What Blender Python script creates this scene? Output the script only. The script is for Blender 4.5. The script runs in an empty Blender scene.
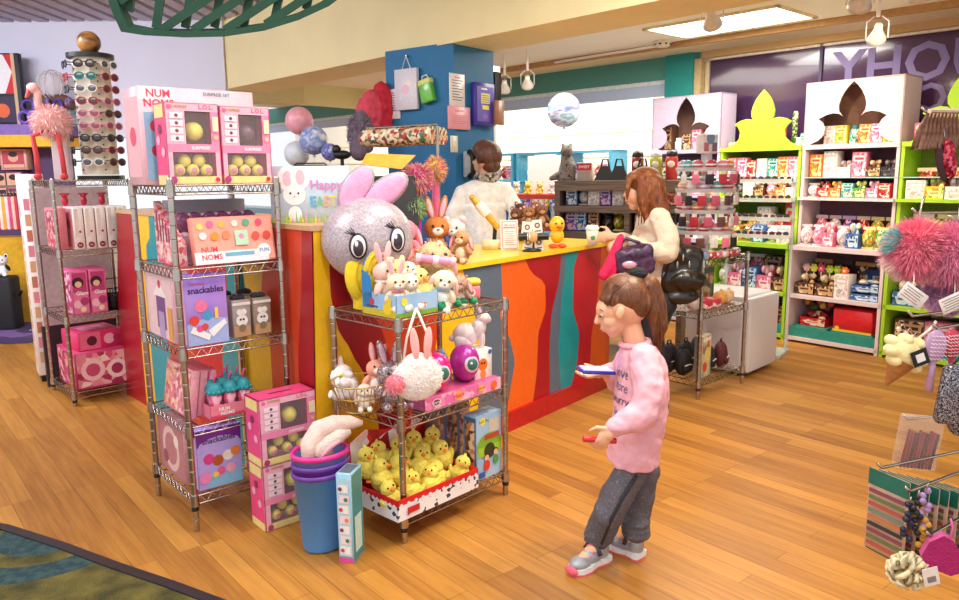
import bpy, math, random
from mathutils import Matrix, Vector
R = math.radians
rnd = random.Random(7)
C = bpy.context.scene.collection
S = bpy.context.scene

# ---------------------------------------------------------------- camera
FPX, PITCH, ROLL, CAMH = 749.84, R(9.6), R(-0.6), 1.4045
cam_d = bpy.data.cameras.new('camera'); cam = bpy.data.objects.new('camera', cam_d); C.objects.link(cam)
cam_d.sensor_fit = 'HORIZONTAL'; cam_d.sensor_width = 36; cam_d.lens = FPX / 959 * 36
cam_d.clip_start = 0.05; cam_d.clip_end = 100
cam.matrix_world = Matrix.Translation((0, 0, CAMH)) @ Matrix.Rotation(R(90) - PITCH, 4, 'X') @ Matrix.Rotation(ROLL, 4, 'Z')
S.camera = cam

def ray(px, py):
    a = (px - 479.5) / FPX; b = (300 - py) / FPX
    u = a * math.cos(ROLL) + b * math.sin(ROLL); v = -a * math.sin(ROLL) + b * math.cos(ROLL)
    return Vector((u, math.cos(PITCH) + v * math.sin(PITCH), -math.sin(PITCH) + v * math.cos(PITCH)))
def G(px, py, z=0.0):            # a point of the photograph taken on the level z
    d = ray(px, py); return Vector((0, 0, CAMH)) + d * ((z - CAMH) / d.z)
def P(px, py, Y):                # a point of the photograph taken at the distance Y
    d = ray(px, py); return Vector((0, 0, CAMH)) + d * (Y / d.y)

# ---------------------------------------------------------------- view, world, lights
S.view_settings.view_transform = 'Standard'; S.view_settings.look = 'None'
S.view_settings.gamma = 1; S.view_settings.use_curve_mapping = False
S.view_settings.exposure = -0.06
w = bpy.data.worlds.new('daylight'); S.world = w; w.use_nodes = True
bg = w.node_tree.nodes['Background']; bg.inputs[0].default_value = (0.93, 0.96, 1.0, 1); bg.inputs[1].default_value = 1.15

def area(name, loc, to, size, power, col, sy=None, spread=None):
    l = bpy.data.lights.new(name, 'AREA'); l.energy = power; l.color = col; l.size = size
    if sy: l.shape = 'RECTANGLE'; l.size_y = sy
    if spread: l.spread = spread
    o = bpy.data.objects.new(name, l); C.objects.link(o); o.location = loc
    o.rotation_euler = (Vector(to) - Vector(loc)).to_track_quat('-Z', 'Y').to_euler(); return o
def spot(name, loc, to, power, col, ang=60, r=0.03, blend=0.5):
    l = bpy.data.lights.new(name, 'SPOT'); l.energy = power; l.color = col; l.spot_size = R(ang); l.spot_blend = blend; l.shadow_soft_size = r
    o = bpy.data.objects.new(name, l); C.objects.link(o); o.location = loc
    o.rotation_euler = (Vector(to) - Vector(loc)).to_track_quat('-Z', 'Y').to_euler(); return o
WARM = (1, 0.80, 0.55); SOFT = (1, 0.90, 0.76); COOL = (0.84, 0.88, 1.0)
area('shop_ceiling_light', (0.7, 2.9, 3.2), (0.5, 3.0, 0), 1.6, 55, SOFT, 1.0)
spot('track_spot', (0.35, 3.7, 3.15), (-1.7, 3.0, 0), 230, WARM, 62, 0.04)
spot('track_spot', (1.6, 3.0, 3.1), (0.9, 2.6, 0), 110, WARM, 70, 0.05)
area('entrance_light', (-2.3, 1.6, 3.2), (-1.0, 4.0, 0.6), 1.6, 45, (1, 0.93, 0.86), 1.6)
area('left_hall_light', (-4.2, 4.8, 3.2), (-4.0, 6.5, 0.8), 2.2, 430, COOL, 2.2)
area('counter_ceiling_light', (0.5, 6.3, 2.46), (0.5, 6.3, 0), 1.6, 42, (1, 0.94, 0.84), 1.0)
area('ceiling_panel_light', (1.93, 6.05, 2.47), (1.93, 6.05, 0), 1.1, 34, (1, 0.97, 0.92), 0.55)
spot('track_spot', (1.75, 4.6, 2.4), (2.6, 6.3, 1.3), 70, WARM, 75)
spot('track_spot', (2.35, 4.2, 2.4), (3.0, 5.7, 1.1), 70, WARM, 75)
spot('track_spot', (1.2, 3.2, 2.9), (0.35, 4.3, 0.5), 70, WARM, 60)
spot('track_spot', (0.2, 1.2, 3.0), (-0.6, 3.1, 0.7), 90, SOFT, 60)
spot('track_spot', (1.5, 2.6, 2.9), (1.0, 3.6, 0), 90, WARM, 75)
spot('track_spot', (0.6, 1.0, 2.9), (1.4, 2.3, 0.8), 60, WARM, 60)

# ---------------------------------------------------------------- materials
MATS = {}
def lin(h):
    if not isinstance(h, str): return tuple(h[:3])
    h = h.lstrip('#'); v = [int(h[i:i + 2], 16) / 255 for i in (0, 2, 4)]
    return tuple(c / 12.92 if c <= 0.04045 else ((c + 0.055) / 1.055) ** 2.4 for c in v)
def new_mat(key):
    m = bpy.data.materials.new(key); m.use_nodes = True; nt = m.node_tree
    return m, nt, nt.nodes['Principled BSDF']
def M(col, rough=0.5, metal=0.0, emit=0.0, alpha=1.0, var=0.12, vs=30, bump=0.0, bs=80, coat=0.0, sss=0.0, trans=0.0):
    key = ('m', str(col), rough, metal, emit, alpha, var, vs, bump, bs, coat, sss, trans)
    if key in MATS: return MATS[key]
    m, nt, b = new_mat('surface ' + str(col)); c = lin(col)
    b.inputs['Roughness'].default_value = rough; b.inputs['Metallic'].default_value = metal
    b.inputs['Alpha'].default_value = alpha; b.inputs['Coat Weight'].default_value = coat
    b.inputs['Transmission Weight'].default_value = trans
    if sss: b.inputs['Subsurface Weight'].default_value = sss; b.inputs['Subsurface Radius'].default_value = (0.02, 0.008, 0.005)
    tc = nt.nodes.new('ShaderNodeTexCoord')
    if var:
        n = nt.nodes.new('ShaderNodeTexNoise'); n.inputs['Scale'].default_value = vs; n.inputs['Detail'].default_value = 3
        nt.links.new(tc.outputs['Object'], n.inputs['Vector'])
        r = nt.nodes.new('ShaderNodeMapRange'); r.inputs[1].default_value = 0.3; r.inputs[2].default_value = 0.7
        r.inputs[3].default_value = 1 - var; r.inputs[4].default_value = 1 + var
        nt.links.new(n.outputs['Fac'], r.inputs[0])
        x = nt.nodes.new('ShaderNodeVectorMath'); x.operation = 'SCALE'; x.inputs[0].default_value = c
        nt.links.new(r.outputs[0], x.inputs['Scale']); nt.links.new(x.outputs[0], b.inputs['Base Color'])
    else: b.inputs['Base Color'].default_value = (*c, 1)
    if emit: b.inputs['Emission Color'].default_value = (*c, 1); b.inputs['Emission Strength'].default_value = emit
    if bump:
        n2 = nt.nodes.new('ShaderNodeTexNoise'); n2.inputs['Scale'].default_value = bs; n2.inputs['Detail'].default_value = 4
        nt.links.new(tc.outputs['Object'], n2.inputs['Vector'])
        bp = nt.nodes.new('ShaderNodeBump'); bp.inputs['Strength'].default_value = bump; bp.inputs['Distance'].default_value = 0.01
        nt.links.new(n2.outputs['Fac'], bp.inputs['Height']); nt.links.new(bp.outputs[0], b.inputs['Normal'])
    MATS[key] = m; return m
def PR(cols, scale=40, rough=0.35, metal=0.0, alpha=1.0, stretch=(1, 1, 1), smooth=False):   # printed pattern of several inks
    key = ('p', tuple(cols), scale, rough, metal, alpha, stretch, smooth)
    if key in MATS: return MATS[key]
    m, nt, b = new_mat('print ' + cols[0]); tc = nt.nodes.new('ShaderNodeTexCoord'); mp = nt.nodes.new('ShaderNodeMapping')
    mp.inputs['Scale'].default_value = stretch; nt.links.new(tc.outputs['Object'], mp.inputs[0])
    if smooth:
        v = nt.nodes.new('ShaderNodeTexNoise'); v.inputs['Scale'].default_value = scale; out = v.outputs['Fac']; nt.links.new(mp.outputs[0], v.inputs['Vector'])
    else:
        v = nt.nodes.new('ShaderNodeTexVoronoi'); v.inputs['Scale'].default_value = scale; nt.links.new(mp.outputs[0], v.inputs['Vector'])
        sp = nt.nodes.new('ShaderNodeSeparateColor'); nt.links.new(v.outputs['Color'], sp.inputs[0]); out = sp.outputs[0]
    cr = nt.nodes.new('ShaderNodeValToRGB'); cr.color_ramp.interpolation = 'LINEAR' if smooth else 'CONSTANT'
    e = cr.color_ramp.elements; n = len(cols)
    lo, hi = (0.32, 0.68) if smooth else (0.0, 1.0)
    while len(e) < n: e.new(0.5)
    for i, c in enumerate(cols):
        e[i].position = lo + (hi - lo) * (i / (n - 1 if smooth else n)); e[i].color = (*lin(c), 1)
    nt.links.new(out, cr.inputs[0]); nt.links.new(cr.outputs[0], b.inputs['Base Color'])
    b.inputs['Roughness'].default_value = rough; b.inputs['Metallic'].default_value = metal; b.inputs['Alpha'].default_value = alpha
    MATS[key] = m; return m
def SEQ(cols, scale=160, metal=0.7):                       # sequins / glitter
    key = ('s', tuple(cols), scale)
    if key in MATS: return MATS[key]
    m = PR(cols, scale, 0.25, metal); nt = m.node_tree; b = nt.nodes['Principled BSDF']
    v = next(n for n in nt.nodes if n.type == 'TEX_VORONOI')
    bp = nt.nodes.new('ShaderNodeBump'); bp.inputs['Strength'].default_value = 0.8; bp.inputs['Distance'].default_value = 0.004
    sp = nt.nodes.new('ShaderNodeSeparateColor'); nt.links.new(v.outputs['Color'], sp.inputs[0])
    nt.links.new(sp.outputs[1], bp.inputs['Height']); nt.links.new(bp.outputs[0], b.inputs['Normal'])
    MATS[key] = m; return m
CHROME = M('#B9AFA6', 0.22, 1.0, var=0.08, vs=20)
DARKM = M('#2A2527', 0.4, 0.3)
BLACK = M('#141214', 0.45); WHITE = M('#F1EDEA', 0.45, var=0.03); CLEAR = M('#F6F0F2', 0.08, alpha=0.22, var=0)
CARD = M('#D9D3C8', 0.6, var=0.04)

# ---------------------------------------------------------------- mesh builder
TXT = {}
def text_mesh(s, bold=False):
    if s not in TXT:
        cu = bpy.data.curves.new('glyphs', 'FONT'); cu.body = s; cu.align_x = 'CENTER'; cu.align_y = 'CENTER'; cu.resolution_u = 2
        if bold: cu.offset = 0.02
        o = bpy.data.objects.new('glyphs', cu); C.objects.link(o)
        bpy.context.view_layer.update()
        me = bpy.data.meshes.new_from_object(o.evaluated_get(bpy.context.evaluated_depsgraph_get()))
        TXT[s] = ([tuple(v.co) for v in me.vertices], [tuple(p.vertices) for p in me.polygons])
        bpy.data.objects.remove(o); bpy.data.curves.remove(cu); bpy.data.meshes.remove(me)
    return TXT[s]
class MB:
    def __init__(s): s.V = []; s.F = []; s.I = []; s.S = []; s.mats = []; s.T = Matrix.Identity(4)
    def add(s, vs, fs, m, smooth=False):
        if m not in s.mats: s.mats.append(m)
        k = s.mats.index(m); o = len(s.V); s.V += [tuple(s.T @ Vector(v)) for v in vs]
        for f in fs: s.F.append([i + o for i in f]); s.I.append(k); s.S.append(smooth)
        return s
    def box(s, c, d, m, rz=0, rot=None):
        x, y, z = (q / 2 for q in d); c = Vector(c); Rm = rot if rot is not None else Matrix.Rotation(rz, 3, 'Z')
        v = [c + Rm @ Vector((a * x, b * y, e * z)) for a in (-1, 1) for b in (-1, 1) for e in (-1, 1)]
        return s.add(v, [(0, 1, 3, 2), (4, 6, 7, 5), (0, 4, 5, 1), (2, 3, 7, 6), (0, 2, 6, 4), (1, 5, 7, 3)], m)
    def b0(s, x0, x1, y0, y1, z0, z1, m): return s.box(((x0 + x1) / 2, (y0 + y1) / 2, (z0 + z1) / 2), (x1 - x0, y1 - y0, z1 - z0), m)
    def rbox(s, c, d, m, r=0.01, rz=0, rot=None, n=3):     # rounded (in plan and section) box
        c = Vector(c); Rm = rot if rot is not None else Matrix.Rotation(rz, 3, 'Z'); hx, hy, hz = (q / 2 for q in d)
        r = min(r, hx, hy, hz) * 0.999; vs = []; fs = []; rings = []
        prof = [(r * (1 - math.cos(a)), -hz + r * (1 - math.sin(a))) for a in [math.pi / 2 * i / n for i in range(n + 1)]]
        prof = [(r - r * math.sin(math.pi / 2 * i / n), -hz + r - r * math.cos(math.pi / 2 * i / n)) for i in range(n + 1)]
        prof += [(a, -b) for a, b in reversed(prof)]
        for ins, z in prof:
            ring = []
            rr = r - ins
            for qx, qy, a0 in ((1, 1, 0), (-1, 1, 90), (-1, -1, 180), (1, -1, 270)):
                for i in range(n + 1):
                    a = R(a0 + 90 * i / n); ring.append(len(vs))
                    vs.append(c + Rm @ Vector((qx * (hx - r) + rr * math.cos(a), qy * (hy - r) + rr * math.sin(a), z)))
            rings.append(ring)
        N = len(rings[0])
        for a, b in zip(rings, rings[1:]):
            for i in range(N): fs.append((a[i], a[(i + 1) % N], b[(i + 1) % N], b[i]))
        fs.append(tuple(reversed(rings[0]))); fs.append(tuple(rings[-1]))
        return s.add(vs, fs, m, True)
    def cyl(s, p0, p1, r0, m, r1=None, seg=12, caps=True, smooth=True):
        p0 = Vector(p0); p1 = Vector(p1); r1 = r0 if r1 is None else r1; d = (p1 - p0)
        if d.length < 1e-9: return s
        q = d.to_track_quat('Z', 'Y'); vs = []; fs = []
        for p, r in ((p0, r0), (p1, r1)):
            for i in range(seg):
                a = 2 * math.pi * i / seg; vs.append(p + q @ Vector((r * math.cos(a), r * math.sin(a), 0)))
        for i in range(seg): j = (i + 1) % seg; fs.append((i, j, seg + j, seg + i))
        s.add(vs, fs, m, smooth)
        if caps: s.add(vs[:seg], [tuple(reversed(range(seg)))], m); s.add(vs[seg:], [tuple(range(seg))], m)
        return s
    def tube(s, pts, r, m, seg=6, closed=False, taper=None):
        pts = [Vector(p) for p in pts]; n = len(pts); vs = []; fs = []; prev = None
        for i, p in enumerate(pts):
            a = pts[(i - 1) % n] if (closed or i > 0) else p; b = pts[(i + 1) % n] if (closed or i < n - 1) else p
            t = (b - a).normalized()
            if prev is None: u = t.orthogonal().normalized()
            else: u = (prev - t * prev.dot(t)); u = u.normalized() if u.length > 1e-6 else t.orthogonal().normalized()
            prev = u; v = t.cross(u); rr = r * (taper[i] if taper else 1)
            for k in range(seg):
                q = 2 * math.pi * k / seg; vs.append(p + u * rr * math.cos(q) + v * rr * math.sin(q))
        for i in range(n if closed else n - 1):
            j = (i + 1) % n
            for k in range(seg): l = (k + 1) % seg; fs.append((i * seg + k, i * seg + l, j * seg + l, j * seg + k))
        if not closed: fs.append(tuple(reversed(range(seg)))); fs.append(tuple((n - 1) * seg + k for k in range(seg)))
        return s.add(vs, fs, m, True)
    def ell(s, c, r, m, rot=None, seg=16, rings=10, smooth=True):
        c = Vector(c); r = (r, r, r) if not hasattr(r, '__len__') else r; rot = rot or Matrix.Identity(3); vs = []; fs = []
        for i in range(rings + 1):
            t = math.pi * i / rings
            for k in range(seg):
                a = 2 * math.pi * k / seg
                vs.append(c + rot @ Vector((r[0] * math.sin(t) * math.cos(a), r[1] * math.sin(t) * math.sin(a), r[2] * math.cos(t))))
        for i in range(rings):
            for k in range(seg):
                l = (k + 1) % seg; q = (i * seg + k, (i + 1) * seg + k, (i + 1) * seg + l, i * seg + l)
                if i == 0: q = (q[0], q[1], q[2])
                elif i == rings - 1: q = (q[0], q[1], q[3])
                fs.append(q)
        return s.add(vs, fs, m, smooth)
    def lathe(s, prof, c, m, seg=24, sx=1, sy=1, rot=None, smooth=True):
        c = Vector(c); vs = []; fs = []; rot = rot or Matrix.Identity(3)
        for rr, z in prof:
            for k in range(seg): a = 2 * math.pi * k / seg; vs.append(c + rot @ Vector((rr * math.cos(a) * sx, rr * math.sin(a) * sy, z)))
        for i in range(len(prof) - 1):
            for k in range(seg): l = (k + 1) % seg; fs.append((i * seg + k, i * seg + l, (i + 1) * seg + l, (i + 1) * seg + k))
        return s.add(vs, fs, m, smooth)
    def prism(s, pts, o, ux, uy, th, m, m_side=None):      # outline in a plane, given a thickness (towards -normal)
        o = Vector(o); ux = Vector(ux); uy = Vector(uy); n = ux.cross(uy).normalized(); k = len(pts)
        top = [o + ux * a + uy * b for a, b in pts]; bot = [p - n * th for p in top]
        s.add(top, [tuple(range(k))], m); s.add(bot, [tuple(reversed(range(k)))], m)
        s.add(top + bot, [(i, k + i, k + (i + 1) % k, (i + 1) % k) for i in range(k)], m_side or m)
        return s
    def flat(s, pts, m): return s.add(pts, [tuple(range(len(pts)))], m)
    def text(s, t, o, ux, uy, size, m, bold=False, maxw=None):
        vs, fs = text_mesh(t, bold); o = Vector(o); ux = Vector(ux).normalized(); uy = Vector(uy).normalized()
        k = size
        if maxw:
            wd = max(v[0] for v in vs) - min(v[0] for v in vs); kx = min(k, maxw / wd)
        else: kx = k
        return s.add([o + ux * v[0] * kx + uy * v[1] * k for v in vs], fs, m)
    def build(s, name, parent=None, loc=None, rz=0):
        me = bpy.data.meshes.new(name); me.from_pydata(s.V, [], s.F)
        for m in s.mats: me.materials.append(m)
        me.polygons.foreach_set('material_index', s.I); me.polygons.foreach_set('use_smooth', s.S); me.update()
        o = bpy.data.objects.new(name, me); C.objects.link(o)
        if parent is not None: o.parent = parent
        if loc is not None: o.location = loc
        if rz: o.rotation_euler = (0, 0, rz)
        return o
LABELS = {}
BOARD = None
def tag(o, label, cat, group=None, kind=None):
    if len(label.split()) > 16: print('LONG', len(label.split()), label)
    if label in LABELS and not group: print('DUPLABEL', label)
    LABELS[label] = 1
    o['label'] = label; o['category'] = cat
    if group: o['group'] = group
    if kind: o['kind'] = kind
    return o
def thing(name, label, cat, loc=(0, 0, 0), rz=0, group=None, rot=None):
    o = bpy.data.objects.new(name, None); C.objects.link(o); o.empty_display_size = 0.05
    o.location = loc; o.rotation_euler = rot if rot else (0, 0, rz)
    return tag(o, label, cat, group)
def dup(root, label, loc=None, rz=None, scale=None, mats=None, rot=None):      # copy of a thing, its parts and their sub-parts
    def cp(o, par):
        c = o.copy(); C.objects.link(c)
        if par is not None: c.parent = par
        if mats and c.type == 'MESH' and any(m in mats for m in c.data.materials):
            key = (c.data.name, tuple((a.name, b.name) for a, b in mats.items()))
            if key not in RECOL:
                d = c.data.copy()
                for i, m in enumerate(d.materials): d.materials[i] = mats.get(m, m)
                RECOL[key] = d
            c.data = RECOL[key]
        for ch in list(o.children): cp(ch, c)
        return c
    c = cp(root, None); c['label'] = label
    if len(label.split()) > 16: print('LONG', len(label.split()), label)
    if label in LABELS: print('DUPLABEL', label)
    LABELS[label] = 1
    if loc is not None: c.location = loc
    if rz is not None: c.rotation_euler = (0, 0, rz)
    if rot is not None: c.rotation_euler = rot
    if scale is not None: c.scale = (scale,) * 3 if not hasattr(scale, '__len__') else scale
    return c
RECOL = {}
def struct(name, mb): o = mb.build(name); o['kind'] = 'structure'; return o
class Fr:                                                   # a local frame on the floor
    def __init__(s, x, y, deg): s.x, s.y, s.a = x, y, R(deg); s.c, s.n = math.cos(s.a), math.sin(s.a)
    def __call__(s, u, v, z=0.0): return Vector((s.x + u * s.c - v * s.n, s.y + u * s.n + v * s.c, z))
ORD = 'first second third fourth fifth sixth seventh eighth ninth tenth eleventh twelfth thirteenth fourteenth fifteenth sixteenth seventeenth eighteenth nineteenth twentieth'.split()

# ---------------------------------------------------------------- room
def floor_mat():
    m, nt, b = new_mat('golden plank floor'); N = nt.nodes.new; L = nt.links.new
    g = N('ShaderNodeNewGeometry'); mp = N('ShaderNodeMapping'); mp.inputs['Rotation'].default_value = (0, 0, R(50)); L(g.outputs['Position'], mp.inputs[0])
    br = N('ShaderNodeTexBrick'); br.offset = 0.37; br.offset_frequency = 3; L(mp.outputs[0], br.inputs['Vector'])
    br.inputs['Scale'].default_value = 1; br.inputs['Brick Width'].default_value = 0.92; br.inputs['Row Height'].default_value = 0.082
    br.inputs['Mortar Size'].default_value = 0.0018; br.inputs['Mortar Smooth'].default_value = 0.3; br.inputs['Bias'].default_value = 0
    br.inputs['Color1'].default_value = (*lin('#C58A3E'), 1); br.inputs['Color2'].default_value = (*lin('#854D1B'), 1); br.inputs['Mortar'].default_value = (*lin('#4E2A10'), 1)
    m2 = N('ShaderNodeMapping'); m2.inputs['Scale'].default_value = (1.6, 26, 1); L(mp.outputs[0], m2.inputs[0])
    n = N('ShaderNodeTexNoise'); n.inputs['Scale'].default_value = 1.6; n.inputs['Detail'].default_value = 6; n.inputs['Roughness'].default_value = 0.65; L(m2.outputs[0], n.inputs['Vector'])
    cr = N('ShaderNodeValToRGB'); e = cr.color_ramp.elements; e[0].position = 0.3; e[0].color = (*lin('#945C20'), 1); e[1].position = 0.68; e[1].color = (*lin('#D49A44'), 1)
    L(n.outputs['Fac'], cr.inputs[0])
    mx = N('ShaderNodeMix'); mx.data_type = 'RGBA'; mx.inputs[0].default_value = 0.42; L(br.outputs['Color'], mx.inputs[6]); L(cr.outputs[0], mx.inputs[7])
    L(mx.outputs[2], b.inputs['Base Color']); b.inputs['Roughness'].default_value = 0.42; b.inputs['Specular IOR Level'].default_value = 0.35
    bp = N('ShaderNodeBump'); bp.inputs['Strength'].default_value = 0.15; bp.inputs['Distance'].default_value = 0.002; L(br.outputs['Fac'], bp.inputs['Height']); bp.invert = True
    L(bp.outputs[0], b.inputs['Normal']); return m
mb = MB(); mb.flat([(-12, -3, 0), (8, -3, 0), (8, 15, 0), (-12, 15, 0)], floor_mat()); struct('floor', mb)

def carpet_mat():
    m, nt, b = new_mat('olive woven carpet'); N = nt.nodes.new; L = nt.links.new
    g = N('ShaderNodeNewGeometry')
    n = N('ShaderNodeTexNoise'); n.inputs['Scale'].default_value = 9; n.inputs['Detail'].default_value = 8; L(g.outputs['Position'], n.inputs['Vector'])
    cr = N('ShaderNodeValToRGB'); e = cr.color_ramp.elements; e[0].position = 0.35; e[0].color = (*lin('#3C3812'), 1); e[1].position = 0.65; e[1].color = (*lin('#6E6226'), 1); L(n.outputs['Fac'], cr.inputs[0])
    ds = N('ShaderNodeVectorMath'); ds.operation = 'DISTANCE'; ds.inputs[1].default_value = (-1.728, 2.797, 0.006); L(g.outputs['Position'], ds.inputs[0])
    ad = N('ShaderNodeMath'); ad.inputs[1].default_value = 0.075; L(ds.outputs['Value'], ad.inputs[0]); md = N('ShaderNodeMath'); md.operation = 'PINGPONG'; md.inputs[1].default_value = 0.1; L(ad.outputs[0], md.inputs[0])
    t0 = N('ShaderNodeMapRange'); t0.inputs[1].default_value = 0.062; t0.inputs[2].default_value = 0.057; L(md.outputs[0], t0.inputs[0])
    lt = N('ShaderNodeMath'); lt.operation = 'LESS_THAN'; lt.inputs[1].default_value = 0.45; L(ds.outputs['Value'], lt.inputs[0]); th = N('ShaderNodeMath'); th.operation = 'MULTIPLY'; L(t0.outputs[0], th.inputs[0]); L(lt.outputs[0], th.inputs[1])
    n2 = N('ShaderNodeTexNoise'); n2.inputs['Scale'].default_value = 30; L(g.outputs['Position'], n2.inputs['Vector'])
    c2 = N('ShaderNodeValToRGB'); e = c2.color_ramp.elements; e[0].position = 0.4; e[0].color = (*lin('#1E3A42'), 1); e[1].position = 0.6; e[1].color = (*lin('#34504E'), 1); L(n2.outputs['Fac'], c2.inputs[0])
    mx = N('ShaderNodeMix'); mx.data_type = 'RGBA'; L(th.outputs[0], mx.inputs[0]); L(cr.outputs[0], mx.inputs[6]); L(c2.outputs[0], mx.inputs[7]); L(mx.outputs[2], b.inputs['Base Color'])
    ck = N('ShaderNodeTexVoronoi'); ck.inputs['Scale'].default_value = 130; L(g.outputs['Position'], ck.inputs['Vector'])
    bp = N('ShaderNodeBump'); bp.inputs['Strength'].default_value = 0.9; bp.inputs['Distance'].default_value = 0.006; L(ck.outputs['Distance'], bp.inputs['Height']); L(bp.outputs[0], b.inputs['Normal'])
    b.inputs['Roughness'].default_value = 0.95; return m
edge = [G(-160, 495), G(-60, 507), G(0, 519), G(55, 538), G(110, 560), G(165, 580), G(215, 600), G(290, 640), G(350, 700)]
CM = carpet_mat(); mb = MB()
pts = [Vector((p.x, p.y, 0.006)) for p in edge] + [Vector((-0.3, 1.0, 0.006)), Vector((-3.4, 1.0, 0.006))]
mb.flat(list(reversed(pts)), CM); struct('floor_carpet', mb)
mb = MB(); DT = M('#2B2226', 0.4)
for a, b in zip(edge, edge[1:]):
    n = Vector(((b - a).y, -(b - a).x, 0)).normalized() * 0.02; q = [a - n, b - n, b + n, a + n]
    mb.add([Vector((p.x, p.y, 0)) for p in q] + [Vector((p.x, p.y, 0.011)) for p in q], [(4, 5, 6, 7), (0, 1, 5, 4), (2, 3, 7, 6), (1, 2, 6, 5), (3, 0, 4, 7)], DT)
struct('trim_1', mb)
mb = MB(); mb.flat([(-9, 6.3, 0.006), (-3.9, 6.3, 0.006), (-3.3, 7.45, 0.006), (-9, 7.45, 0.006)], PR(('#5A3D6E', '#7A5A94', '#43305A'), 6, 0.9)); struct('floor_purple', mb)

CREAM = M('#FBEBB4', 0.7, var=0.03, vs=3); PALE = M('#F3EEE6', 0.7, var=0.02, vs=3); BUFF = M('#EBDCB4', 0.7, var=0.03, vs=3)
# walls: the back wall runs along -46.5 degrees at 6.55 m from the camera
nb = Vector((math.cos(R(43.5)), math.sin(R(43.5)))); tb = Vector((math.cos(R(-46.5)), math.sin(R(-46.5))))
BW = Fr(nb.x * 6.55, nb.y * 6.55, -46.5)                    # u along the wall to the right, v behind it
def wallbox(name, fr, u0, u1, v0, v1, z0, z1, m):
    mb = MB(); q = [fr(u0, v0), fr(u1, v0), fr(u1, v1), fr(u0, v1)]
    mb.add([Vector((p.x, p.y, z0)) for p in q] + [Vector((p.x, p.y, z1)) for p in q], [(3, 2, 1, 0), (4, 5, 6, 7), (0, 1, 5, 4), (1, 2, 6, 5), (2, 3, 7, 6), (3, 0, 4, 7)], m)
    return struct(name, mb)
TEAL = M('#158A85', 0.6, var=0.03); TEALH = M('#4C8F86', 0.6, var=0.03); CZ = 2.53
wallbox('wall_back', BW, -14, 2.2, 0, 0.12, 0, 0.82, M('#8FB7C9', 0.6))
wallbox('wall_header', BW, -14, -4.2, 0, 0.12, 2.29, CZ, TEALH)
wallbox('trim_2', BW, -3.83, 2.2, -0.03, 0.12, 2.44, CZ, M('#C9A673', 0.6, var=0.03))
wallbox('wall_pillar', BW, -4.2, -3.9, -0.06, 0.12, 0, CZ, TEAL)
wallbox('trim_3', BW, -3.9, -3.83, -0.03, 0.12, 0, 2.44, M('#C8AE7C', 0.6))
# bright shop window left of the pillar, purple window right of it
fr_m = M('#E9EEF4', 0.5)
for n, (a, b) in enumerate(((-14, -9.4), (-9.4, -6.7), (-6.7, -4.2))):
    mb = MB(); q = lambda u, v, z: BW(u, v, z)
    th = Matrix.Rotation(BW.a, 3, 'Z')
    for u in (a + 0.02, b - 0.02): mb.box(BW(u, 0.06, 1.555), (0.04, 0.06, 1.47), fr_m, BW.a)
    for z in (0.84, 2.27): mb.box(BW((a + b) / 2, 0.06, z), (b - a, 0.06, 0.04), fr_m, BW.a)
    mb.box(BW((a + b) / 2, 0.06, 2.2), (b - a, 0.03, 0.13), M('#B9CBEA', 0.5, var=0.02), BW.a)
    mb.box(BW((a + b) / 2, 0.08, 1.5), (b - a, 0.006, 1.36), M('#FFFFFF', 0.02, alpha=0.08, var=0), BW.a)
    struct('window_%d' % (n + 1), mb)
# building across the walkway, seen through the windows
mb = MB(); mb.box(BW(-8, 2.2, 1.4), (14, 0.1, 3.4), M('#F6EBD6', 0.7, var=0.02), BW.a)
for z in (1.62, 1.95): mb.box(BW(-8, 2.13, z), (14, 0.03, 0.02), M('#E6D7BB', 0.7), BW.a)
struct('wall_outside', mb)
area('outside_wall_fill', BW(-7, 0.5, 2.45), BW(-7, 2.2, 1.6), 10.0, 330, (1, 0.97, 0.92), 0.3)  # unseen fill lamp, added to brighten the wall outside the windows
mb = MB(); PUR = M('#452B4E', 0.12, var=0.05, coat=0.3)
mb.box(BW(-0.8, 0.06, 1.63), (6.1, 0.02, 1.62), PUR, BW.a)
for u in (-3.8, -2.75, -1.0, 0.6): mb.box(BW(u, 0.045, 1.63), (0.025 if u > -3.5 else 0.04, 0.03, 1.62), M('#C9B999' if u < -3.5 else '#3A2148', 0.5), BW.a)
mb.box(BW(-0.8, 0.045, 2.43), (6.1, 0.03, 0.02), M('#E9DFC8', 0.4), BW.a)
LET = M('#76669C', 0.5, var=0.03)
ux = Vector((tb.x, tb.y, 0))
mb.text('YAUOHY', BW(-1.82, 0.045, 2.20), -ux, (0, 0, 1), 0.40, LET, True, 1.75)
mb.text('OOLY', BW(-1.95, 0.045, 1.93), -ux, (0, 0, 1), 0.30, LET, True, 1.75)
struct('window_4', mb)

# beam that crosses the picture, and ceilings
BM = Fr(-0.19, 5.16, -47.5)
wallbox('ceiling_beam', BM, -3.4, 6, 0, 0.46, 2.25, 3.7, CREAM)
mb = MB(); q = [BM(-3.4, 0.4), BM(6, 0.4), BM(6, 4.2), BM(-8, 7.5), BM(-8, 0.4)]
mb.add([Vector((p.x, p.y, CZ)) for p in q], [tuple(range(5))], M('#FBF6E6', 0.75, var=0.02, vs=2)); struct('ceiling', mb)
# slim soffits on the back part of the ceiling
wallbox('ceiling_step', BW, -6.4, 2.2, -0.5, 0.0, 2.50, 2.53, BUFF)
wallbox('trim_4', BW, -6.6, 2.2, -0.54, -0.50, 2.48, 2.53, M('#B98E5A', 0.5))
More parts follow.
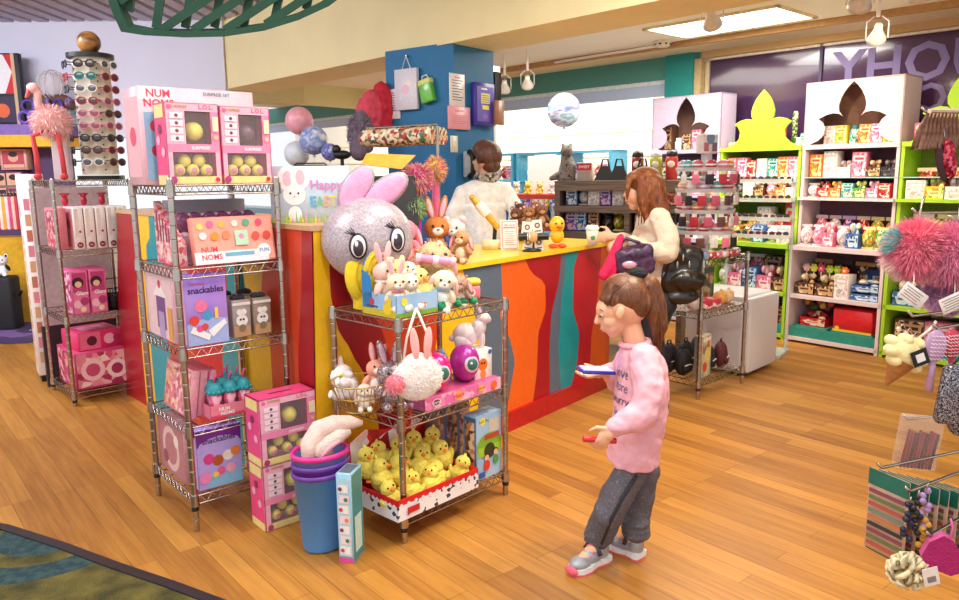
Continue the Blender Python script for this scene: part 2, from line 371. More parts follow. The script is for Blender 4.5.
# left hall: tall pale wall, ribbed ceiling, soffit corner over the windows
mb = MB(); a = BM(-3.4, 0); WL = M('#E6E6F6', 0.7, var=0.02, vs=2)
mb.b0(-12, a.x + 0.02, 7.6, 7.72, 1.79, 3.9, WL); struct('wall_left', mb)
mb = MB(); mb.b0(-12, -4.25, 7.72, 7.8, 0, 1.79, M('#584078', 0.7)); struct('wall_purple', mb)
mb = MB(); RZ = P(60, 13, 7.6).z; RB = M('#B9B6C9', 0.6); 
for i in range(60): mb.b0(-9 + i * 0.17, -9 + i * 0.17 + 0.11, 3.5, 7.6, RZ, RZ + 0.04, RB)
mb.b0(-9, 1.2, 3.5, 7.6, RZ + 0.04, RZ + 0.08, M('#77758F', 0.7)); struct('ceiling_ribbed', mb)
mb = MB(); 
c0 = Vector((-2.15, 9.6)); c1 = Vector((-5.2, 8.2)); c2 = Vector((-1.0, 11.0))
Y2 = M('#E7E0A8', 0.7, var=0.02)
for p, r in ((c0, c1), (c0, c2)):
    mb.add([(p.x, p.y, 2.28), (r.x, r.y, 2.28), (r.x, r.y, CZ), (p.x, p.y, CZ), (p.x, p.y + 0.3, 2.28), (r.x, r.y + 0.3, 2.28), (r.x, r.y + 0.3, CZ), (p.x, p.y + 0.3, CZ)], [(0, 1, 2, 3), (4, 5, 6, 7), (0, 1, 5, 4), (0, 3, 7, 4), (1, 2, 6, 5)], Y2)
struct('ceiling_soffit', mb)

# blue column
mb = MB(); BL = M('#1F6FA0', 0.6, var=0.04, vs=6)
COL = Fr(-0.155, 5.16, 53); mb.box(COL(0.225, 0.31, 1.13), (0.45, 0.62, 2.26), BL, COL.a); struct('wall_column', mb)

# ceiling light panel
LP = Fr(1.93, 6.05, -47.4)
t = thing('ceiling_light', 'large bright rectangular light panel set flush in the cream ceiling', 'ceiling light', LP(0, 0, CZ), LP.a)
mb = MB(); mb.box((0, 0, -0.006), (1.07, 0.57, 0.008), M('#FFF8EA', 0.5, emit=9, var=0)); mb.build('diffuser', t)
mb = MB(); fm = M('#EBD9B0', 0.5)
for y in (-0.295, 0.295): mb.box((0, y, -0.008), (1.13, 0.03, 0.016), fm)
for x in (-0.55, 0.55): mb.box((x, 0, -0.008), (0.03, 0.62, 0.016), fm)
mb.build('frame', t)
t = thing('ceiling_vent', 'small round slotted smoke detector on the cream ceiling by the light panel', 'smoke detector', G(668, 45, CZ))
mb = MB(); mb.lathe([(0, -0.05), (0.05, -0.05), (0.075, -0.03), (0.08, 0), (0, 0)], (0, 0, 0), M('#E8DCC4', 0.5)); mb.build('housing', t)
for k in range(9):
    a = k * 0.7; mb = MB(); mb.box((0.071 * math.cos(a), 0.071 * math.sin(a), -0.03), (0.012, 0.02, 0.012), BLACK, a); mb.build('slot', t)

# track spotlights
def spotlamp(label, px, py, Y, to, s=1.0, lit=True, ceil=CZ, first=False):
    p = P(px, py, Y); t = thing('track_spotlight', label, 'spotlight', p, 0, 'track spotlights on the ceiling')
    d = (Vector(to) - p).normalized(); q = d.to_track_quat('-Z', 'Y').to_matrix()
    mb = MB(); mb.lathe([(0.0, 0.10), (0.022, 0.10), (0.026, 0.06), (0.05, 0.01), (0.058, -0.015), (0.052, -0.02)], (0, 0, 0), M('#E9E2D6', 0.35, 0.2), rot=q); mb.build('lamp_head', t)
    mb = MB(); mb.lathe([(0.0, -0.012), (0.03, -0.014), (0.051, -0.018)], (0, 0, 0), M('#FFF4DC', 0.4, emit=12 if lit else 2, var=0), rot=q); mb.build('bulb', t)
    mb = MB(); sd = q @ Vector((1, 0, 0)); h = ceil - p.z
    for k in (-1, 1): mb.tube([sd * 0.062 * k, sd * 0.062 * k + Vector((0, 0, 0.1)), sd * 0.02 * k + Vector((0, 0, 0.135))], 0.004, WHITE)
    mb.cyl((0, 0, 0.13), (0, 0, max(h, 0.2)), 0.012, WHITE); mb.build('bracket', t)
    return t
spotlamp('lit white track spotlight just above the white shelf unit with the cut-out flower', 882, 47, 4.9, (2.9, 5.9, 1.0))
spotlamp('white track spotlight hanging before the bright ceiling panel', 718, 28, 4.6, (2.3, 6.3, 0.8), ceil=2.53)
spotlamp('large lit spotlight near the top right, left of a half-cropped one', 866, 12, 3.9, (2.4, 5.6, 0.8), ceil=2.6)
spotlamp('spotlight cut by the top edge of the photo at far right', 926, 4, 3.9, (2.9, 5.0, 0.8), ceil=2.6)
spotlamp('small pale spotlight before the teal header, the right one of two', 532, 86, 7.3, (0.6, 8.6, 1.0), lit=False)
spotlamp('small pale spotlight beside the blue column, before the teal header', 509, 90, 7.5, (0.3, 8.6, 1.0))
mb = MB(); a = G(560, 64, 2.495); b = G(668, 49, 2.495); mb.cyl(a, b, 0.012, WHITE, seg=6); tag(mb.build('lighting_track'), 'thin white lighting track on the ceiling before the teal header', 'lighting track')

# green lattice hanging from the ceiling
def lattice():
    c = P(232, 0, 3.1); t = thing('lattice_canopy', 'dark green wooden lattice canopy hanging from the ceiling at the top', 'hanging decoration', c + Vector((0, 0, 0.018)))
    up = Vector((0, -0.35, 1)).normalized(); ux = Vector((1, 0, 0)); n = -ux.cross(up)
    # outline measured in metres: the rim seen at the bottom and the hidden half above
    def w(px, py):
        d = ray(px, py); k = (c - Vector((0, 0, CAMH))).dot(n) / d.dot(n); q = Vector((0, 0, CAMH)) + d * k - c; return (q.dot(ux), q.dot(up))
    rim = [w(x, y) for x, y in ((112, -10), (118, 8), (127, 29), (150, 33), (190, 36), (230, 36), (270, 31), (305, 21), (335, 8), (352, -4), (372, -22))]
    inn = [w(x, y) for x, y in ((122, -8), (127, 8), (134, 24), (152, 28), (190, 30), (230, 30), (268, 25), (300, 16), (325, 5), (340, -6), (356, -24))]
    H = 0.45
    rim = [(rim[0][0] + 0.03, H)] + rim + [(rim[-1][0] + 0.1, H)]; inn = [(inn[0][0] + 0.03, H - 0.02)] + inn + [(inn[-1][0] + 0.1, H - 0.02)]
    GR = M('#23503F', 0.5, var=0.1, vs=8); mb = MB()
    for i in range(len(rim) - 1):
        q = [rim[i], rim[i + 1], inn[i + 1], inn[i]]; v = [ux * x + up * y for x, y in q]; mb.add(v + [p + n * 0.06 for p in v], [(0, 1, 2, 3), (7, 6, 5, 4), (0, 4, 5, 1), (2, 6, 7, 3)], GR)
    mb.b0(rim[0][0], rim[-1][0], -0.03, 0.0, H - 0.03, H, GR)
    mb.build('rim', t)
    def low(x):                                    # lower rim height at x
        for a, b in zip(inn, inn[1:]):
            if a[0] <= x <= b[0] and b[0] > a[0]: return a[1] + (b[1] - a[1]) * (x - a[0]) / (b[0] - a[0])
        return None
    def slat(x0, y0, sl, wd, off, name):
        pts = []
        for i in range(120):
            x = x0 + i * 0.012 * (1 if sl > 0 else 1); y = y0 + sl * (x - x0); l = low(x)
            if l is not None and l - 0.004 <= y <= H: pts.append((x, y))
        if len(pts) < 3: return
        a, b = pts[0], pts[-1]; d = Vector((b[0] - a[0], b[1] - a[1])).normalized(); pr = Vector((-d.y, d.x)) * wd / 2
        v = [ux * (a[0] + pr.x) + up * (a[1] + pr.y), ux * (a[0] - pr.x) + up * (a[1] - pr.y), ux * (b[0] - pr.x) + up * (b[1] - pr.y), ux * (b[0] + pr.x) + up * (b[1] + pr.y)]
        m2 = MB(); m2.add([p + n * off for p in v] + [p + n * (off + 0.02) for p in v], [(0, 1, 2, 3), (7, 6, 5, 4), (0, 4, 5, 1), (1, 5, 6, 2), (2, 6, 7, 3), (3, 7, 4, 0)], GR); m2.build(name, t)
    for k in range(11): slat(-0.62 + k * 0.13, -0.3, 0.56, 0.032, 0.008, 'slat')
    for k in range(3): slat(-0.46, -0.02 + k * 0.09, 0.56, 0.032, 0.008, 'slat')
    for k in range(9): slat(-0.5 + k * 0.118, -0.3, 2.7, 0.030, 0.03, 'slat')
lattice()
# ---------------------------------------------------------------- striped counter
def planef(A, dirv):
    A = Vector(A); d = Vector(dirv).normalized(); n = Vector((-d.y, d.x))
    def f(px, py):
        q = ray(px, py); k = A.dot(n) / Vector((q.x, q.y)).dot(n); p = Vector((0, 0, CAMH)) + q * k
        return ((Vector((p.x, p.y)) - A).dot(d), p.z)
    return f
C0 = Vector((-0.66, 2.97)); FD = Vector((0.63, 0.777)).normalized(); LD = Vector((-0.68, 0.733)).normalized()
FN = Vector((-FD.y, FD.x)); LN = Vector((LD.y, -LD.x)) * -1            # inward normals
if LN.dot(Vector((0, 1))) < 0: LN = -LN
cols = {'dk': M('#A5101F', 0.4, var=0.05, coat=0.2), 'cr': M('#C4182A', 0.4, var=0.05, coat=0.2), 'or': M('#E8641B', 0.4, var=0.05, coat=0.2), 'ro': M('#D2411F', 0.4, var=0.05, coat=0.2),
        'ye': M('#F2BE1A', 0.4, var=0.05, coat=0.2), 'gy': M('#5C6C80', 0.4, var=0.05, coat=0.2), 'te': M('#19949C', 0.4, var=0.05, coat=0.2)}
counter = thing('service_counter', 'long shop counter painted in wavy red, orange, yellow, grey and teal stripes', 'counter', (0, 0, 0))
def interp(b, z):
    if z >= b[0][1]: return b[0][0]
    for (u0, z0), (u1, z1) in zip(b, b[1:]):
        if z1 <= z <= z0:
            s = (z0 - z) / max(z0 - z1, 1e-6); s = s * s * (3 - 2 * s) * 0.5 + s * 0.5; return u0 + (u1 - u0) * s
    return b[-1][0]
def bands(bounds, colours, A, d, nin, f, ztop, zlow, name):
    bs = [sorted([f(x, y) for x, y in b], key=lambda q: -q[1]) for b in bounds]
    outn = -nin
    for k, cname in enumerate(colours):
        mb = MB(); N = 26; L_, R_ = bs[k], bs[k + 1]
        for i in range(N):
            rows = []
            for z in (zlow + (1 - zlow) * 0, ): pass
        def zt(u): return ztop(u) if callable(ztop) else ztop
        um = (L_[0][0] + R_[0][0]) / 2; T = zt(um); vs = []; fs = []
        for i in range(N + 1):
            z = zlow + (T - zlow) * i / N
            for u in (interp(L_, z), interp(R_, z)):
                p = A + d * u + outn * 0.004; vs.append((p.x, p.y, z))
        for i in range(N): fs.append((2 * i, 2 * i + 1, 2 * i + 3, 2 * i + 2))
        n0 = len(vs); vs += [(x + nin.x * 0.005, y + nin.y * 0.005, z) for x, y, z in vs]
        fs += [(n0 + 2 * i, n0 + 2 * i + 2, n0 + 2 * i + 3, n0 + 2 * i + 1) for i in range(N)]
        mb.add(vs, fs, cols[cname]); mb.build(name, counter)
cf = planef(C0, FD)
UE = cf(612, 249)[0]; US = cf(388, 250)[0]
B = [[(314, 230), (314, 500)], [(329, 230), (330, 290), (336, 324), (350, 350), (362, 372), (375, 420), (385, 500)],
     [(346, 230), (369, 290), (385, 345), (398, 372), (410, 430), (420, 500)], [(425, 260), (438, 300), (442, 314), (434, 345), (440, 400), (450, 460)],
     [(461, 258), (474, 315), (479, 345), (478, 380), (470, 450)], [(501, 258), (502, 300), (499, 316), (510, 345), (513, 362), (508, 390), (497, 435)],
     [(524, 256), (530, 272), (545, 285), (545, 310), (537, 335), (535, 370), (527, 425)], [(562, 252), (560, 275), (550, 320), (548, 350), (547, 410)],
     [(567, 252), (565, 270), (560, 310), (557, 350), (559, 405)], [(580, 251), (574, 270), (572, 310), (578, 335), (576, 360), (566, 400)],
     [(602, 250), (597, 300), (590, 340), (586, 392)], [(612, 249), (606, 388)]]
bands(B, ['ye', 'dk', 'ro', 'ye', 'gy', 'or', 'dk', 'gy', 'te', 'cr', 'or'], C0, FD, FN, cf, 0.95, 0.0, 'painted_stripe')
bands([B[0], B[1], B[2], [(388, 230), (388, 300)]], ['ye', 'dk', 'ro'], C0, FD, FN, cf, 1.2, 0.95, 'painted_stripe')
lf = planef(C0, LD)
B = [[(314, 230), (314, 400)], [(304, 230), (303, 265), (298, 360)], [(268, 230), (262, 290), (270, 340)], [(240, 230), (247, 290), (238, 350)], [(226, 230), (229, 300), (222, 350)],
     [(196, 230), (186, 300), (196, 360)], [(168, 230), (160, 300), (172, 360)], [(152, 230), (148, 235), (150, 330)], [(137, 230), (139, 300)], [(119, 200), (119, 300)]]
bands(B, ['dk', 'ro', 'ye', 'te', 'cr', 'ro', 'te', 'ye', 'dk'], C0, LD, LN, lf, 1.2, 0.0, 'painted_stripe')
def wallseg(mb, A, d, nin, u0, u1, th, z0, z1, m, off=0.0):
    q = [A + d * u0 + nin * off, A + d * u1 + nin * off, A + d * u1 + nin * (off + th), A + d * u0 + nin * (off + th)]
    mb.add([(p.x, p.y, z0) for p in q] + [(p.x, p.y, z1) for p in q], [(3, 2, 1, 0), (4, 5, 6, 7), (0, 1, 5, 4), (1, 2, 6, 5), (2, 3, 7, 6), (3, 0, 4, 7)], m)
IN = M('#9C7A4E', 0.6)
def lblock(mb, e, ti, z0, z1, m):
    # L-shaped block: front piece and long wing; e = overhang, ti = thickness
    O = C0 - FN * e - LN * e
    a1 = FN * ti; k = (LN * ti - a1).dot(LN); fl = FD.dot(LN); X = O + a1 + FD * ((ti - a1.dot(LN)) / fl)
    q = [O, O + FD * (US + e), O + FD * (US + e) + a1, X, O + LD * 2.35 + LN * ti, O + LD * 2.35]
    n = 6; mb.add([(p.x, p.y, z0) for p in q] + [(p.x, p.y, z1) for p in q], [tuple(reversed(range(n))), tuple(range(n, 2 * n))] + [(i, (i + 1) % n, n + (i + 1) % n, n + i) for i in range(n)], m)
mb = MB(); lblock(mb, -0.003, 0.33, 0, 1.185, IN)
wallseg(mb, C0, FD, FN, US, UE, 0.55, 0.0, 0.94, IN, 0.002); mb.build('cabinet', counter)
mb = MB(); YT = M('#F7D02A', 0.3, var=0.05, coat=0.2); wallseg(mb, C0, FD, FN, US, UE + 0.03, 0.60, 0.94, 0.965, YT, -0.02); mb.build('countertop', counter)
mb = MB(); lblock(mb, 0.012, 0.36, 1.186, 1.206, M('#C9A27A', 0.4)); mb.build('ledge_top', counter)
mb = MB(); wallseg(mb, C0, FD, FN, 0.0, UE, 0.02, 0, 0.11, M('#B80F22', 0.3, coat=0.3), -0.022); mb.build('kickboard', counter)
CT = lambda u, v, z=0.965: Vector((*(C0 + FD * u + FN * v), z))     # point on the counter (u along the front, v behind it)

# ---------------------------------------------------------------- wire racks
def wire_rack(label, x, y, deg, wd, dp, H, zs, skip=()):
    t = thing('wire_rack', label, 'shelf rack', (x, y, 0), R(deg), 'chrome wire shelf racks')
    for (a, b) in ((0, 0), (wd, 0), (wd, dp), (0, dp)):
        mb = MB(); prof = [(0.0, 0.0), (0.0105, 0.0), (0.0115, 0.004), (0.0115, 0.02), (0.0125, 0.024)]; z = 0.05
        while z < H - 0.02: prof += [(0.0125, z - 0.001), (0.0117, z + 0.003), (0.0125, z + 0.006)]; z += 0.0508
        prof += [(0.0125, H - 0.006), (0.010, H), (0.0, H)]; mb.lathe(prof, (a, b, 0), CHROME, seg=14, smooth=False); p = mb.build('post', t)
        mb = MB(); mb.lathe([(0.0125, zs[-1] - 0.045), (0.0145, zs[-1] - 0.045), (0.0145, zs[-1] - 0.03), (0.0125, zs[-1] - 0.03)], (a, b, 0), BLACK, seg=12); mb.build('sleeve', p)
    for z in zs:
        mb = MB(); zt = z + 0.012; zb = z - 0.022
        for (x0, y0, x1, y1) in ((0, 0, wd, 0), (wd, 0, wd, dp), (wd, dp, 0, dp), (0, dp, 0, 0)):
            mb.cyl((x0, y0, zt), (x1, y1, zt), 0.0035, CHROME, seg=6); mb.cyl((x0, y0, zb), (x1, y1, zb), 0.0035, CHROME, seg=6)
            n = max(4, int(math.hypot(x1 - x0, y1 - y0) / 0.045)) * 2
            pts = [Vector((x0 + (x1 - x0) * i / n, y0 + (y1 - y0) * i / n, zt if i % 2 else zb)) for i in range(n + 1)]
            mb.tube(pts, 0.0022, CHROME, seg=5)
        n = int(wd / 0.028)
        for i in range(1, n): mb.cyl((wd * i / n, 0, zt), (wd * i / n, dp, zt), 0.0018, CHROME, seg=5, caps=False)
        for v in (0.33, 0.66): mb.cyl((0, dp * v, zt - 0.004), (wd, dp * v, zt - 0.004), 0.0025, CHROME, seg=5)
        s = mb.build('wire_shelf', t)
        for (a, b) in ((0, 0), (wd, 0), (wd, dp), (0, dp)):
            mb = MB(); mb.cyl((a, b, z - 0.026), (a, b, z + 0.018), 0.019, CHROME, 0.0165, seg=12); mb.build('corner_collar', s)
    return Fr(x, y, deg)
R1 = wire_rack('tall chrome wire rack topped by the sunglasses tower, farthest left', -2.521, 4.494, 42.5, 0.44, 0.50, 1.40, [1.375, 0.955, 0.545, 0.07])
R2 = wire_rack('tall chrome wire rack holding boxes of pink and purple toys, beside the bucket', -1.143, 2.814, 40.8, 0.424, 0.455, 1.40, [1.358, 1.041, 0.731, 0.417, 0.134])
R3 = wire_rack('low chrome wire rack of plush animals and yellow chicks before the striped counter', -0.299, 2.70, 46.75, 0.592, 0.404, 0.885, [0.86, 0.478, 0.092])
R4 = wire_rack('low chrome wire rack behind the girl, beside the white fridge', 1.352, 4.502, 41.6, 0.53, 0.34, 0.885, [0.855, 0.529, 0.101])

# ---------------------------------------------------------------- boxes with printing
def face(sz, which):
    w_, d, h = sz
    return {'f': ((-w_ / 2, -d / 2, 0), (w_, 0, 0), (0, 0, h)), 'l': ((-w_ / 2, d / 2, 0), (0, -d, 0), (0, 0, h)), 'r': ((w_ / 2, -d / 2, 0), (0, d, 0), (0, 0, h)),
            't': ((-w_ / 2, -d / 2, h), (w_, 0, 0), (0, d, 0)), 'b': ((w_ / 2, d / 2, 0), (-w_, 0, 0), (0, 0, h))}[which]
def inkm(c): return c if not isinstance(c, str) else M(c, 0.35, var=0.06, vs=60)
def art(mb, sz, which, items):
    o, ux, uy = (Vector(q) for q in face(sz, which)); n = ux.cross(uy).normalized(); W_, H_ = ux.length, uy.length; ex, ey = ux.normalized(), uy.normalized()
    for k, it in enumerate(items):
        e = n * (0.0007 + 0.0004 * k); at = lambda s, t: o + ux * s + uy * t + e
        if it[0] == 'r': mb.flat([at(it[1], it[2]), at(it[3], it[2]), at(it[3], it[4]), at(it[1], it[4])], inkm(it[5]))
        elif it[0] == 'p': mb.flat([at(a, b) for a, b in it[1]], inkm(it[2]))
        elif it[0] in 'ce':
            r = it[3] * H_; ry = r * (it[5] if len(it) > 5 else 1)
            cl = lambda v: min(0.995, max(0.005, v)); mb.flat([at(cl(it[1] + r / W_ * math.cos(q * math.pi / 12)), cl(it[2] + ry / H_ * math.sin(q * math.pi / 12))) for q in range(24)], inkm(it[4]))
        elif it[0] == 't': mb.text(it[1], at(it[2], it[3]), ux, uy, it[4] * H_, inkm(it[5]), True, maxw=(it[6] if len(it) > 6 else 0.9) * W_)
def carton(name, label, cat, loc, rz, sz, col, group=None, f=(), l=(), r=(), t=(), tilt=0, m=None):
    mb = MB(); w_, d, h = sz; mb.rbox((0, 0, h / 2), sz, m or inkm(col), 0.0015, n=1)
    for k, a in (('f', f), ('l', l), ('r', r), ('t', t)):
        if a: art(mb, sz, k, a)
    o = mb.build(name, None, loc, rz)
    if tilt: o.rotation_euler = (tilt, 0, rz)
    return tag(o, label, cat, group)

def put(fr, u, v, z): return fr(u, v, z)
FILM = M('#F6F0F2', 0.08, alpha=0.07, var=0)
YEL = M('#E8DA60', 0.45, var=0.15, vs=25)
def window_box(label, loc, rz, sz, group, ball_rows, slot=False, name='toy_box'):
    w_, d, h = sz; t = thing(name, label, 'toy box', loc, rz, group)
    PK = inkm('#EE4A86'); LP_ = inkm('#F7B6CC'); mb = MB(); th = 0.004
    mb.b0(-w_ / 2, w_ / 2, d / 2 - th, d / 2, 0, h, inkm('#8E4A64')); mb.b0(-w_ / 2, -w_ / 2 + th, -d / 2, d / 2, 0, h, PK); mb.b0(w_ / 2 - th, w_ / 2, -d / 2, d / 2, 0, h, PK)
    mb.b0(-w_ / 2, w_ / 2, -d / 2, d / 2, 0, th, LP_); mb.b0(-w_ / 2, w_ / 2, -d / 2, d / 2, h - th, h, PK if slot else LP_)
    y0, y1 = -d / 2, -d / 2 + th
    X = lambda s: -w_ / 2 + w_ * s; Z = lambda s: h * s
    mb.b0(X(0), X(1), y0, y1, Z(0), Z(0.1), inkm('#F4DF92')); mb.b0(X(0), X(0.1), y0, y1, Z(0.1), Z(0.4), LP_); mb.b0(X(0.9), X(1), y0, y1, Z(0.1), Z(0.4), LP_)
    mb.b0(X(0), X(1), y0, y1, Z(0.4), Z(0.5), inkm('#F48FB6')); mb.b0(X(0), X(0.36), y0, y1, Z(0.5), Z(0.9), LP_); mb.b0(X(0.84), X(1), y0, y1, Z(0.5), Z(0.9), inkm('#F48FB6'))
    mb.b0(X(0), X(1), y0, y1, Z(0.9), Z(1), LP_)
    sq = [('t', 'L.O.L.', 0.76, 0.95, 0.075, '#E0287A', 0.32), ('t', 'SURPRISE', 0.26, 0.95, 0.05, '#B9962A', 0.36), ('c', 0.08, 0.945, 0.03, '#E86CA0')]
    for k in range(4): sq += [('r', 0.08, 0.53 + k * 0.092, 0.32, 0.605 + k * 0.092, '#FBE3EC'), ('c', 0.2, 0.567 + k * 0.092, 0.022, '#7A4A5C')]
    sq += [('t', 'SURPRISE!', 0.62, 0.45, 0.055, '#FFFFFF', 0.6), ('c', 0.08, 0.06, 0.045, '#C2338A'), ('c', 0.9, 0.06, 0.03, '#E0287A'), ('r', 0.86, 0.66, 0.97, 0.84, '#F6E7C2'), ('c', 0.915, 0.585, 0.03, '#F2BFA0')]
    art(mb, sz, 'f', sq)
    art(mb, sz, 'l', [('r', 0.06, 0.0, 0.94, 0.12, '#F4DF92'), ('r', 0.1, 0.82, 0.9, 0.98, '#F4DF92'), ('c', 0.3, 0.55, 0.06, '#F7B6CC'), ('c', 0.7, 0.4, 0.06, '#F7B6CC'), ('c', 0.5, 0.68, 0.06, '#8C2B52')])
    if slot: art(mb, sz, 't', [('r', 0.3, 0.45, 0.7, 0.55, '#7A1C44')])
    mb.build('carton', t)
    mb = MB(); mb.b0(X(0.1), X(0.9), y1, y1 + 0.001, Z(0.1), Z(0.4), FILM); mb.b0(X(0.36), X(0.84), y1, y1 + 0.001, Z(0.5), Z(0.9), FILM); mb.build('clear_window', t)
    bands_ = ball_rows; r = h * 0.078
    for i in range(3): m2 = MB(); m2.ell((X(0.24 + 0.26 * i), -d / 2 + th + r + 0.004, Z(0.1) + r), r, YEL); m2.ell((X(0.24 + 0.26 * i), -d / 2 + th + 0.006, Z(0.1) + r), (r * 0.5, 0.004, r * 0.5), inkm('#E67CA8'), seg=10, rings=6); m2.build('toy_ball', t)
    for i in range(2): m2 = MB(); m2.ell((X(0.37 + 0.27 * i), -d / 2 + th + r + 0.012, Z(0.1) + r * 2.55), r, YEL); m2.build('toy_ball', t)
    m2 = MB(); m2.ell((X(0.58), -d / 2 + th + r * 1.5 + 0.004, Z(0.66)), r * 1.55, YEL if ball_rows else inkm('#6A4458')); m2.build('toy_ball', t)
    return t
A2 = R(40.8)
Z1, Z2, Z3, Z4, Z5 = (z + 0.0145 for z in (1.358, 1.041, 0.731, 0.417, 0.134))
window_box('pink toy box with yellow balls in both windows, left one atop the tall rack', R2(0.115, 0.10, Z1), A2, (0.205, 0.12, 0.305), 'windowed ball toy boxes', True)
window_box('pink toy box with a dark ball in its upper window, atop the tall rack', R2(0.325, 0.10, Z1), A2, (0.205, 0.12, 0.30), 'windowed ball toy boxes', False)
carton('toy_box', 'biggest pale pink toy box behind the windowed boxes on the tall rack', 'toy box', R2(0.205, 0.30, Z1), A2, (0.46, 0.2, 0.375), '#EBBECB', None,
       f=[('r', 0, 0.86, 0.3, 1, '#FBE6EA'), ('t', 'NUM', 0.16, 0.93, 0.11, '#E8455F', 0.3), ('t', 'NOMS', 0.16, 0.83, 0.11, '#E8455F', 0.3), ('r', 0.03, 0.05, 0.3, 0.74, '#9CC5E6'), ('c', 0.12, 0.6, 0.06, '#E2536E'), ('c', 0.22, 0.5, 0.06, '#F3A6B8'),
          ('c', 0.12, 0.35, 0.06, '#D8405E'), ('c', 0.22, 0.22, 0.05, '#F7C948'), ('t', 'SURPRISE SET', 0.66, 0.95, 0.05, '#3E8C9A', 0.5)], l=[('r', 0.1, 0.08, 0.9, 0.9, '#F3B9C2'), ('c', 0.5, 0.5, 0.1, '#E8556F')])
window_box('pink toy box with a slot in its top, stacked on another beside the bins', Fr(-0.86, 2.79, 40.8)(0.125, 0.068, 0.272), A2, (0.245, 0.13, 0.272), 'windowed ball toy boxes', True, True)
window_box('pink windowed toy box on the floor under the slotted one, half behind the bucket', Fr(-0.86, 2.79, 40.8)(0.125, 0.068, 0.001), A2, (0.245, 0.13, 0.27), 'windowed ball toy boxes', True)
# shelf 2 of the tall rack
carton('display_box', 'plain grey cardboard tray box behind the bubble packs on the tall rack', 'box', R2(0.26, 0.36, Z2), A2, (0.32, 0.10, 0.25), '#A9A6B4')
mb = MB(); PKB = PR(('#E98A9B', '#F2C4C4', '#D9596E', '#F6DBC9'), 60)
mb.add([(0, 0, 0), (0.0, 0.26, 0), (0.03, 0.0, 0), (0.03, 0.26, 0), (0, 0.0, 0.09), (0, 0.26, 0.25), (0.03, 0, 0.09), (0.03, 0.26, 0.25)], [(0, 4, 5, 1), (2, 3, 7, 6), (0, 2, 6, 4), (4, 6, 7, 5), (1, 5, 7, 3), (0, 1, 3, 2)], PKB)
for k in range(7): mb.add([(-0.001, 0.03 + k * 0.032, 0.09), (-0.001, 0.042 + k * 0.032, 0.09), (-0.001, 0.042 + k * 0.032, 0.11 + k * 0.018), (-0.001, 0.03 + k * 0.032, 0.11 + k * 0.018)], [(0, 3, 2, 1)], inkm('#8E3148'))
tag(mb.build('display_box', None, R2(0.045, 0.09, Z2), A2), 'pink striped cardboard display side with a slanting top at the left of the tall rack', 'box')
bub = None
for k in range(6):
    lab = 'clear purple-domed bubble pack in the row behind the leaning box, %s from its left end' % ORD[k]
    if bub is None:
        bub = thing('bubble_pack', lab, 'toy pack', R2(0.1, 0.19, Z2), A2, 'purple bubble packs')
        mb = MB(); mb.rbox((0, 0, 0.1), (0.075, 0.004, 0.2), inkm('#E3B9CF'), 0.01); mb.build('backing_card', bub)
        mb = MB(); mb.ell((0, -0.004, 0.165), (0.036, 0.032, 0.042), M('#7A3868', 0.08, alpha=0.75, var=0.2)); mb.ell((0, -0.004, 0.08), (0.034, 0.028, 0.055), M('#E9C9DA', 0.08, alpha=0.45, var=0)); mb.build('clear_dome', bub)
        mb = MB(); mb.ell((0, -0.004, 0.07), (0.02, 0.016, 0.035), M('#C77AA6', 0.5)); mb.ell((0, -0.004, 0.12), 0.016, M('#F1D3DE', 0.5)); mb.build('figure', bub)
    else: dup(bub, lab, R2(0.1 + 0.056 * k, 0.19 + (k % 2) * 0.012, Z2), A2)
carton('toy_box', 'orange-pink toy box of many tiny characters leaning back on the tall rack', 'toy box', R2(0.246, 0.025, Z2 + 0.006), A2, (0.335, 0.03, 0.185), '#F08E7E', None,
       f=[('r', 0.02, 0.03, 0.98, 0.97, '#F7A694'), ('r', 0.0, 0.0, 0.9, 0.26, '#F3E9EE'), ('t', 'NUM', 0.18, 0.3, 0.16, '#E23E57', 0.24), ('t', 'NOMS', 0.2, 0.14, 0.16, '#E23E57', 0.24), ('r', 0.36, 0.14, 0.72, 0.22, '#6FB2D0'), ('c', 0.85, 0.22, 0.15, '#F4F0F4'), ('t', 'FUN', 0.85, 0.22, 0.12, '#3E78B0', 0.14),
          ('c', 0.1, 0.8, 0.07, '#F9D66A'), ('c', 0.22, 0.84, 0.08, '#E9689A'), ('c', 0.36, 0.83, 0.08, '#F6B25A'), ('c', 0.52, 0.84, 0.07, '#E8E2D8'), ('c', 0.66, 0.85, 0.08, '#5DA78A'), ('c', 0.82, 0.84, 0.08, '#E74F76'),
          ('c', 0.12, 0.6, 0.08, '#F2E0E6'), ('c', 0.26, 0.58, 0.09, '#F0912F'), ('c', 0.4, 0.6, 0.09, '#F08A5D'), ('r', 0.5, 0.36, 0.66, 0.68, '#B8DCC0'), ('c', 0.58, 0.55, 0.06, '#F08FAE'), ('c', 0.76, 0.55, 0.09, '#E05345'), ('c', 0.9, 0.55, 0.09, '#D9463F')], tilt=R(-12))
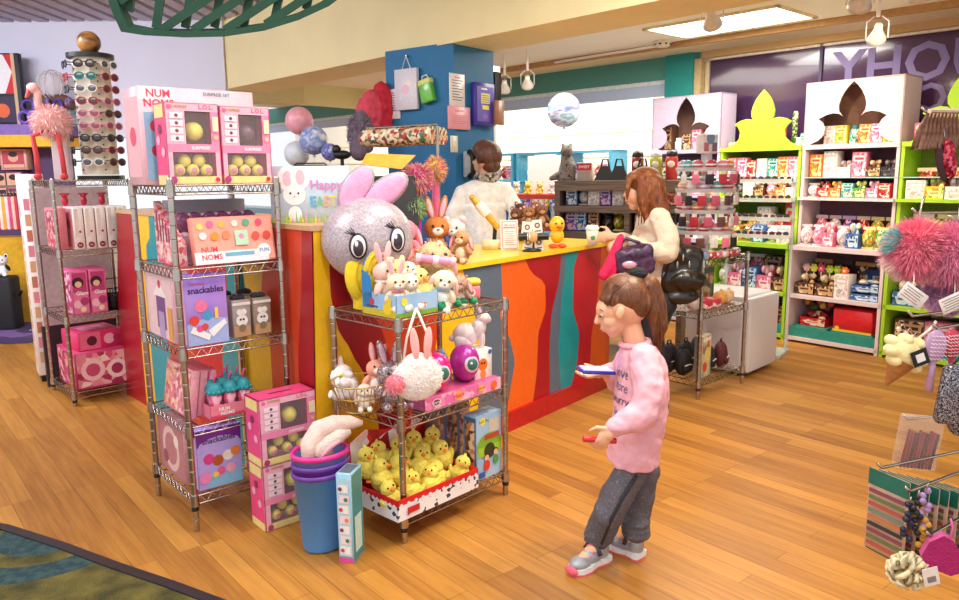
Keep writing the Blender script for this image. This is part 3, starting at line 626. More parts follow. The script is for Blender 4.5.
# shelf 3
SN = [('e', 0.6, 0.15, 0.5, '#A9B8EE', 0.45), ('t', 'num noms', 0.3, 0.87, 0.05, '#E8445F', 0.4), ('t', 'snackables', 0.5, 0.78, 0.13, '#41204E', 0.86), ('c', 0.36, 0.56, 0.09, '#F07AA8'), ('c', 0.18, 0.36, 0.07, '#E2483C'), ('c', 0.5, 0.42, 0.07, '#4C9ED2'), ('r', 0.68, 0.36, 0.76, 0.52, '#F2D14E'),
      ('p', ((0.06, 0.2), (0.5, 0.06), (0.56, 0.14), (0.14, 0.28)), '#FBF7FA'), ('p', ((0.5, 0.2), (0.9, 0.34), (0.96, 0.28), (0.6, 0.1)), '#FBF7FA'), ('c', 0.3, 0.24, 0.05, '#E9579A'), ('c', 0.42, 0.26, 0.05, '#D94C4C')]
VIO = PR(('#8C6AD6', '#B08AE2', '#C9A0E8'), 5, 0.35, smooth=True)
carton('toy_box', 'lilac snack toy box with a purple title on the middle shelf of the tall rack', 'toy box', R2(0.115, 0.065, Z3), A2, (0.165, 0.07, 0.28), '#9B7BDC', None, f=SN, l=[('r', 0.05, 0.02, 0.95, 0.98, '#D8A3BC')], m=VIO)
carton('toy_box', 'pink playset box standing side-on behind the lilac box at the shelf end', 'toy box', R2(0.05, 0.28, Z3), A2, (0.07, 0.33, 0.285), '#E6B3BE', None,
       l=[('r', 0.03, 0.02, 0.97, 0.98, '#EDC7CB'), ('r', 0.4, 0.15, 0.72, 0.62, '#7A4F8E'), ('r', 0.46, 0.02, 0.66, 0.4, '#B79AC8'), ('p', ((0.3, 0.62), (0.8, 0.62), (0.55, 0.86)), '#F4E6E4'), ('c', 0.55, 0.8, 0.06, '#D2405A'), ('r', 0.8, 0.04, 0.95, 0.5, '#E8A04E')])
for k in range(2):
    for j in range(2):
        o = carton('figure_box', 'small %s box with white-eared puppet face and dark tuft, %s on the middle shelf' % (('grey', 'brown')[k], ('front row', 'row behind')[j]), 'toy box', R2(0.27 + k * 0.09, 0.10 + j * 0.14, Z3), A2, (0.078, 0.07, 0.155), ('#A89C98', '#9A8672')[k], 'small puppet boxes',
               f=[('r', 0.06, 0.02, 0.94, 0.3, '#C79C72'), ('c', 0.5, 0.45, 0.16, '#F4F0EC'), ('c', 0.38, 0.68, 0.08, '#F4F0EC'), ('c', 0.62, 0.68, 0.08, '#F4F0EC'), ('c', 0.42, 0.48, 0.03, '#2A2222'), ('c', 0.58, 0.48, 0.03, '#2A2222'), ('r', 0, 0.86, 1, 0.94, '#EDE6E0'), ('c', 0.5, 0.25, 0.1, '#8A7A5A')], t=[('c', 0.5, 0.5, 0.35, '#3A3238')])
        mb = MB()
        for q in range(5): mb.ell((-0.02 + q * 0.01, 0, 0.16 + 0.004 * (q % 2)), (0.012, 0.02, 0.012), M('#3A3540', 0.9, bump=0.5), seg=8, rings=6)
        mb.build('tuft', o)
# shelf 4
o = None
for k in range(3):
    carton('play_book', 'thin pink play set box leaning on the fourth shelf, %s of three' % ('front one', 'middle one', 'back one')[k], 'toy box', R2(0.05 + k * 0.042, 0.25 + k * 0.02, Z4), A2 - R(90), (0.30, 0.03, 0.20 - 0.01 * k), '#E69AA8', 'thin pink play set boxes',
           f=[('r', 0.03, 0.04, 0.97, 0.96, PR(('#E57B8C', '#F3C9C4', '#C95A6A', '#F0B28A', '#D9889A'), 45)), ('t', 'sweet shop', 0.5, 0.88, 0.12, '#A3243E', 0.7)], t=[('r', 0, 0, 1, 1, '#D8687C')], tilt=R(-9))
tr = thing('display_tray', 'pink cardboard tray with red lettering holding teal-topped tumblers', 'tray', R2(0.20, 0.13, Z4), A2)
mb = MB(); PT = inkm('#F3889C'); W_, D_, H_ = 0.20, 0.19, 0.055
for a in ((-W_ / 2, W_ / 2, -D_ / 2, -D_ / 2 + 0.003), (-W_ / 2, W_ / 2, D_ / 2 - 0.003, D_ / 2), (-W_ / 2, -W_ / 2 + 0.003, -D_ / 2, D_ / 2), (W_ / 2 - 0.003, W_ / 2, -D_ / 2, D_ / 2)): mb.b0(*a, 0, H_, PT)
mb.b0(-W_ / 2, W_ / 2, -D_ / 2, D_ / 2, 0, 0.003, PT)
art(mb, (W_, D_, H_), 'f', [('r', 0, 0, 1, 0.25, '#E04868'), ('t', 'NUM', 0.3, 0.66, 0.38, '#FFFFFF', 0.4), ('t', 'NOMS', 0.36, 0.32, 0.38, '#FFFFFF', 0.5)]); mb.build('tray', tr)
cup = None
for k, (a, b) in enumerate(((-0.06, -0.055), (0.0, -0.055), (0.06, -0.055), (-0.06, 0.01), (0.0, 0.01), (0.06, 0.01), (-0.03, 0.065), (0.04, 0.065))):
    lab = 'pink tumbler toy with a %s scalloped lid in the pink tray, %s, place %s' % (('teal', 'blue-green')[k % 2], ('front row', 'middle row', 'back row')[k // 3], ('left', 'centre', 'right')[k % 3])
    loc = Fr(R2(0.2, 0.13).x, R2(0.2, 0.13).y, 40.8)(a, b, Z4 + 0.004)
    if cup is None:
        cup = thing('toy_tumbler', lab, 'toy cup', loc, A2, 'tumbler toys in the pink tray')
        mb = MB(); mb.lathe([(0, 0), (0.021, 0), (0.027, 0.095), (0.0, 0.095)], (0, 0, 0), PR(('#E86C94', '#F3A9BE', '#E2557E', '#F3A9BE', '#7A3A52'), 55), seg=16); mb.build('cup', cup)
        mb = MB(); mb.lathe([(0.030, 0.092), (0.032, 0.10), (0.030, 0.118), (0.018, 0.135), (0, 0.138)], (0, 0, 0), M('#2E9AA6', 0.4), seg=16)
        for q in range(9): mb.ell((0.029 * math.cos(q * 0.7), 0.029 * math.sin(q * 0.7), 0.1), 0.009, M('#2E9AA6', 0.4), seg=8, rings=6)
        mb.build('lid', cup)
        mb = MB(); mb.tube([(0, 0, 0.135), (0.004, 0, 0.16), (0.012, 0, 0.175)], 0.004, M('#E94F9A', 0.4)); mb.build('straw', cup)
    else: dup(cup, lab, loc, A2)
# shelf 5
carton('toy_box', 'wide lilac snack toy box with a pale blue bowl print on the bottom shelf', 'toy box', R2(0.125, 0.065, Z5), A2, (0.185, 0.07, 0.25), '#A58AE6', None,
       f=[('r', 0, 0.72, 1, 1, '#7A2C96'), ('e', 0.5, 0.3, 0.62, '#B9A6EA', 0.9), ('t', 'snackables', 0.5, 0.8, 0.13, '#41204E', 0.86), ('e', 0.6, 0.12, 0.34, '#8CC3E6', 0.5), ('c', 0.25, 0.5, 0.09, '#D9408E'), ('c', 0.45, 0.45, 0.09, '#B65A2A'), ('c', 0.68, 0.5, 0.09, '#EDE4D8'), ('c', 0.85, 0.55, 0.08, '#E8863E'), ('c', 0.5, 0.26, 0.07, '#E6609A'), ('c', 0.72, 0.28, 0.08, '#F4A6C0'), ('c', 0.15, 0.2, 0.1, '#F08CC0'), ('c', 0.38, 0.22, 0.05, '#F2D25A')], l=[('r', 0.05, 0.02, 0.95, 0.98, '#C8A0CC')])
carton('toy_box', 'brown-pink toy box with a looping print on the bottom shelf, side-on', 'toy box', R2(0.055, 0.28, Z5), A2, (0.08, 0.32, 0.235), '#C88C92', None,
       l=[('r', 0.03, 0.02, 0.97, 0.98, '#B97880'), ('c', 0.5, 0.5, 0.42, '#E4BEB8'), ('c', 0.5, 0.5, 0.3, '#B97880'), ('c', 0.72, 0.7, 0.12, '#F1DED2'), ('c', 0.28, 0.3, 0.12, '#9E4A62')])

# ---------------------------------------------------------------- tall rack at the far left
A1 = R(42.5); K1, K2, K3, K4 = (z + 0.0145 for z in (1.375, 0.955, 0.545, 0.07))
for k in range(5):
    carton('doll_box', 'tall narrow white box with a dark round badge, %s from left in its row' % ORD[k], 'toy box', R1(0.125 + k * 0.064, 0.12, K2), A1, (0.056, 0.2, 0.255), '#EDE3E0', 'white doll boxes on the far left rack',
           f=[('r', 0.12, 0.3, 0.5, 0.96, '#E0CFC8'), ('c', 0.5, 0.1, 0.07, '#8C2A3C'), ('t', 'fun', 0.5, 0.1, 0.05, '#F4DADA', 0.5), ('c', 0.6, 0.42, 0.03, '#B03A52')], l=[('r', 0.05, 0.03, 0.95, 0.97, '#D98C94'), ('c', 0.5, 0.6, 0.12, '#B94457')])
for k in range(3):
    mb = MB(); mb.ell((0, 0, 0.03), (0.02, 0.02, 0.03), M('#C8283A', 0.4)); mb.ell((0, 0, 0.065), 0.018, M('#C8283A', 0.4)); mb.box((0, 0, 0.075), (0.055, 0.02, 0.012), M('#C8283A', 0.4))
    tag(mb.build('toy_figure', None, R1(0.14 + k * 0.11, 0.33, K2 + 0.255), A1), 'small red toy figure standing on boxes behind the white doll boxes, %s from the left' % ORD[k], 'toy figure', 'small red toy figures')
    carton('figure_carton', 'low red and white carton behind the white doll boxes under a red figure, %s one' % ORD[k], 'box', R1(0.14 + k * 0.11, 0.33, K2), A1, (0.09, 0.12, 0.253), '#D99AA0')
carton('toy_box', 'clear-fronted pink toy box at the left end of the white doll boxes', 'toy box', R1(0.045, 0.2, K2), A1, (0.06, 0.24, 0.25), '#D87A86', None, l=[('r', 0.05, 0.05, 0.95, 0.95, PR(('#C94A62', '#E9B0A8', '#8C3A4A', '#E07A86'), 50))])
for k in range(2):
    carton('toy_box', ('left', 'right')[k] + ' one of two hot pink toy boxes with girl prints on the third shelf', 'toy box', R1(0.105 + k * 0.105, 0.16, K3), A1, (0.098, 0.22, 0.28), '#DC5C92', 'hot pink boxes on the third shelf',
           f=[('r', 0.06, 0.03, 0.94, 0.97, '#E77DA8'), ('r', 0.1, 0.5, 0.9, 0.94, '#C2407C'), ('c', 0.4, 0.72, 0.12, '#3A2030'), ('c', 0.42, 0.68, 0.07, '#F0C2A6'), ('t', 'Glam', 0.6, 0.48, 0.12, '#FFFFFF', 0.7), ('c', 0.3, 0.24, 0.09, '#F7C3D2'), ('c', 0.7, 0.3, 0.09, '#B83A78'), ('c', 0.6, 0.12, 0.06, '#F6E4B0')], l=[('r', 0.06, 0.04, 0.94, 0.96, PR(('#B83A78', '#E79ABC', '#7A2450', '#F0C2C8'), 40))])
t = thing('basket', 'black wire basket of dark goods on the third shelf of the far left rack', 'basket', R1(0.335, 0.2, K3), A1)
mb = MB(); BK = M('#17151A', 0.4, 0.4)
for z in (0.0, 0.05, 0.11):
    mb.tube([(-0.075, -0.11, z), (0.075, -0.11, z), (0.075, 0.11, z), (-0.075, 0.11, z)], 0.004, BK, closed=True)
for i in range(9):
    for y in (-0.11, 0.11): mb.cyl((-0.07 + i * 0.0175, y, 0), (-0.07 + i * 0.0175, y, 0.11), 0.0022, BK, seg=5)
for i in range(11):
    for x in (-0.075, 0.075): mb.cyl((x, -0.1 + i * 0.02, 0), (x, -0.1 + i * 0.02, 0.11), 0.0022, BK, seg=5)
mb.b0(-0.075, 0.075, -0.11, 0.11, 0, 0.004, BK); mb.build('wire_basket', t)
mb = MB(); mb.tube([(-0.07, 0, 0.11), (-0.05, 0, 0.19), (0.05, 0, 0.19), (0.07, 0, 0.11)], 0.004, BK); mb.build('handle', t)
for k in range(5):
    mb = MB(); mb.rbox((0, 0, 0.045), (0.05, 0.08, 0.09), M(('#2A2228', '#4A2038', '#1C2430', '#3A2A24', '#2A1A30')[k], 0.5), 0.02)
    tag(mb.build('pouch', None, R1(0.31 + (k % 2) * 0.055, 0.13 + 0.045 * k * 0.7, K3 + 0.006), A1 + 0.2 * k), 'dark soft pouch inside the black wire basket, %s from the front' % ORD[k], 'pouch', 'dark pouches in the black basket')
carton('toy_box', 'lower and larger magenta toy box on the bottom shelf of the far left rack', 'toy box', R1(0.2, 0.24, K4), A1, (0.34, 0.40, 0.235), '#C9406E', None,
       f=[('r', 0.03, 0.05, 0.97, 0.95, PR(('#D8557E', '#F0B0B4', '#A82E58', '#E88AA0', '#F3D6C8'), 26)), ('c', 0.3, 0.5, 0.3, '#F2C6CC'), ('c', 0.3, 0.5, 0.18, '#C84A78'), ('c', 0.72, 0.45, 0.26, '#F4D9D4'), ('c', 0.72, 0.45, 0.15, '#A8325E')], l=[('r', 0.03, 0.05, 0.97, 0.95, PR(('#B83A68', '#E8A0A8', '#8A2848', '#D8788C'), 26))])
carton('toy_box', 'smaller bright pink toy box lying on the bottom box of the far left rack', 'toy box', R1(0.19, 0.22, K4 + 0.235), A1 + 0.12, (0.27, 0.26, 0.12), '#E0346E', None,
       f=[('r', 0.03, 0.06, 0.5, 0.94, '#EE6F9A'), ('c', 0.3, 0.5, 0.26, '#5A1A38'), ('c', 0.7, 0.5, 0.28, '#F4B4C4'), ('c', 0.88, 0.5, 0.2, '#C22A58')], t=[('r', 0.1, 0.1, 0.9, 0.9, '#C22E62'), ('r', 0.2, 0.25, 0.8, 0.75, '#E88AA8')])
# ---------------------------------------------------------------- plush animals and soft things
def tuft(mb, c, r, n, ln, mats, rot=None, thin=0.002, seed=1, droop=0.3):     # fur strands over an ellipsoid
    q = random.Random(seed); c = Vector(c); rot = rot or Matrix.Identity(3)
    for m in mats:
        vs = []; fs = []
        for i in range(n // len(mats)):
            z = q.uniform(-1, 1); a = q.uniform(0, 2 * math.pi); s = math.sqrt(1 - z * z); d = Vector((s * math.cos(a), s * math.sin(a), z))
            p = c + rot @ Vector((d.x * r[0], d.y * r[1], d.z * r[2])); d = rot @ d
            t = d.orthogonal().normalized(); t.rotate(Matrix.Rotation(q.uniform(0, 6.28), 3, 'Z')); t = (t - d * t.dot(d)).normalized()
            L_ = ln * q.uniform(0.6, 1.2); mid = p + d * L_ * 0.6 + t * L_ * 0.15; tip = p + d * L_ + t * L_ * 0.4 + Vector((0, 0, -L_ * droop)); sd = d.cross(t) * thin; k = len(vs)
            vs += [p - sd, p + sd, mid + sd * 0.7, mid - sd * 0.7, tip]; fs += [(k, k + 1, k + 2, k + 3), (k + 3, k + 2, k + 4)]
        mb.add(vs, fs, m, True)
def plush(name, label, loc, rz, s, body, belly=None, ear='long', inner='#F4B5C2', nose='#B56A5A', group=None, rot=None, cat='plush toy', scarf=None, fuzz=0, armcol=None, eye='#1A1416'):
    t = thing(name, label, cat, loc, rz, group, rot); bm_ = body if not isinstance(body, str) else M(body, 0.95, var=0.12, vs=18, bump=0.5, bs=160); bl = M(belly, 0.95, bump=0.4, bs=160) if belly else bm_
    v = lambda x, y, z: (x * s, y * s, z * s)
    mb = MB(); rnd_ = ear == 'chick'
    if rnd_:
        mb.ell(v(0, 0, 0.36), v(0.33, 0.33, 0.36), bm_); mb.ell(v(0, -0.06, 0.78), v(0.25, 0.24, 0.23), bm_)
        for k in (-1, 1): mb.ell(v(0.31 * k, -0.03, 0.42), v(0.08, 0.16, 0.19), bm_, Matrix.Rotation(0.4 * k, 3, 'Y'))
        for k in range(3): mb.ell(v(0.03 * (k - 1), -0.02, 1.02), v(0.02, 0.02, 0.06), bm_, seg=8, rings=6)
    else:
        mb.ell(v(0, 0, 0.29), v(0.25, 0.21, 0.29), bm_); mb.ell(v(0, -0.12, 0.28), v(0.16, 0.12, 0.2), bl); mb.ell(v(0, -0.03, 0.71), v(0.27, 0.24, 0.235), bm_)
        for k in (-1, 1):
            mb.ell(v(0.25 * k, -0.1, 0.38), v(0.08, 0.1, 0.17), M(armcol, 0.9) if armcol else bm_, Matrix.Rotation(-0.5 * k, 3, 'Y')); mb.ell(v(0.16 * k, -0.24, 0.09), v(0.1, 0.17, 0.09), bm_); mb.ell(v(0.16 * k, -0.4, 0.1), v(0.085, 0.03, 0.085), bl)
        mb.ell(v(0, -0.23, 0.65), v(0.12, 0.08, 0.09), bl); mb.ell(v(0, 0.22, 0.14), v(0.09, 0.08, 0.09), bl)
    if fuzz: tuft(mb, v(0, -0.03, 0.71), v(0.26, 0.23, 0.23), fuzz, 0.1 * s, [bm_], thin=0.012 * s, seed=len(label))
    mb.build('body', t)
    for k in (-1, 1):
        m2 = MB(); m2.ell(v(0.1 * k, -0.25 if not rnd_ else -0.27, 0.76 if not rnd_ else 0.84), 0.032 * s, M(eye, 0.15, coat=0.5), seg=10, rings=8); m2.build('eye', t)
        m2 = MB()
        if ear == 'long':
            q = Matrix.Rotation(0.25 * k, 3, 'Y'); m2.ell(v(0.14 * k, 0.0, 1.12), v(0.085, 0.05, 0.27), bm_, q); m2.ell(v(0.14 * k, -0.035, 1.12), v(0.055, 0.03, 0.21), M(inner, 0.9, bump=0.3), q); m2.build('ear', t)
        elif ear == 'lop':
            q = Matrix.Rotation(-0.25 * k, 3, 'Y'); m2.ell(v(0.29 * k, -0.02, 0.58), v(0.07, 0.1, 0.25), bm_, q); m2.ell(v(0.31 * k, -0.08, 0.58), v(0.045, 0.06, 0.18), M(inner, 0.9, bump=0.3), q); m2.build('ear', t)
        elif ear == 'round':
            m2.ell(v(0.2 * k, 0.0, 0.93), v(0.09, 0.05, 0.09), bm_); m2.ell(v(0.2 * k, -0.035, 0.93), v(0.055, 0.03, 0.055), M(inner, 0.9)); m2.build('ear', t)
        elif rnd_:
            m2.ell(v(0.12 * k, -0.24, 0.03), v(0.09, 0.14, 0.04), M('#F08A2A', 0.7)); m2.build('foot', t)
    m2 = MB()
    if rnd_: m2.cyl(v(0, -0.26, 0.76), v(0, -0.42, 0.73), 0.08 * s, M('#F0892B', 0.6), 0.01 * s, seg=10); m2.build('beak', t)
    else: m2.ell(v(0, -0.31, 0.69), v(0.035, 0.02, 0.025), M(nose, 0.4), seg=10, rings=6); m2.build('nose', t)
    if scarf: m2 = MB(); m2.lathe([(0.17 * s, -0.05 * s), (0.22 * s, 0), (0.17 * s, 0.05 * s)], v(0, -0.01, 0.52), M(scarf, 0.8), seg=16); m2.build('ribbon', t)
    return t
A3 = R(46.75); T1, T2, T3 = (z + 0.016 for z in (0.86, 0.478, 0.092))

# --- top of the low rack
t = thing('display_tray', 'pale blue printed cardboard tray of baby plush animals on the low rack top', 'display box', R3(0.115, 0.12, T1), A3)
mb = MB(); BB = PR(('#8EB9E4', '#A9CDEE'), 8, 0.5, smooth=True); w_, d, h = 0.21, 0.2, 0.085
for q in ((-w_ / 2, w_ / 2, -d / 2, -d / 2 + 0.003), (-w_ / 2, w_ / 2, d / 2 - 0.003, d / 2), (-w_ / 2, -w_ / 2 + 0.003, -d / 2, d / 2), (w_ / 2 - 0.003, w_ / 2, -d / 2, d / 2)): mb.b0(*q, 0, h, BB)
mb.b0(-w_ / 2, w_ / 2, -d / 2, d / 2, 0, 0.003, BB)
art(mb, (w_, d, h), 'f', [('r', 0, 0, 1, 0.2, '#7FB23A'), ('e', 0.62, 0.42, 0.3, '#C9503A', 0.4), ('t', 'Baby', 0.62, 0.42, 0.3, '#F4E7DA', 0.4), ('c', 0.18, 0.7, 0.18, '#E8E04A')])
art(mb, (w_, d, h), 'l', [('r', 0, 0, 1, 0.3, '#C7B92E'), ('c', 0.3, 0.6, 0.16, '#C43A3A'), ('r', 0.14, 0.36, 0.46, 0.44, '#3C4C7A'), ('c', 0.75, 0.4, 0.3, '#EBCB2E'), ('c', 0.8, 0.72, 0.18, '#EBCB2E')]); mb.build('tray', t)
mb = MB(); mb.prism([(-0.1, 0), (0.1, 0), (0.1, 0.15)] + [(0.1 * math.cos(q * math.pi / 14), 0.15 + 0.1 * math.sin(q * math.pi / 14)) for q in range(1, 14)] + [(-0.1, 0.15)], (0, d / 2 - 0.005, 0), (1, 0, 0), (0, 0, 1), 0.005, M('#F2D93A', 0.8, bump=0.3), inkm('#3A8FD0'))
for rr_ in (0.085, 0.06): mb.tube([(rr_ * math.cos(q * math.pi / 14), d / 2 - 0.008, 0.15 + rr_ * math.sin(q * math.pi / 14)) for q in range(15)], 0.005, M('#E3C322', 0.8))
mb.ell((-0.01, d / 2 - 0.01, 0.19), (0.022, 0.006, 0.02), M('#A9CBE8', 0.6)); mb.build('header_card', t)
mb = MB(); mb.prism([(0, 0), (0.2, 0), (0.2, 0.17), (0, 0.14)], (-w_ / 2, d / 2, 0), (0, -1, 0), (0, 0, 1), 0.003, inkm('#2F86C8')) if False else mb.prism([(0, 0), (0.07, 0), (0.05, 0.15), (0, 0.17)], (-w_ / 2, d / 2, 0.0), (0, -1, 0), (0, 0, 1), 0.003, inkm('#2F86C8')); mb.build('side_card', t)
TR = Fr(R3(0.115, 0.12).x, R3(0.115, 0.12).y, 46.75)
for k, (a, b, z, s, c, e, sc, nm) in enumerate(((-0.055, -0.045, 0.004, 0.12, '#F4D9B4', 'long', '#E88AA0', 'cream bunny'), (0.0, -0.05, 0.004, 0.115, '#F2E6D6', 'round', None, 'ivory bear'), (0.06, -0.04, 0.004, 0.12, '#F5E08A', 'chick', None, 'yellow chick'),
        (-0.05, 0.035, 0.02, 0.14, '#F3C4B8', 'long', '#F4EEE4', 'peach bunny'), (0.015, 0.03, 0.035, 0.13, '#F1DC8E', 'round', '#E7A0B4', 'butter-yellow lamb'), (0.07, 0.04, 0.02, 0.13, '#F6EFE6', 'lop', '#9CC7E8', 'white lop-eared bunny'))):
    plush('plush_toy', 'baby %s plush peeping out of the pale blue tray' % nm, TR(a, b, T1 + z + 0.015), A3 - 0.4 + 0.15 * k, s * 1.25, c, '#FBF1E6', e, scarf=sc)
# yellow hat, tins, grass
t = thing('easter_hat', 'round yellow felt basket with a blue egg patch before the giant bunny', 'basket', R3(0.10, 0.30, T1), A3)
mb = MB(); YF = M('#F4D62E', 0.85, bump=0.3, bs=120); mb.ell((0, 0, 0.135), (0.105, 0.05, 0.12), YF, seg=28, rings=18); mb.ell((0, -0.046, 0.17), (0.045, 0.012, 0.034), M('#7FB0DC', 0.8))
for rr_ in (0.08, 0.05): mb.tube([(rr_ * math.cos(q * math.pi / 10), -0.05 * math.sqrt(max(0, 1 - (rr_ / 0.105) ** 2)), 0.135 + rr_ * 1.14 * math.sin(q * math.pi / 10)) for q in range(20)], 0.004, M('#DDBB1E', 0.8), closed=True)
mb.build('body', t)
mb = MB(); mb.cyl((0, 0, 0), (0, 0, 0.06), 0.06, M('#E8C928', 0.8)); mb.build('stand', t)
def giant_bunny():
    c = R3(0.15, 0.32, T1); t = thing('bunny_cushion', 'giant silver bunny head cushion with pink ears and big drawn eyes', 'plush toy', c, R(12))
    SIL = SEQ(('#BFB2BA', '#D2C6CE', '#C6B4C0', '#B0A2AC'), 230, 0.2); PK = M('#F0A9D0', 0.7, bump=0.3); hc = Vector((-0.02, 0.0, 0.27))
    mb = MB(); mb.ell(hc, (0.185, 0.13, 0.17), SIL, seg=28, rings=18); mb.ell((0, 0.02, 0.06), (0.1, 0.09, 0.09), SIL); mb.build('body', t)
    for k, (a, L_, x) in enumerate(((0.62, 0.105, -0.10), (0.95, 0.115, -0.02))):
        q = Matrix.Rotation(a, 3, 'Y'); ax = q @ Vector((0, 0, 1)); b = hc + Vector((x, 0.0, 0.12)); mb = MB(); mb.ell(b + ax * L_, (0.056, 0.02, L_), SIL, q); mb.ell(b + ax * L_ + Vector((0, -0.014, 0)), (0.047, 0.012, L_ * 0.9), PK, q); mb.build('ear', t)
    for k, x in enumerate((-0.045, 0.11)):
        q = Vector((hc.x + x * 1.0, 0, hc.z - 0.0 - 0.02 * (1 - k) + 0.005)); nx = x / 0.185; y = -0.13 * math.sqrt(max(0.05, 1 - nx * nx - 0.01)); m2 = MB(); rz = Matrix.Rotation(x * 4.0, 3, 'Z')
        m2.ell((q.x, y - 0.002, q.z), (0.036, 0.012, 0.052), M('#2A2430', 0.4), rz); m2.ell((q.x, y - 0.009, q.z), (0.029, 0.01, 0.043), M('#EDE8EC', 0.4), rz); m2.ell((q.x, y - 0.014, q.z - 0.006), (0.021, 0.01, 0.033), M('#3A3440', 0.2), rz); m2.ell((q.x - 0.007, y - 0.022, q.z + 0.01), (0.007, 0.004, 0.011), WHITE, rz)
        for j in range(4): m2.tube([(q.x - 0.02 + 0.004 * j, y - 0.006, q.z + 0.045), (q.x - 0.05 + 0.008 * j, y - 0.008, q.z + 0.055 + 0.006 * j)], 0.0022, M('#2A2430', 0.4), seg=5)
        m2.build('eye', t)
    m2 = MB(); m2.ell((0.03, -0.132, hc.z - 0.05), (0.014, 0.01, 0.01), M('#E88AA8', 0.4)); m2.build('nose', t)
giant_bunny()
t = plush('plush_toy', 'large tan lop-eared bunny plush sitting behind the pink roll on the rack top', R3(0.34, 0.17, T1), A3 - R(20), 0.27, '#D9B98E', '#F3E6CF', 'lop', group=None, fuzz=160)
plush('plush_toy', 'cream bunny plush with blue eyes leaning between tray and tan bunny', R3(0.27, 0.07, T1), A3 - R(40), 0.17, '#F3E7CC', '#FFFFFF', 'lop', scarf='#A7D3EC', eye='#1D2A33', rot=(R(10), R(12), A3 - R(40)))
mb = MB(); mb.cyl((-0.075, 0, 0), (0.075, 0, 0), 0.016, M('#F596BE', 0.4)); mb.cyl((-0.08, 0, 0), (-0.06, 0, 0), 0.018, M('#F9B9D2', 0.4)); mb.cyl((0.06, 0, 0), (0.08, 0, 0), 0.018, M('#F9B9D2', 0.4)); mb.cyl((-0.01, 0, 0), (0.01, 0, 0), 0.017, M('#FBE3EC', 0.4))
o = mb.build('wrapped_roll', None, R3(0.29, 0.10, T1 + 0.19), A3 - R(40)); o.rotation_euler = (0, R(8), A3 - R(40)); tag(o, 'shiny pink wrapped roll lying across the plush toys on the rack top', 'toy')
plush('plush_toy', 'round dusty brown lamb plush with folded ears near the rack right end', R3(0.40, 0.06, T1), A3 - R(65), 0.135, M('#C7A18A', 0.95, bump=0.8, bs=90), '#EBD5C4', 'lop', fuzz=220, rot=(R(14), 0, A3 - R(65)))
t = thing('gift_tin', 'small pink and yellow dome-lidded toy tin at the right end of the rack top', 'tin', R3(0.515, 0.13, T1), A3 - R(30))
mb = MB(); mb.rbox((0, 0, 0.03), (0.085, 0.055, 0.06), inkm('#EE7C8C'), 0.015); art(mb, (0.085, 0.0552, 0.06), 'f', [('c', 0.5, 0.5, 0.3, '#F7D6DC'), ('c', 0.5, 0.5, 0.16, '#9A3A3A')]); mb.build('body', t)
mb = MB(); mb.rbox((0, 0, 0.073), (0.088, 0.058, 0.03), inkm('#F4D54A'), 0.014); mb.build('lid', t)
for k in range(5):
    a = R3(0.24 + 0.045 * k, 0.02 + 0.01 * (k % 2), T1); mb = MB(); mb.ell((0, 0, 0.016), (0.02, 0.017, 0.016), M(('#1E8C5A', '#F0ECE2', '#1E8C5A', '#2A6E4A', '#2E9464')[k], 0.8, bump=0.5)); mb.ell((0.008, -0.004, 0.03), 0.008, M(('#1E8C5A', '#F0ECE2', '#1E8C5A', '#2A6E4A', '#2E9464')[k], 0.8), seg=8, rings=6)
    tag(mb.build('pompom', None, a, k), '%s fuzzy pompom at the front edge of the low rack top, %s from left' % (('green', 'white', 'green', 'dark green', 'green')[k], ORD[k]), 'pompom', 'pompoms on the low rack top')
# --- middle shelf
def surprise_egg(label, loc, col, s=1.0, tilt=0.0):
    t = thing('toy_egg', label, 'toy egg', loc, A3 - R(15), 'large shiny toy eggs'); t.rotation_euler = (R(-8), tilt, A3 - R(15)); t.scale = (s, s, s)
    mb = MB(); prof = [(0.062 * math.sin(math.pi * i / 16) * (1 - 0.12 * math.cos(math.pi * i / 16)), 0.078 - 0.078 * math.cos(math.pi * i / 16)) for i in range(17)]; mb.lathe(prof, (0, 0, 0), M(col, 0.25, 0.2, coat=0.5, var=0.2, vs=14), seg=24); mb.build('shell', t)
    mb = MB(); mb.ell((0, -0.054, 0.075), (0.034, 0.012, 0.036), M('#E8C9DC', 0.4)); mb.ell((0, -0.06, 0.075), (0.026, 0.01, 0.026), M('#2F6F66', 0.3)); mb.ell((-0.008, -0.067, 0.08), 0.006, WHITE, seg=8, rings=6); mb.build('badge', t)
surprise_egg('shiny purple toy egg with an oval badge on the middle rack shelf', R3(0.415, 0.06, T2 + 0.052), '#B5309E')
surprise_egg('shiny hot pink toy egg with an oval badge under the white bunny bag', R3(0.235, 0.045, T2 + 0.052), '#E8208C')
t = thing('display_tray', 'pink cardboard tray with oval logos holding the toy eggs on the middle shelf', 'tray', R3(0.345, 0.065, T2), A3)
mb = MB(); w_, d, h = 0.44, 0.125, 0.05
for q in ((-w_ / 2, w_ / 2, -d / 2, -d / 2 + 0.003), (-w_ / 2, w_ / 2, d / 2 - 0.003, d / 2), (-w_ / 2, -w_ / 2 + 0.003, -d / 2, d / 2), (w_ / 2 - 0.003, w_ / 2, -d / 2, d / 2)): mb.b0(*q, 0, h, inkm('#F08CC0'))
mb.b0(-w_ / 2, w_ / 2, -d / 2, d / 2, 0, h - 0.002, inkm('#C8508C'))
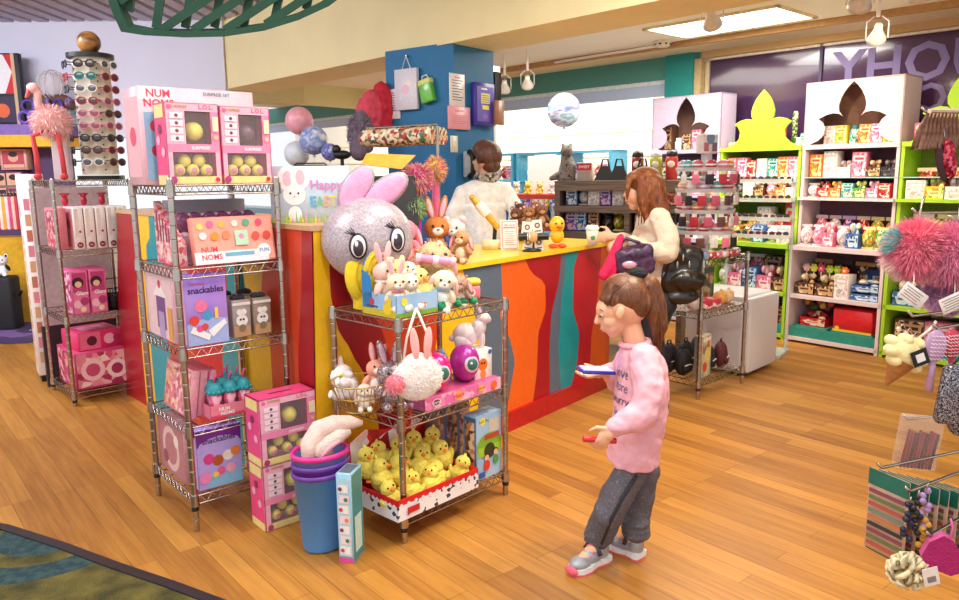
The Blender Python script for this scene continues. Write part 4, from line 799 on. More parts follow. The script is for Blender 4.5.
art(mb, (w_, d, h), 'f', [('r', 0, 0, 1, 1, PR(('#F08CC0', '#F6B7D6', '#E070B0'), 30)), ('e', 0.14, 0.5, 0.46, '#F4EFEA', 0.6), ('e', 0.14, 0.5, 0.38, '#5A2A4A', 0.6), ('t', 'surprise', 0.14, 0.5, 0.3, '#F4EFEA', 0.1), ('c', 0.42, 0.5, 0.42, '#F0A83A'), ('t', 'Hatch', 0.42, 0.5, 0.5, '#D93A7A', 0.18), ('e', 0.72, 0.5, 0.4, '#F3D34C', 0.6), ('t', 'NEW!', 0.72, 0.5, 0.36, '#C8303A', 0.1), ('c', 0.9, 0.5, 0.36, '#E86A2A')]); mb.build('tray', t)
for k, (u, v, sc) in enumerate(((0.335, 0.135, 1.0), (0.475, 0.135, 1.1))):
    mb = MB(); pts = [(0, 0.0)]; card = [(-0.055, 0), (0.055, 0), (0.065, 0.08), (0.05, 0.15), (0.02, 0.19), (-0.02, 0.19), (-0.05, 0.15), (-0.065, 0.08)]
    mb.prism(card, (0, 0, 0), (1, 0, 0), (0, 0, 1), 0.006, PR(('#D65AA8', '#E98AC6', '#6FB4D6', '#C74A9A'), 24), inkm('#5AA6CE'))
    for q in range(7): mb.ell((0.06 - 0.004 * q * q * 0.3, -0.002, 0.03 + q * 0.024), 0.011, M('#78B8DC', 0.5), seg=8, rings=6)
    art(mb, (0.13, 0.002, 0.19), 'f', [('e', 0.5, 0.6, 0.17, '#C7409A', 0.7), ('t', 'Wow!', 0.5, 0.6, 0.16, '#F7E36A', 0.6)])
    o = mb.build('header_card', None, R3(u, v, T2), A3 + R(5)); tag(o, '%s bubble-edged pink and blue backing card standing behind the toy eggs' % ('left', 'right')[k], 'display card', 'backing cards behind the toy eggs')
t = carton('toy_box', 'white toy box with an orange character in red boots beside the purple egg', 'toy box', R3(0.515, 0.115, T2 + 0.001), A3 - R(3), (0.10, 0.13, 0.17), '#EFE9E4', None,
           f=[('c', 0.45, 0.62, 0.16, '#E8762A'), ('e', 0.45, 0.38, 0.1, '#EC8A3A', 1.2), ('c', 0.38, 0.66, 0.03, '#2A1A1A'), ('c', 0.53, 0.66, 0.03, '#2A1A1A'), ('e', 0.33, 0.16, 0.07, '#D3262C', 0.8), ('e', 0.62, 0.16, 0.07, '#D3262C', 0.8), ('c', 0.85, 0.92, 0.06, '#3A6AB4')], l=[('r', 0.06, 0.05, 0.94, 0.95, '#C98A84'), ('c', 0.5, 0.5, 0.25, '#E2B4A8')])
def ceramic_bunny():
    t = thing('bunny_figurine', 'matt white upright bunny figurine sitting on the toy box under the rack top', 'figurine', R3(0.515, 0.115, T2 + 0.172), R(0))
    m = M('#EADDE0', 0.55, var=0.05); mb = MB()
    mb.ell((-0.03, 0, 0.055), (0.058, 0.04, 0.052), m); mb.ell((0.022, 0, 0.08), (0.034, 0.03, 0.05), m, Matrix.Rotation(0.3, 3, 'Y')); mb.ell((0.045, 0, 0.125), (0.032, 0.023, 0.026), m); mb.ell((0.066, 0, 0.12), (0.014, 0.015, 0.014), m)
    for k in (-1, 1): mb.ell((-0.045, 0.026 * k, 0.03), (0.036, 0.018, 0.032), m); mb.ell((0.04, 0.018 * k, 0.035), (0.012, 0.011, 0.036), m)
    mb.ell((-0.09, 0, 0.04), 0.015, m, seg=10, rings=8); mb.build('body', t)
    for k in (-1, 1): m2 = MB(); m2.ell((0.028, 0.012 * k, 0.165), (0.009, 0.008, 0.034), m, Matrix.Rotation(-0.45, 3, 'Y')); m2.build('ear', t)
ceramic_bunny()
def bunny_bag():
    c = R3(0.055, -0.035, 0.0); t = thing('bunny_bag', 'furry white bunny handbag with pink ears and pompom hanging from the rack top', 'bag', (c.x, c.y, 0.575), R(20)); t.scale = (1.25, 1.2, 1.25)
    F = M('#F7EFEC', 0.95, bump=0.8, bs=120); mb = MB(); mb.ell((0, 0, 0.06), (0.078, 0.035, 0.068), F, seg=24); mb.ell((0, 0, 0.1), (0.05, 0.03, 0.04), F); tuft(mb, (0, 0, 0.065), (0.076, 0.034, 0.067), 2200, 0.007, [F], thin=0.001, seed=4); mb.build('pouch', t)
    for k in (-1, 1):
        m2 = MB(); m2.ell((0.02 * k + 0.01, -0.02, 0.17), (0.013, 0.006, 0.05), M('#F6B8B4', 0.8), Matrix.Rotation(0.1 * k, 3, 'Y')); m2.build('ear', t)
        m2 = MB(); m2.tube([(0.045 * k, 0, 0.1), (0.032 * k + 0.004, 0, 0.19), (0.008, 0.022, 0.27)], 0.004, M('#F2DCD6', 0.8)); m2.build('strap', t)
    m2 = MB(); m2.ell((-0.072, -0.02, 0.055), 0.026, M('#F58A9A', 0.95, bump=0.8, bs=120)); tuft(m2, (-0.072, -0.02, 0.055), (0.025,) * 3, 300, 0.01, [M('#F58A9A', 0.95, bump=0.8, bs=120)], thin=0.0015); m2.build('pompom', t)
bunny_bag()
def wire_basket(label, loc, rz, r0, r1, h, m):
    t = thing('wire_basket', label, 'basket', loc, rz); mb = MB()
    for i, z in enumerate((0, h * 0.5, h)): rr = r0 + (r1 - r0) * i / 2; mb.tube([(rr * math.cos(a), rr * math.sin(a), z) for a in [2 * math.pi * q / 24 for q in range(24)]], 0.003, m, closed=True)
    for q in range(24): a = 2 * math.pi * q / 24; mb.cyl((r0 * math.cos(a), r0 * math.sin(a), 0), (r1 * math.cos(a), r1 * math.sin(a), h), 0.0018, m, seg=5)
    mb.cyl((0, 0, 0), (0, 0, 0.004), r0, m, seg=20); mb.build('basket', t); return t
wire_basket('small gold wire basket of bunny plush toys at the left of the middle shelf', R3(-0.005, 0.235, T2), A3, 0.075, 0.115, 0.11, M('#C9A86A', 0.3, 0.9))
plush('plush_toy', 'bunny plush in a yellow egg hat with outstretched pink ears lying in the wire basket', R3(-0.02, 0.27, T2 + 0.05), R(-10), 0.19, '#F4EDEA', '#FFFFFF', 'long', rot=(R(-50), R(-60), R(-10)), scarf='#F3D84A')
plush('plush_toy', 'small peach bunny plush in the wire basket behind the sequin bunny', R3(0.03, 0.2, T2 + 0.05), R(20), 0.15, '#F2A690', '#F6E6DC', 'long', rot=(R(-10), R(10), R(20)))
plush('plush_toy', 'cream bunny plush low in the gold wire basket', R3(-0.02, 0.19, T2 + 0.006), R(10), 0.11, '#EFE0CC', '#F8F0E4', 'lop')
for k, (u, v, s, cc) in enumerate(((0.075, 0.10, 0.2, ('#A58F93', '#D8C3C8', '#8C777C')), (0.16, 0.06, 0.13, ('#D9B7DA', '#F2DCF0', '#B48ABC')))):
    plush('sequin_bunny', ('tall silver sequin bunny beside the front rack post', 'short lilac sequin bunny behind the front rack post')[k], R3(u, v + 0.05, T2), R(25), s, SEQ(cc, 190, 0.6), None, 'long', inner='#D8B4CC')
carton('bubble_toy', 'shiny purple foil bag slumped behind the hot pink toy egg', 'toy', R3(0.2, 0.28, T2), A3, (0.12, 0.06, 0.12), '#C9A4D8', m=SEQ(('#C08AD0', '#E9CCF0', '#8E5AA8'), 60, 0.5))
# --- bottom shelf
t = thing('display_box', 'red and white open display box of yellow chick plush toys on the bottom shelf', 'display box', R3(0.17, 0.13, T3), A3)
mb = MB(); w_, d, h = 0.44, 0.31, 0.085; RD = inkm('#D9202C'); RW = PR(('#F2EFF4', '#F2EFF4', '#F2EFF4', '#F2EFF4', '#F2EFF4', '#F2EFF4', '#2E3A5A'), 60)
for q in ((-w_ / 2, w_ / 2, -d / 2, -d / 2 + 0.004), (-w_ / 2, -w_ / 2 + 0.004, -d / 2, d / 2), (w_ / 2 - 0.004, w_ / 2, -d / 2, d / 2)): mb.b0(*q, 0, h, RD)
mb.b0(-w_ / 2, w_ / 2, d / 2 - 0.004, d / 2, 0, 0.2, RD); mb.b0(-w_ / 2, w_ / 2, -d / 2, d / 2, 0, 0.004, RD)
wavy = [('r', 0, 0, 1, 0.72, RW)] + [('c', 0.04 + 0.0833 * k, 0.72, 0.1, '#F2EFF4') for k in range(12)] + [('r', 0.1, 0.25, 0.24, 0.55, '#C8202C')]
art(mb, (w_, d, h), 'f', wavy); art(mb, (w_, d, h), 'l', wavy[:-1]); mb.build('carton', t)
mb = MB(); mb.prism([(-0.2, 0), (0.2, 0), (0.2, 0.09), (0.12, 0.13), (0.0, 0.10), (-0.12, 0.13), (-0.2, 0.09)], (0, d / 2 - 0.006, 0.14), (1, 0, 0), (0, 0, 1), 0.004, PR(('#D9202C', '#F2EFF4', '#B01A2A', '#F4C8CC'), 20)); mb.build('header_card', t)
DB = Fr(R3(0.17, 0.13).x, R3(0.17, 0.13).y, 46.75); ch = None; n = 0
for row, (b, z) in enumerate(((-0.085, 0.006), (0.0, 0.05), (0.08, 0.09))):
    for j in range(5):
        a = -0.165 + 0.082 * j + 0.015 * (row % 2); lab = 'yellow chick plush in the red box, %s row, %s from the left' % (('front', 'middle', 'back')[row], ORD[j]); s = (0.13, 0.14, 0.135)[row]
        rt = (R(rnd.uniform(-25, 5)), R(rnd.uniform(-22, 22)), A3 + R(rnd.uniform(-70, 30)))
        if ch is None: ch = plush('chick_plush', lab, DB(a, b, T3 + z), 0, 1.0, M('#F1DF62', 0.95, bump=1.0, bs=9, var=0.18, vs=3), None, 'chick', group='yellow chick plush toys in the red box', rot=rt, fuzz=0); ch.scale = (s, s, s)
        else: dup(ch, lab, DB(a, b, T3 + z), rot=rt, scale=s)
carton('toy_box', 'flat play set box with two children beside a green play tent, upright by the chicks', 'toy box', R3(0.505, 0.055, T3), A3, (0.155, 0.075, 0.285), '#8FB7DC', None,
       f=[('r', 0, 0, 1, 1, PR(('#8CB8E0', '#B4D2EA'), 4, smooth=True)), ('c', 0.25, 0.9, 0.06, '#F2E05A'), ('t', 'Let\'s Play', 0.3, 0.9, 0.06, '#3A9A4A', 0.4), ('r', 0.5, 0.7, 0.92, 0.9, '#C8C4B4'), ('e', 0.5, 0.5, 0.27, '#7FB02E', 0.75), ('r', 0.04, 0.36, 0.96, 0.5, '#9CC83A'), ('c', 0.5, 0.42, 0.12, '#2E3A2A'), ('r', 0.3, 0.6, 0.9, 0.68, '#B0483A'),
          ('c', 0.38, 0.33, 0.06, '#3A2420'), ('c', 0.38, 0.315, 0.05, '#E9B890'), ('e', 0.38, 0.2, 0.07, '#D9383A', 1.2), ('c', 0.74, 0.38, 0.055, '#3A2420'), ('c', 0.74, 0.365, 0.046, '#E9B890'), ('e', 0.74, 0.25, 0.06, '#4A9A4A', 1.2), ('r', 0.04, 0.03, 0.3, 0.12, '#2F5AA8')], l=[('r', 0.05, 0.03, 0.95, 0.97, '#3E6EA8'), ('r', 0.15, 0.1, 0.85, 0.9, PR(('#C98A5A', '#5A3A2A', '#E8D2B0', '#7A4A3A'), 40))])
carton('toy_box', 'taller dark patterned box standing behind the play set box on the bottom shelf', 'toy box', R3(0.475, 0.28, T3), A3, (0.2, 0.16, 0.29), '#7A5A5A', None, f=[('r', 0.03, 0.03, 0.97, 0.97, PR(('#8A5A46', '#C8A27A', '#4A3A3A', '#A87A8A'), 50)), ('r', 0.2, 0, 0.28, 1, '#4A6A9A'), ('r', 0.6, 0, 0.68, 1, '#4A6A9A')])

# ---------------------------------------------------------------- nested bins and slim box on the floor
def bins():
    c = Vector((-0.605, 2.685, 0)); g = 'nested plastic bins'
    def one(label, col, z, s, band=None):
        s = s * 1.1
        t = thing('waste_bin', label, 'plastic bin', (c.x, c.y, z), R(40), g); m = M(col, 0.4, var=0.04); b2 = M(band, 0.35) if band else m
        mb = MB(); mb.lathe([(0, 0), (0.068, 0), (0.075, 0.01), (0.097, 0.30), (0.100, 0.30)], (0, 0, 0.001), m, seg=32, sx=1.0 * s, sy=0.84 * s); mb.lathe([(0.093, 0.30), (0.07, 0.02), (0, 0.018)], (0, 0, 0.001), m, seg=32, sx=s, sy=0.84 * s); mb.build('body', t)
        mb = MB(); mb.lathe([(0.0935, 0.297), (0.101, 0.297), (0.104, 0.305), (0.101, 0.315), (0.093, 0.315), (0.0915, 0.305), (0.0935, 0.297)], (0, 0, 0), b2, seg=32, sx=s, sy=0.84 * s); mb.build('rim', t)
    one('sky blue plastic bin, outermost and lowest of the nested stack on the floor', '#5B9EE6', 0.0, 1.0, '#6C3AA0')
    one('purple plastic bin nested in the blue one, only its upper band showing', '#7A3AA6', 0.035, 0.99, '#6C3AA0')
    one('blue-grey plastic bin with bright pink rim, topmost of the nested stack', '#7C8CC8', 0.075, 1.0, '#F0329A')
    # soft long-eared toy stuffed in the bin
    t = thing('plush_toy', 'white long-eared bunny plush head down in the pink-rimmed bin', 'plush toy', (c.x, c.y, 0.24), R(30)); m = M('#E6CBC2', 0.95, bump=0.5, bs=120); PK = M('#F3B9C6', 0.9, bump=0.3)
    mb = MB(); mb.ell((0, 0, 0.1), (0.055, 0.05, 0.09), m); mb.ell((-0.01, -0.02, 0.15), (0.05, 0.045, 0.05), m); mb.build('body', t)
    mb = MB(); mb.tube([(-0.06, -0.045, 0.13), (-0.045, -0.02, 0.18), (0.0, 0.0, 0.225), (0.06, 0.0, 0.235), (0.12, -0.01, 0.235), (0.165, -0.015, 0.225)], 0.036, m, seg=12, taper=[0.7, 1, 1.05, 1, 0.75, 0.3]); mb.build('ear', t)
    mb = MB(); mb.tube([(-0.03, -0.05, 0.14), (0.02, -0.04, 0.185), (0.07, -0.035, 0.20), (0.11, -0.03, 0.205)], 0.026, m, seg=12, taper=[0.7, 1, 1, 0.4]); mb.tube([(-0.02, -0.066, 0.14), (0.02, -0.06, 0.175), (0.06, -0.058, 0.19)], 0.012, PK, seg=8, taper=[0.6, 1, 0.5]); mb.build('ear', t)
    mb = MB(); mb.ell((0.0, -0.062, 0.115), (0.03, 0.012, 0.016), PR(('#D8A6C8', '#B48AC0', '#F0D0DC'), 60)); mb.build('tag', t)
bins()
carton('toy_box', 'tall slim toy box standing on the floor beside the nested bins', 'toy box', (-0.485, 2.60, 0.0), R(-14), (0.058, 0.10, 0.345), '#9CC8E0', None,
       f=[('r', 0, 0, 1, 0.06, '#D9509A'), ('r', 0.08, 0.08, 0.92, 0.94, '#B8DCEA')] + [('r', 0.14 + 0.06 * (k % 2), 0.1 + 0.115 * k, 0.8 + 0.06 * (k % 2), 0.19 + 0.115 * k, ('#F2EEE8', '#F6D9E2')[k % 2]) for k in range(7)] + [('c', 0.3 + 0.35 * (k % 2), 0.145 + 0.115 * k, 0.022, ('#D93A5A', '#3A8A5A', '#8A3A6A', '#E88A3A')[k % 4]) for k in range(7)],
       r=[('r', 0.05, 0.02, 0.95, 0.98, '#3E8A8C'), ('r', 0.2, 0.1, 0.8, 0.5, '#C8E2DA')], t=[('r', 0.1, 0.1, 0.9, 0.9, '#5A6A7A')])

# ---------------------------------------------------------------- things on the counter
t = thing('gift_box', 'large pale box with a bunny face and rainbow greeting on the counter ledge', 'gift box', Vector((*(C0 + FD * 0.105 + FN * 0.19), 1.207)), R(10))
t.location = P(315, 217, 3.28); t.location.z = 1.207; t.rotation_euler = (0, 0, R(8))
mb = MB(); sz = (0.33, 0.17, 0.235); mb.rbox((0, 0, sz[2] / 2), sz, inkm('#C6D6E6'), 0.002, n=1)
gr = [('p', ((0.02 + k * 0.04, 0.0), (0.05 + k * 0.04, 0.0), (0.035 + k * 0.04 + 0.012 * ((k * 7) % 3 - 1), 0.12 + 0.05 * ((k * 5) % 3))), ('#B4CC5A', '#E8D34A', '#F0A0C0', '#8FC08A')[k % 4]) for k in range(24)]
art(mb, sz, 'f', [('r', 0, 0, 1, 0.08, '#A8C870'), ('e', 0.3, 0.5, 0.2, '#FBF6F4', 0.95), ('e', 0.22, 0.78, 0.17, '#FBF6F4', 1.3), ('e', 0.22, 0.78, 0.08, '#F7C0CC', 1.7), ('e', 0.38, 0.8, 0.17, '#FBF6F4', 1.3), ('e', 0.38, 0.8, 0.08, '#F7C0CC', 1.7), ('c', 0.25, 0.52, 0.02, '#2A2428'), ('c', 0.35, 0.52, 0.02, '#2A2428'), ('c', 0.3, 0.46, 0.015, '#F08AA0'), ('e', 0.3, 0.15, 0.12, '#FBF6F4', 1.2),
     ('t', 'Happy', 0.7, 0.66, 0.22, '#D987C0', 0.5)] + [('t', ch_, 0.53 + 0.085 * i, 0.36, 0.26, ('#5BB4D8', '#7CC08C', '#F0A870', '#F2CE4E', '#E87FA8', '#9A8AD8')[i], 0.09) for i, ch_ in enumerate('EASTER')] + gr)
art(mb, sz, 'l', [('c', 0.55, 0.7, 0.05, '#E0667E'), ('r', 0, 0, 1, 0.06, '#A8C870')] + gr[:12]); mb.build('carton', t)
mb = MB(); mb.box((0, 0.0, sz[2] + 0.003), (0.14, 0.02, 0.006), BLACK); mb.tube([(-0.07, 0, sz[2]), (-0.06, 0, sz[2] + 0.012), (0.06, 0, sz[2] + 0.012), (0.07, 0, sz[2])], 0.003, BLACK); mb.build('handle', t)
# till screen and orange folder
p = P(386, 190, 3.62); t = thing('till_screen', 'black slanted till screen seen from behind above the giant bunny ears', 'screen', (p.x, p.y, 0.966), R(20))
mb = MB(); mb.box((0, 0, 0.31), (0.32, 0.03, 0.24), BLACK, rot=Matrix.Rotation(R(-14), 3, 'X')); mb.build('screen', t); mb = MB(); mb.cyl((0, 0.02, 0), (0, 0.0, 0.25), 0.02, BLACK); mb.box((0, 0.02, 0.006), (0.16, 0.12, 0.012), BLACK); mb.build('stand', t)
p = P(392, 160, 3.62); mb = MB(); mb.prism([(-0.13, -0.02), (0.06, -0.05), (0.13, 0.03), (-0.10, 0.045)], (0, 0, 0), (1, 0, 0), (0, 0.6, 0.8), 0.004, M('#F6A52E', 0.5)); tag(mb.build('folder', None, (p.x, p.y - 0.02, p.z + 0.006), R(10)), 'flat orange folder lying on top of the black till screen', 'folder')
plush('plush_toy', 'coral pink long bunny plush standing on the counter left of the brown bunny', P(405, 250, 3.62) * 0 + Vector((P(405, 250, 3.6).x, 3.6, 0.966)), R(15), 0.24, '#F28FA6', '#F7B4C0', 'lop', fuzz=0)
plush('plush_toy', 'orange-brown bunny plush with blue sleeves and white belly behind the tan bunny', Vector((P(438, 250, 3.78).x, 3.78, 0.966)), R(10), 0.24, '#C97A3E', '#F6EEE6', 'long', armcol='#3A52A8')
plush('plush_toy', 'small white and pink kitten plush with a bow beside the brown bunny', Vector((P(456, 250, 3.86).x, 3.86, 0.966)), R(-10), 0.22, '#F2D4CE', '#FFFFFF', 'round', scarf='#E05A7A')
plush('plush_toy', 'tan puppy plush at the counter edge nearest the employee', Vector((P(463, 250, 3.72).x, 3.72, 0.966)), R(-20), 0.17, '#C89468', '#E9D2B4', 'lop')
def fuzzy(label, loc, rr, cols, stick=None, name='fuzzy_pompom', n=2600, ln=0.05, thin=0.0022):
    t = thing(name, label, 'fuzzy pompom', loc); ms = [M(c, 0.9) for c in cols]; mb = MB(); mb.ell((0, 0, 0), [q * 0.8 for q in rr], ms[0]); tuft(mb, (0, 0, 0), [q * 0.75 for q in rr], n, ln, ms, thin=thin, seed=n, droop=0.2); o = mb.build('fur', t)
    if stick: m2 = MB(); m2.cyl((0, 0, -rr[2]), (0, 0, -stick[1]), 0.02, M(stick[0], 0.4)); m2.build('handle', t)
    return t
p = P(419, 178, 3.75); fuzzy('pink, orange and purple furry ball on a purple stick above the bunny plushes', p, (0.075, 0.06, 0.075), ('#D85AA0', '#F0A070', '#A84AA0', '#F2C8A0'), ('#B63AA8', p.z - 0.97), 'pompom_pen', 1500, 0.035)
p = P(438, 168, 3.95); fuzzy('smaller multicoloured furry ball on a stick behind the purple-stick one', p, (0.05, 0.05, 0.06), ('#F0C060', '#E88AA0', '#C8A080'), ('#D9628A', p.z - 0.97), 'pompom_pen', 900, 0.035)
p = P(414, 206, 3.7); mb = MB(); mb.ell((0, 0, 0), (0.06, 0.05, 0.05), M('#7FA06A', 0.9)); tuft(mb, (0, 0, 0), (0.055, 0.045, 0.045), 900, 0.03, [M('#7FA06A', 0.9), M('#A8B88A', 0.9)], thin=0.002)
mb.cyl((0, 0, -0.04), (0, 0, -(p.z - 0.967)), 0.03, M('#5A4636', 0.6)); tag(mb.build('grass_head', None, p), 'grey-green fuzzy topped toy behind the coral bunny plush', 'toy')
# things on the low counter
def on(px, py): q = G(px, py, 0.967); return Vector((q.x, q.y, 0.966))
q = on(511, 250); t = thing('menu_frame', 'white framed notice with red headline standing on the counter', 'sign', q, R(12))
mb = MB(); rt = Matrix.Rotation(R(-8), 3, 'X'); mb.box((0, 0.015, 0.085), (0.105, 0.008, 0.17), WHITE, rot=rt); mb.box((0, 0.03, 0.003), (0.1, 0.07, 0.006), WHITE); mb.build('frame', t)
mb = MB(); mb.T = Matrix.Translation((0, -0.005, 0)) @ Matrix.Rotation(R(-8), 4, 'X') @ Matrix.Translation((0, 0, 0.004))
art(mb, (0.09, 0.003, 0.16), 'f', [('r', 0, 0, 1, 1, '#D98A92'), ('r', 0.05, 0.03, 0.95, 0.97, '#F6E9E6'), ('t', 'Gift Cards', 0.5, 0.86, 0.1, '#C2404E', 0.8), ('r', 0.1, 0.74, 0.9, 0.8, '#D98A92')] + [('r', 0.15, 0.62 - 0.08 * k, 0.85 - 0.1 * (k % 2), 0.64 - 0.08 * k, '#9A8A8A') for k in range(7)]); mb.build('notice', t)
q = on(492, 249); t = thing('toy_giraffe', 'gold and white long-necked toy leaning up from a round base on the counter', 'toy', q, R(0)); GD = M('#D9A83A', 0.4, 0.2)
mb = MB(); mb.lathe([(0, 0), (0.05, 0), (0.06, 0.05), (0.05, 0.055), (0, 0.055)], (0, 0, 0), M('#E3D3B0', 0.6), seg=20); mb.build('base', t)
mb = MB(); mb.tube([(0.02, 0, 0.05), (0.025, 0, 0.12), (0.012, 0, 0.17)], 0.012, BLACK); mb.build('stand', t)
mb = MB(); mb.cyl((0.045, -0.01, 0.12), (-0.02, -0.01, 0.20), 0.017, GD, 0.022); mb.cyl((-0.02, -0.01, 0.20), (-0.075, -0.01, 0.265), 0.03, M('#E8E2DC', 0.35), 0.028); mb.cyl((-0.075, -0.01, 0.265), (-0.10, -0.01, 0.295), 0.024, GD, 0.018); mb.ell((-0.105, -0.01, 0.3), 0.019, GD); mb.build('neck', t)
q = on(528, 243); q += Vector((0.02, 0.14, 0)); t = thing('gift_basket', 'brown wicker basket heaped with brown soft toys behind the framed notice', 'basket', q, 0)
mb = MB(); mb.lathe([(0, 0), (0.09, 0), (0.12, 0.12), (0.112, 0.12), (0.085, 0.01)], (0, 0, 0), PR(('#6A4026', '#9A6A3A', '#4A2A1A'), 90, 0.7, stretch=(1, 1, 2)), seg=24); mb.build('basket', t)
for k in range(5):
    a = (-0.08, 0.0, 0.08, -0.05, 0.05)[k]; plush('plush_toy', 'brown bear plush in the wicker basket on the counter, %s of five' % ORD[k], q + Vector((a, (-0.03, -0.05, -0.03, 0.05, 0.05)[k], 0.07 + 0.01 * k)), R(-20 + 15 * k), 0.15, ('#7A4A34', '#A8724A', '#8A5A40', '#5A3628', '#9A6A4A')[k], '#C8A27A', 'round', group='brown bears in the wicker basket')
q = on(533, 252); t = thing('penguin_display', 'black toy with white patterned cards around it on the counter edge', 'toy', q, R(5))
mb = MB(); mb.lathe([(0, 0), (0.055, 0), (0.055, 0.012), (0.015, 0.02), (0.012, 0.1), (0, 0.1)], (0, 0, 0), BLACK, seg=20); mb.build('base', t)
for k, (x, z, w2) in enumerate(((-0.035, 0.13, 0.06), (0.03, 0.14, 0.055), (-0.03, 0.045, 0.055), (0.04, 0.045, 0.045))):
    m2 = MB(); m2.T = Matrix.Translation((x, -0.02, z - 0.035)) @ Matrix.Rotation(R(6 * (-1) ** k), 4, 'Y'); m2.box((0, 0, 0.035), (w2, 0.003, 0.075), M('#EFE9E4', 0.5)); art(m2, (w2, 0.003, 0.07), 'f', [('c', 0.5, 0.6, 0.22, '#3A3438'), ('c', 0.5, 0.6, 0.13, '#E9C9B0'), ('r', 0.15, 0.1, 0.85, 0.2, '#7A6A6A')]); m2.build('card', t)
for s in (-1, 1): m2 = MB(); m2.cyl((0.02 * s, -0.045, 0.085), (0.085 * s, -0.045, 0.085), 0.02, PR(('#141214', '#141214', '#E9E4E0'), 30, stretch=(1, 0.01, 0.01))); m2.build('arm', t)
m2 = MB(); m2.ell((0, -0.045, 0.085), (0.03, 0.025, 0.032), M('#D9A878', 0.7)); m2.build('head', t)
q = on(558, 249); t = thing('duck_lamp', 'round yellow duck toy with orange feet on the counter edge', 'toy duck', q, R(10))
mb = MB(); YD = M('#F6BE1C', 0.35, coat=0.4, var=0.06); mb.ell((0, 0, 0.07), (0.042, 0.04, 0.045), YD); mb.ell((0, 0, 0.135), (0.047, 0.045, 0.05), YD); mb.build('body', t)
m2 = MB(); m2.ell((0, -0.05, 0.125), (0.02, 0.016, 0.009), M('#EE6A1E', 0.5)); m2.build('beak', t)
for s in (-1, 1): m2 = MB(); m2.ell((0.028 * s, -0.015, 0.012), (0.027, 0.034, 0.013), M('#EE5A22', 0.5)); m2.build('foot', t); m2 = MB(); m2.ell((0.018 * s, -0.043, 0.145), 0.006, BLACK, seg=8, rings=6); m2.build('eye', t)
q = G(597, 248, 0.967); t = thing('coffee_cup', 'white paper coffee cup with lid in the hand of the woman', 'cup', (q.x - 0.02, q.y + 0.02, 0.966), 0)
mb = MB(); mb.lathe([(0, 0), (0.028, 0), (0.039, 0.10), (0, 0.10)], (0, 0, 0), M('#F4E9D4', 0.5, var=0.03), seg=20); mb.ell((0, -0.033, 0.05), (0.014, 0.004, 0.014), M('#5A9A4A', 0.5)); mb.build('cup', t)
mb = MB(); mb.lathe([(0.042, 0.098), (0.042, 0.108), (0.036, 0.112), (0.034, 0.122), (0, 0.122)], (0, 0, 0), WHITE, seg=20); mb.build('lid', t)
CUP = t.location.copy()
# ---------------------------------------------------------------- people
def cap(mb, a, b, r0, m, r1=None, seg=14):
    r1 = r0 if r1 is None else r1; mb.cyl(a, b, r0, m, r1, seg=seg); mb.ell(a, r0, m, seg=seg, rings=8); mb.ell(b, r1, m, seg=seg, rings=8); return mb
def limb(mb, pts, rs, m):
    for i in range(len(pts) - 1): cap(mb, pts[i], pts[i + 1], rs[i], m, rs[i + 1])
def organic(name, mb, root, voxel=0.006, it=6):
    o = mb.build(name, root); o.location = -root.location
    r = o.modifiers.new('skin', 'REMESH'); r.mode = 'VOXEL'; r.voxel_size = voxel; r.use_smooth_shade = True
    if it: s = o.modifiers.new('soften', 'SMOOTH'); s.iterations = it; s.factor = 0.5
    return o
TEX = {}
def folds(o, size=0.05, strength=0.012):
    if size not in TEX: tx = bpy.data.textures.new('cloth folds', 'CLOUDS'); tx.noise_scale = size; tx.noise_depth = 1; TEX[size] = tx
    d = o.modifiers.new('folds', 'DISPLACE'); d.texture = TEX[size]; d.strength = strength; d.mid_level = 0.5; d.texture_coords = 'LOCAL'
    return o
def plain(name, mb, root, parent=None):
    o = mb.build(name, parent or root)
    if parent is None: o.location = -root.location
    return o
def hand(mb, W, d, n, s, curl, tside, m, spread=1.0):
    W = Vector(W); d = Vector(d).normalized(); n = Vector(n); n = (n - d * n.dot(d)).normalized(); b = d.cross(n)
    rot = Matrix((b, d, n)).transposed()
    cap(mb, W, W + d * s * 0.2, s * 0.15, m, s * 0.17); mb.ell(W + d * s * 0.33, (s * 0.23, s * 0.27, s * 0.10), m, rot); mb.ell(W + d * s * 0.3 + b * tside * s * 0.12 + n * s * 0.04, (s * 0.12, s * 0.2, s * 0.09), m, rot)
    for off, L_ in ((-0.17, 0.40), (-0.06, 0.46), (0.055, 0.43), (0.16, 0.33)):
        off2 = off * -tside if tside > 0 else off
        p = W + d * s * 0.52 + b * s * off2 * spread; dd = Matrix.Rotation(0, 3, 'X') @ d; ang = curl * 0.5; r = s * 0.05
        for fr_, k in ((0.45, 1), (0.3, 1.1), (0.25, 0.9)):
            dd = (d * math.cos(ang) + n * math.sin(ang)); q = p + dd * L_ * s * fr_; cap(mb, p, q, r, m, r * 0.9, seg=10); p = q; ang += curl * k; r *= 0.9
    p = W + d * s * 0.12 + b * tside * s * 0.17; t1 = (d * 0.55 + b * tside * 0.75 + n * 0.35).normalized(); q = p + t1 * s * 0.25; cap(mb, p, q, s * 0.07, m, s * 0.058, seg=10)
    t2 = (d * 0.85 + b * tside * 0.1 + n * 0.5).normalized(); cap(mb, q, q + t2 * s * 0.22, s * 0.058, m, s * 0.045, seg=10)
def hairmat(c1, c2, key):
    m = PR((c1, c2, c1), 30, 0.42, stretch=(1, 1, 0.18), smooth=True); return m
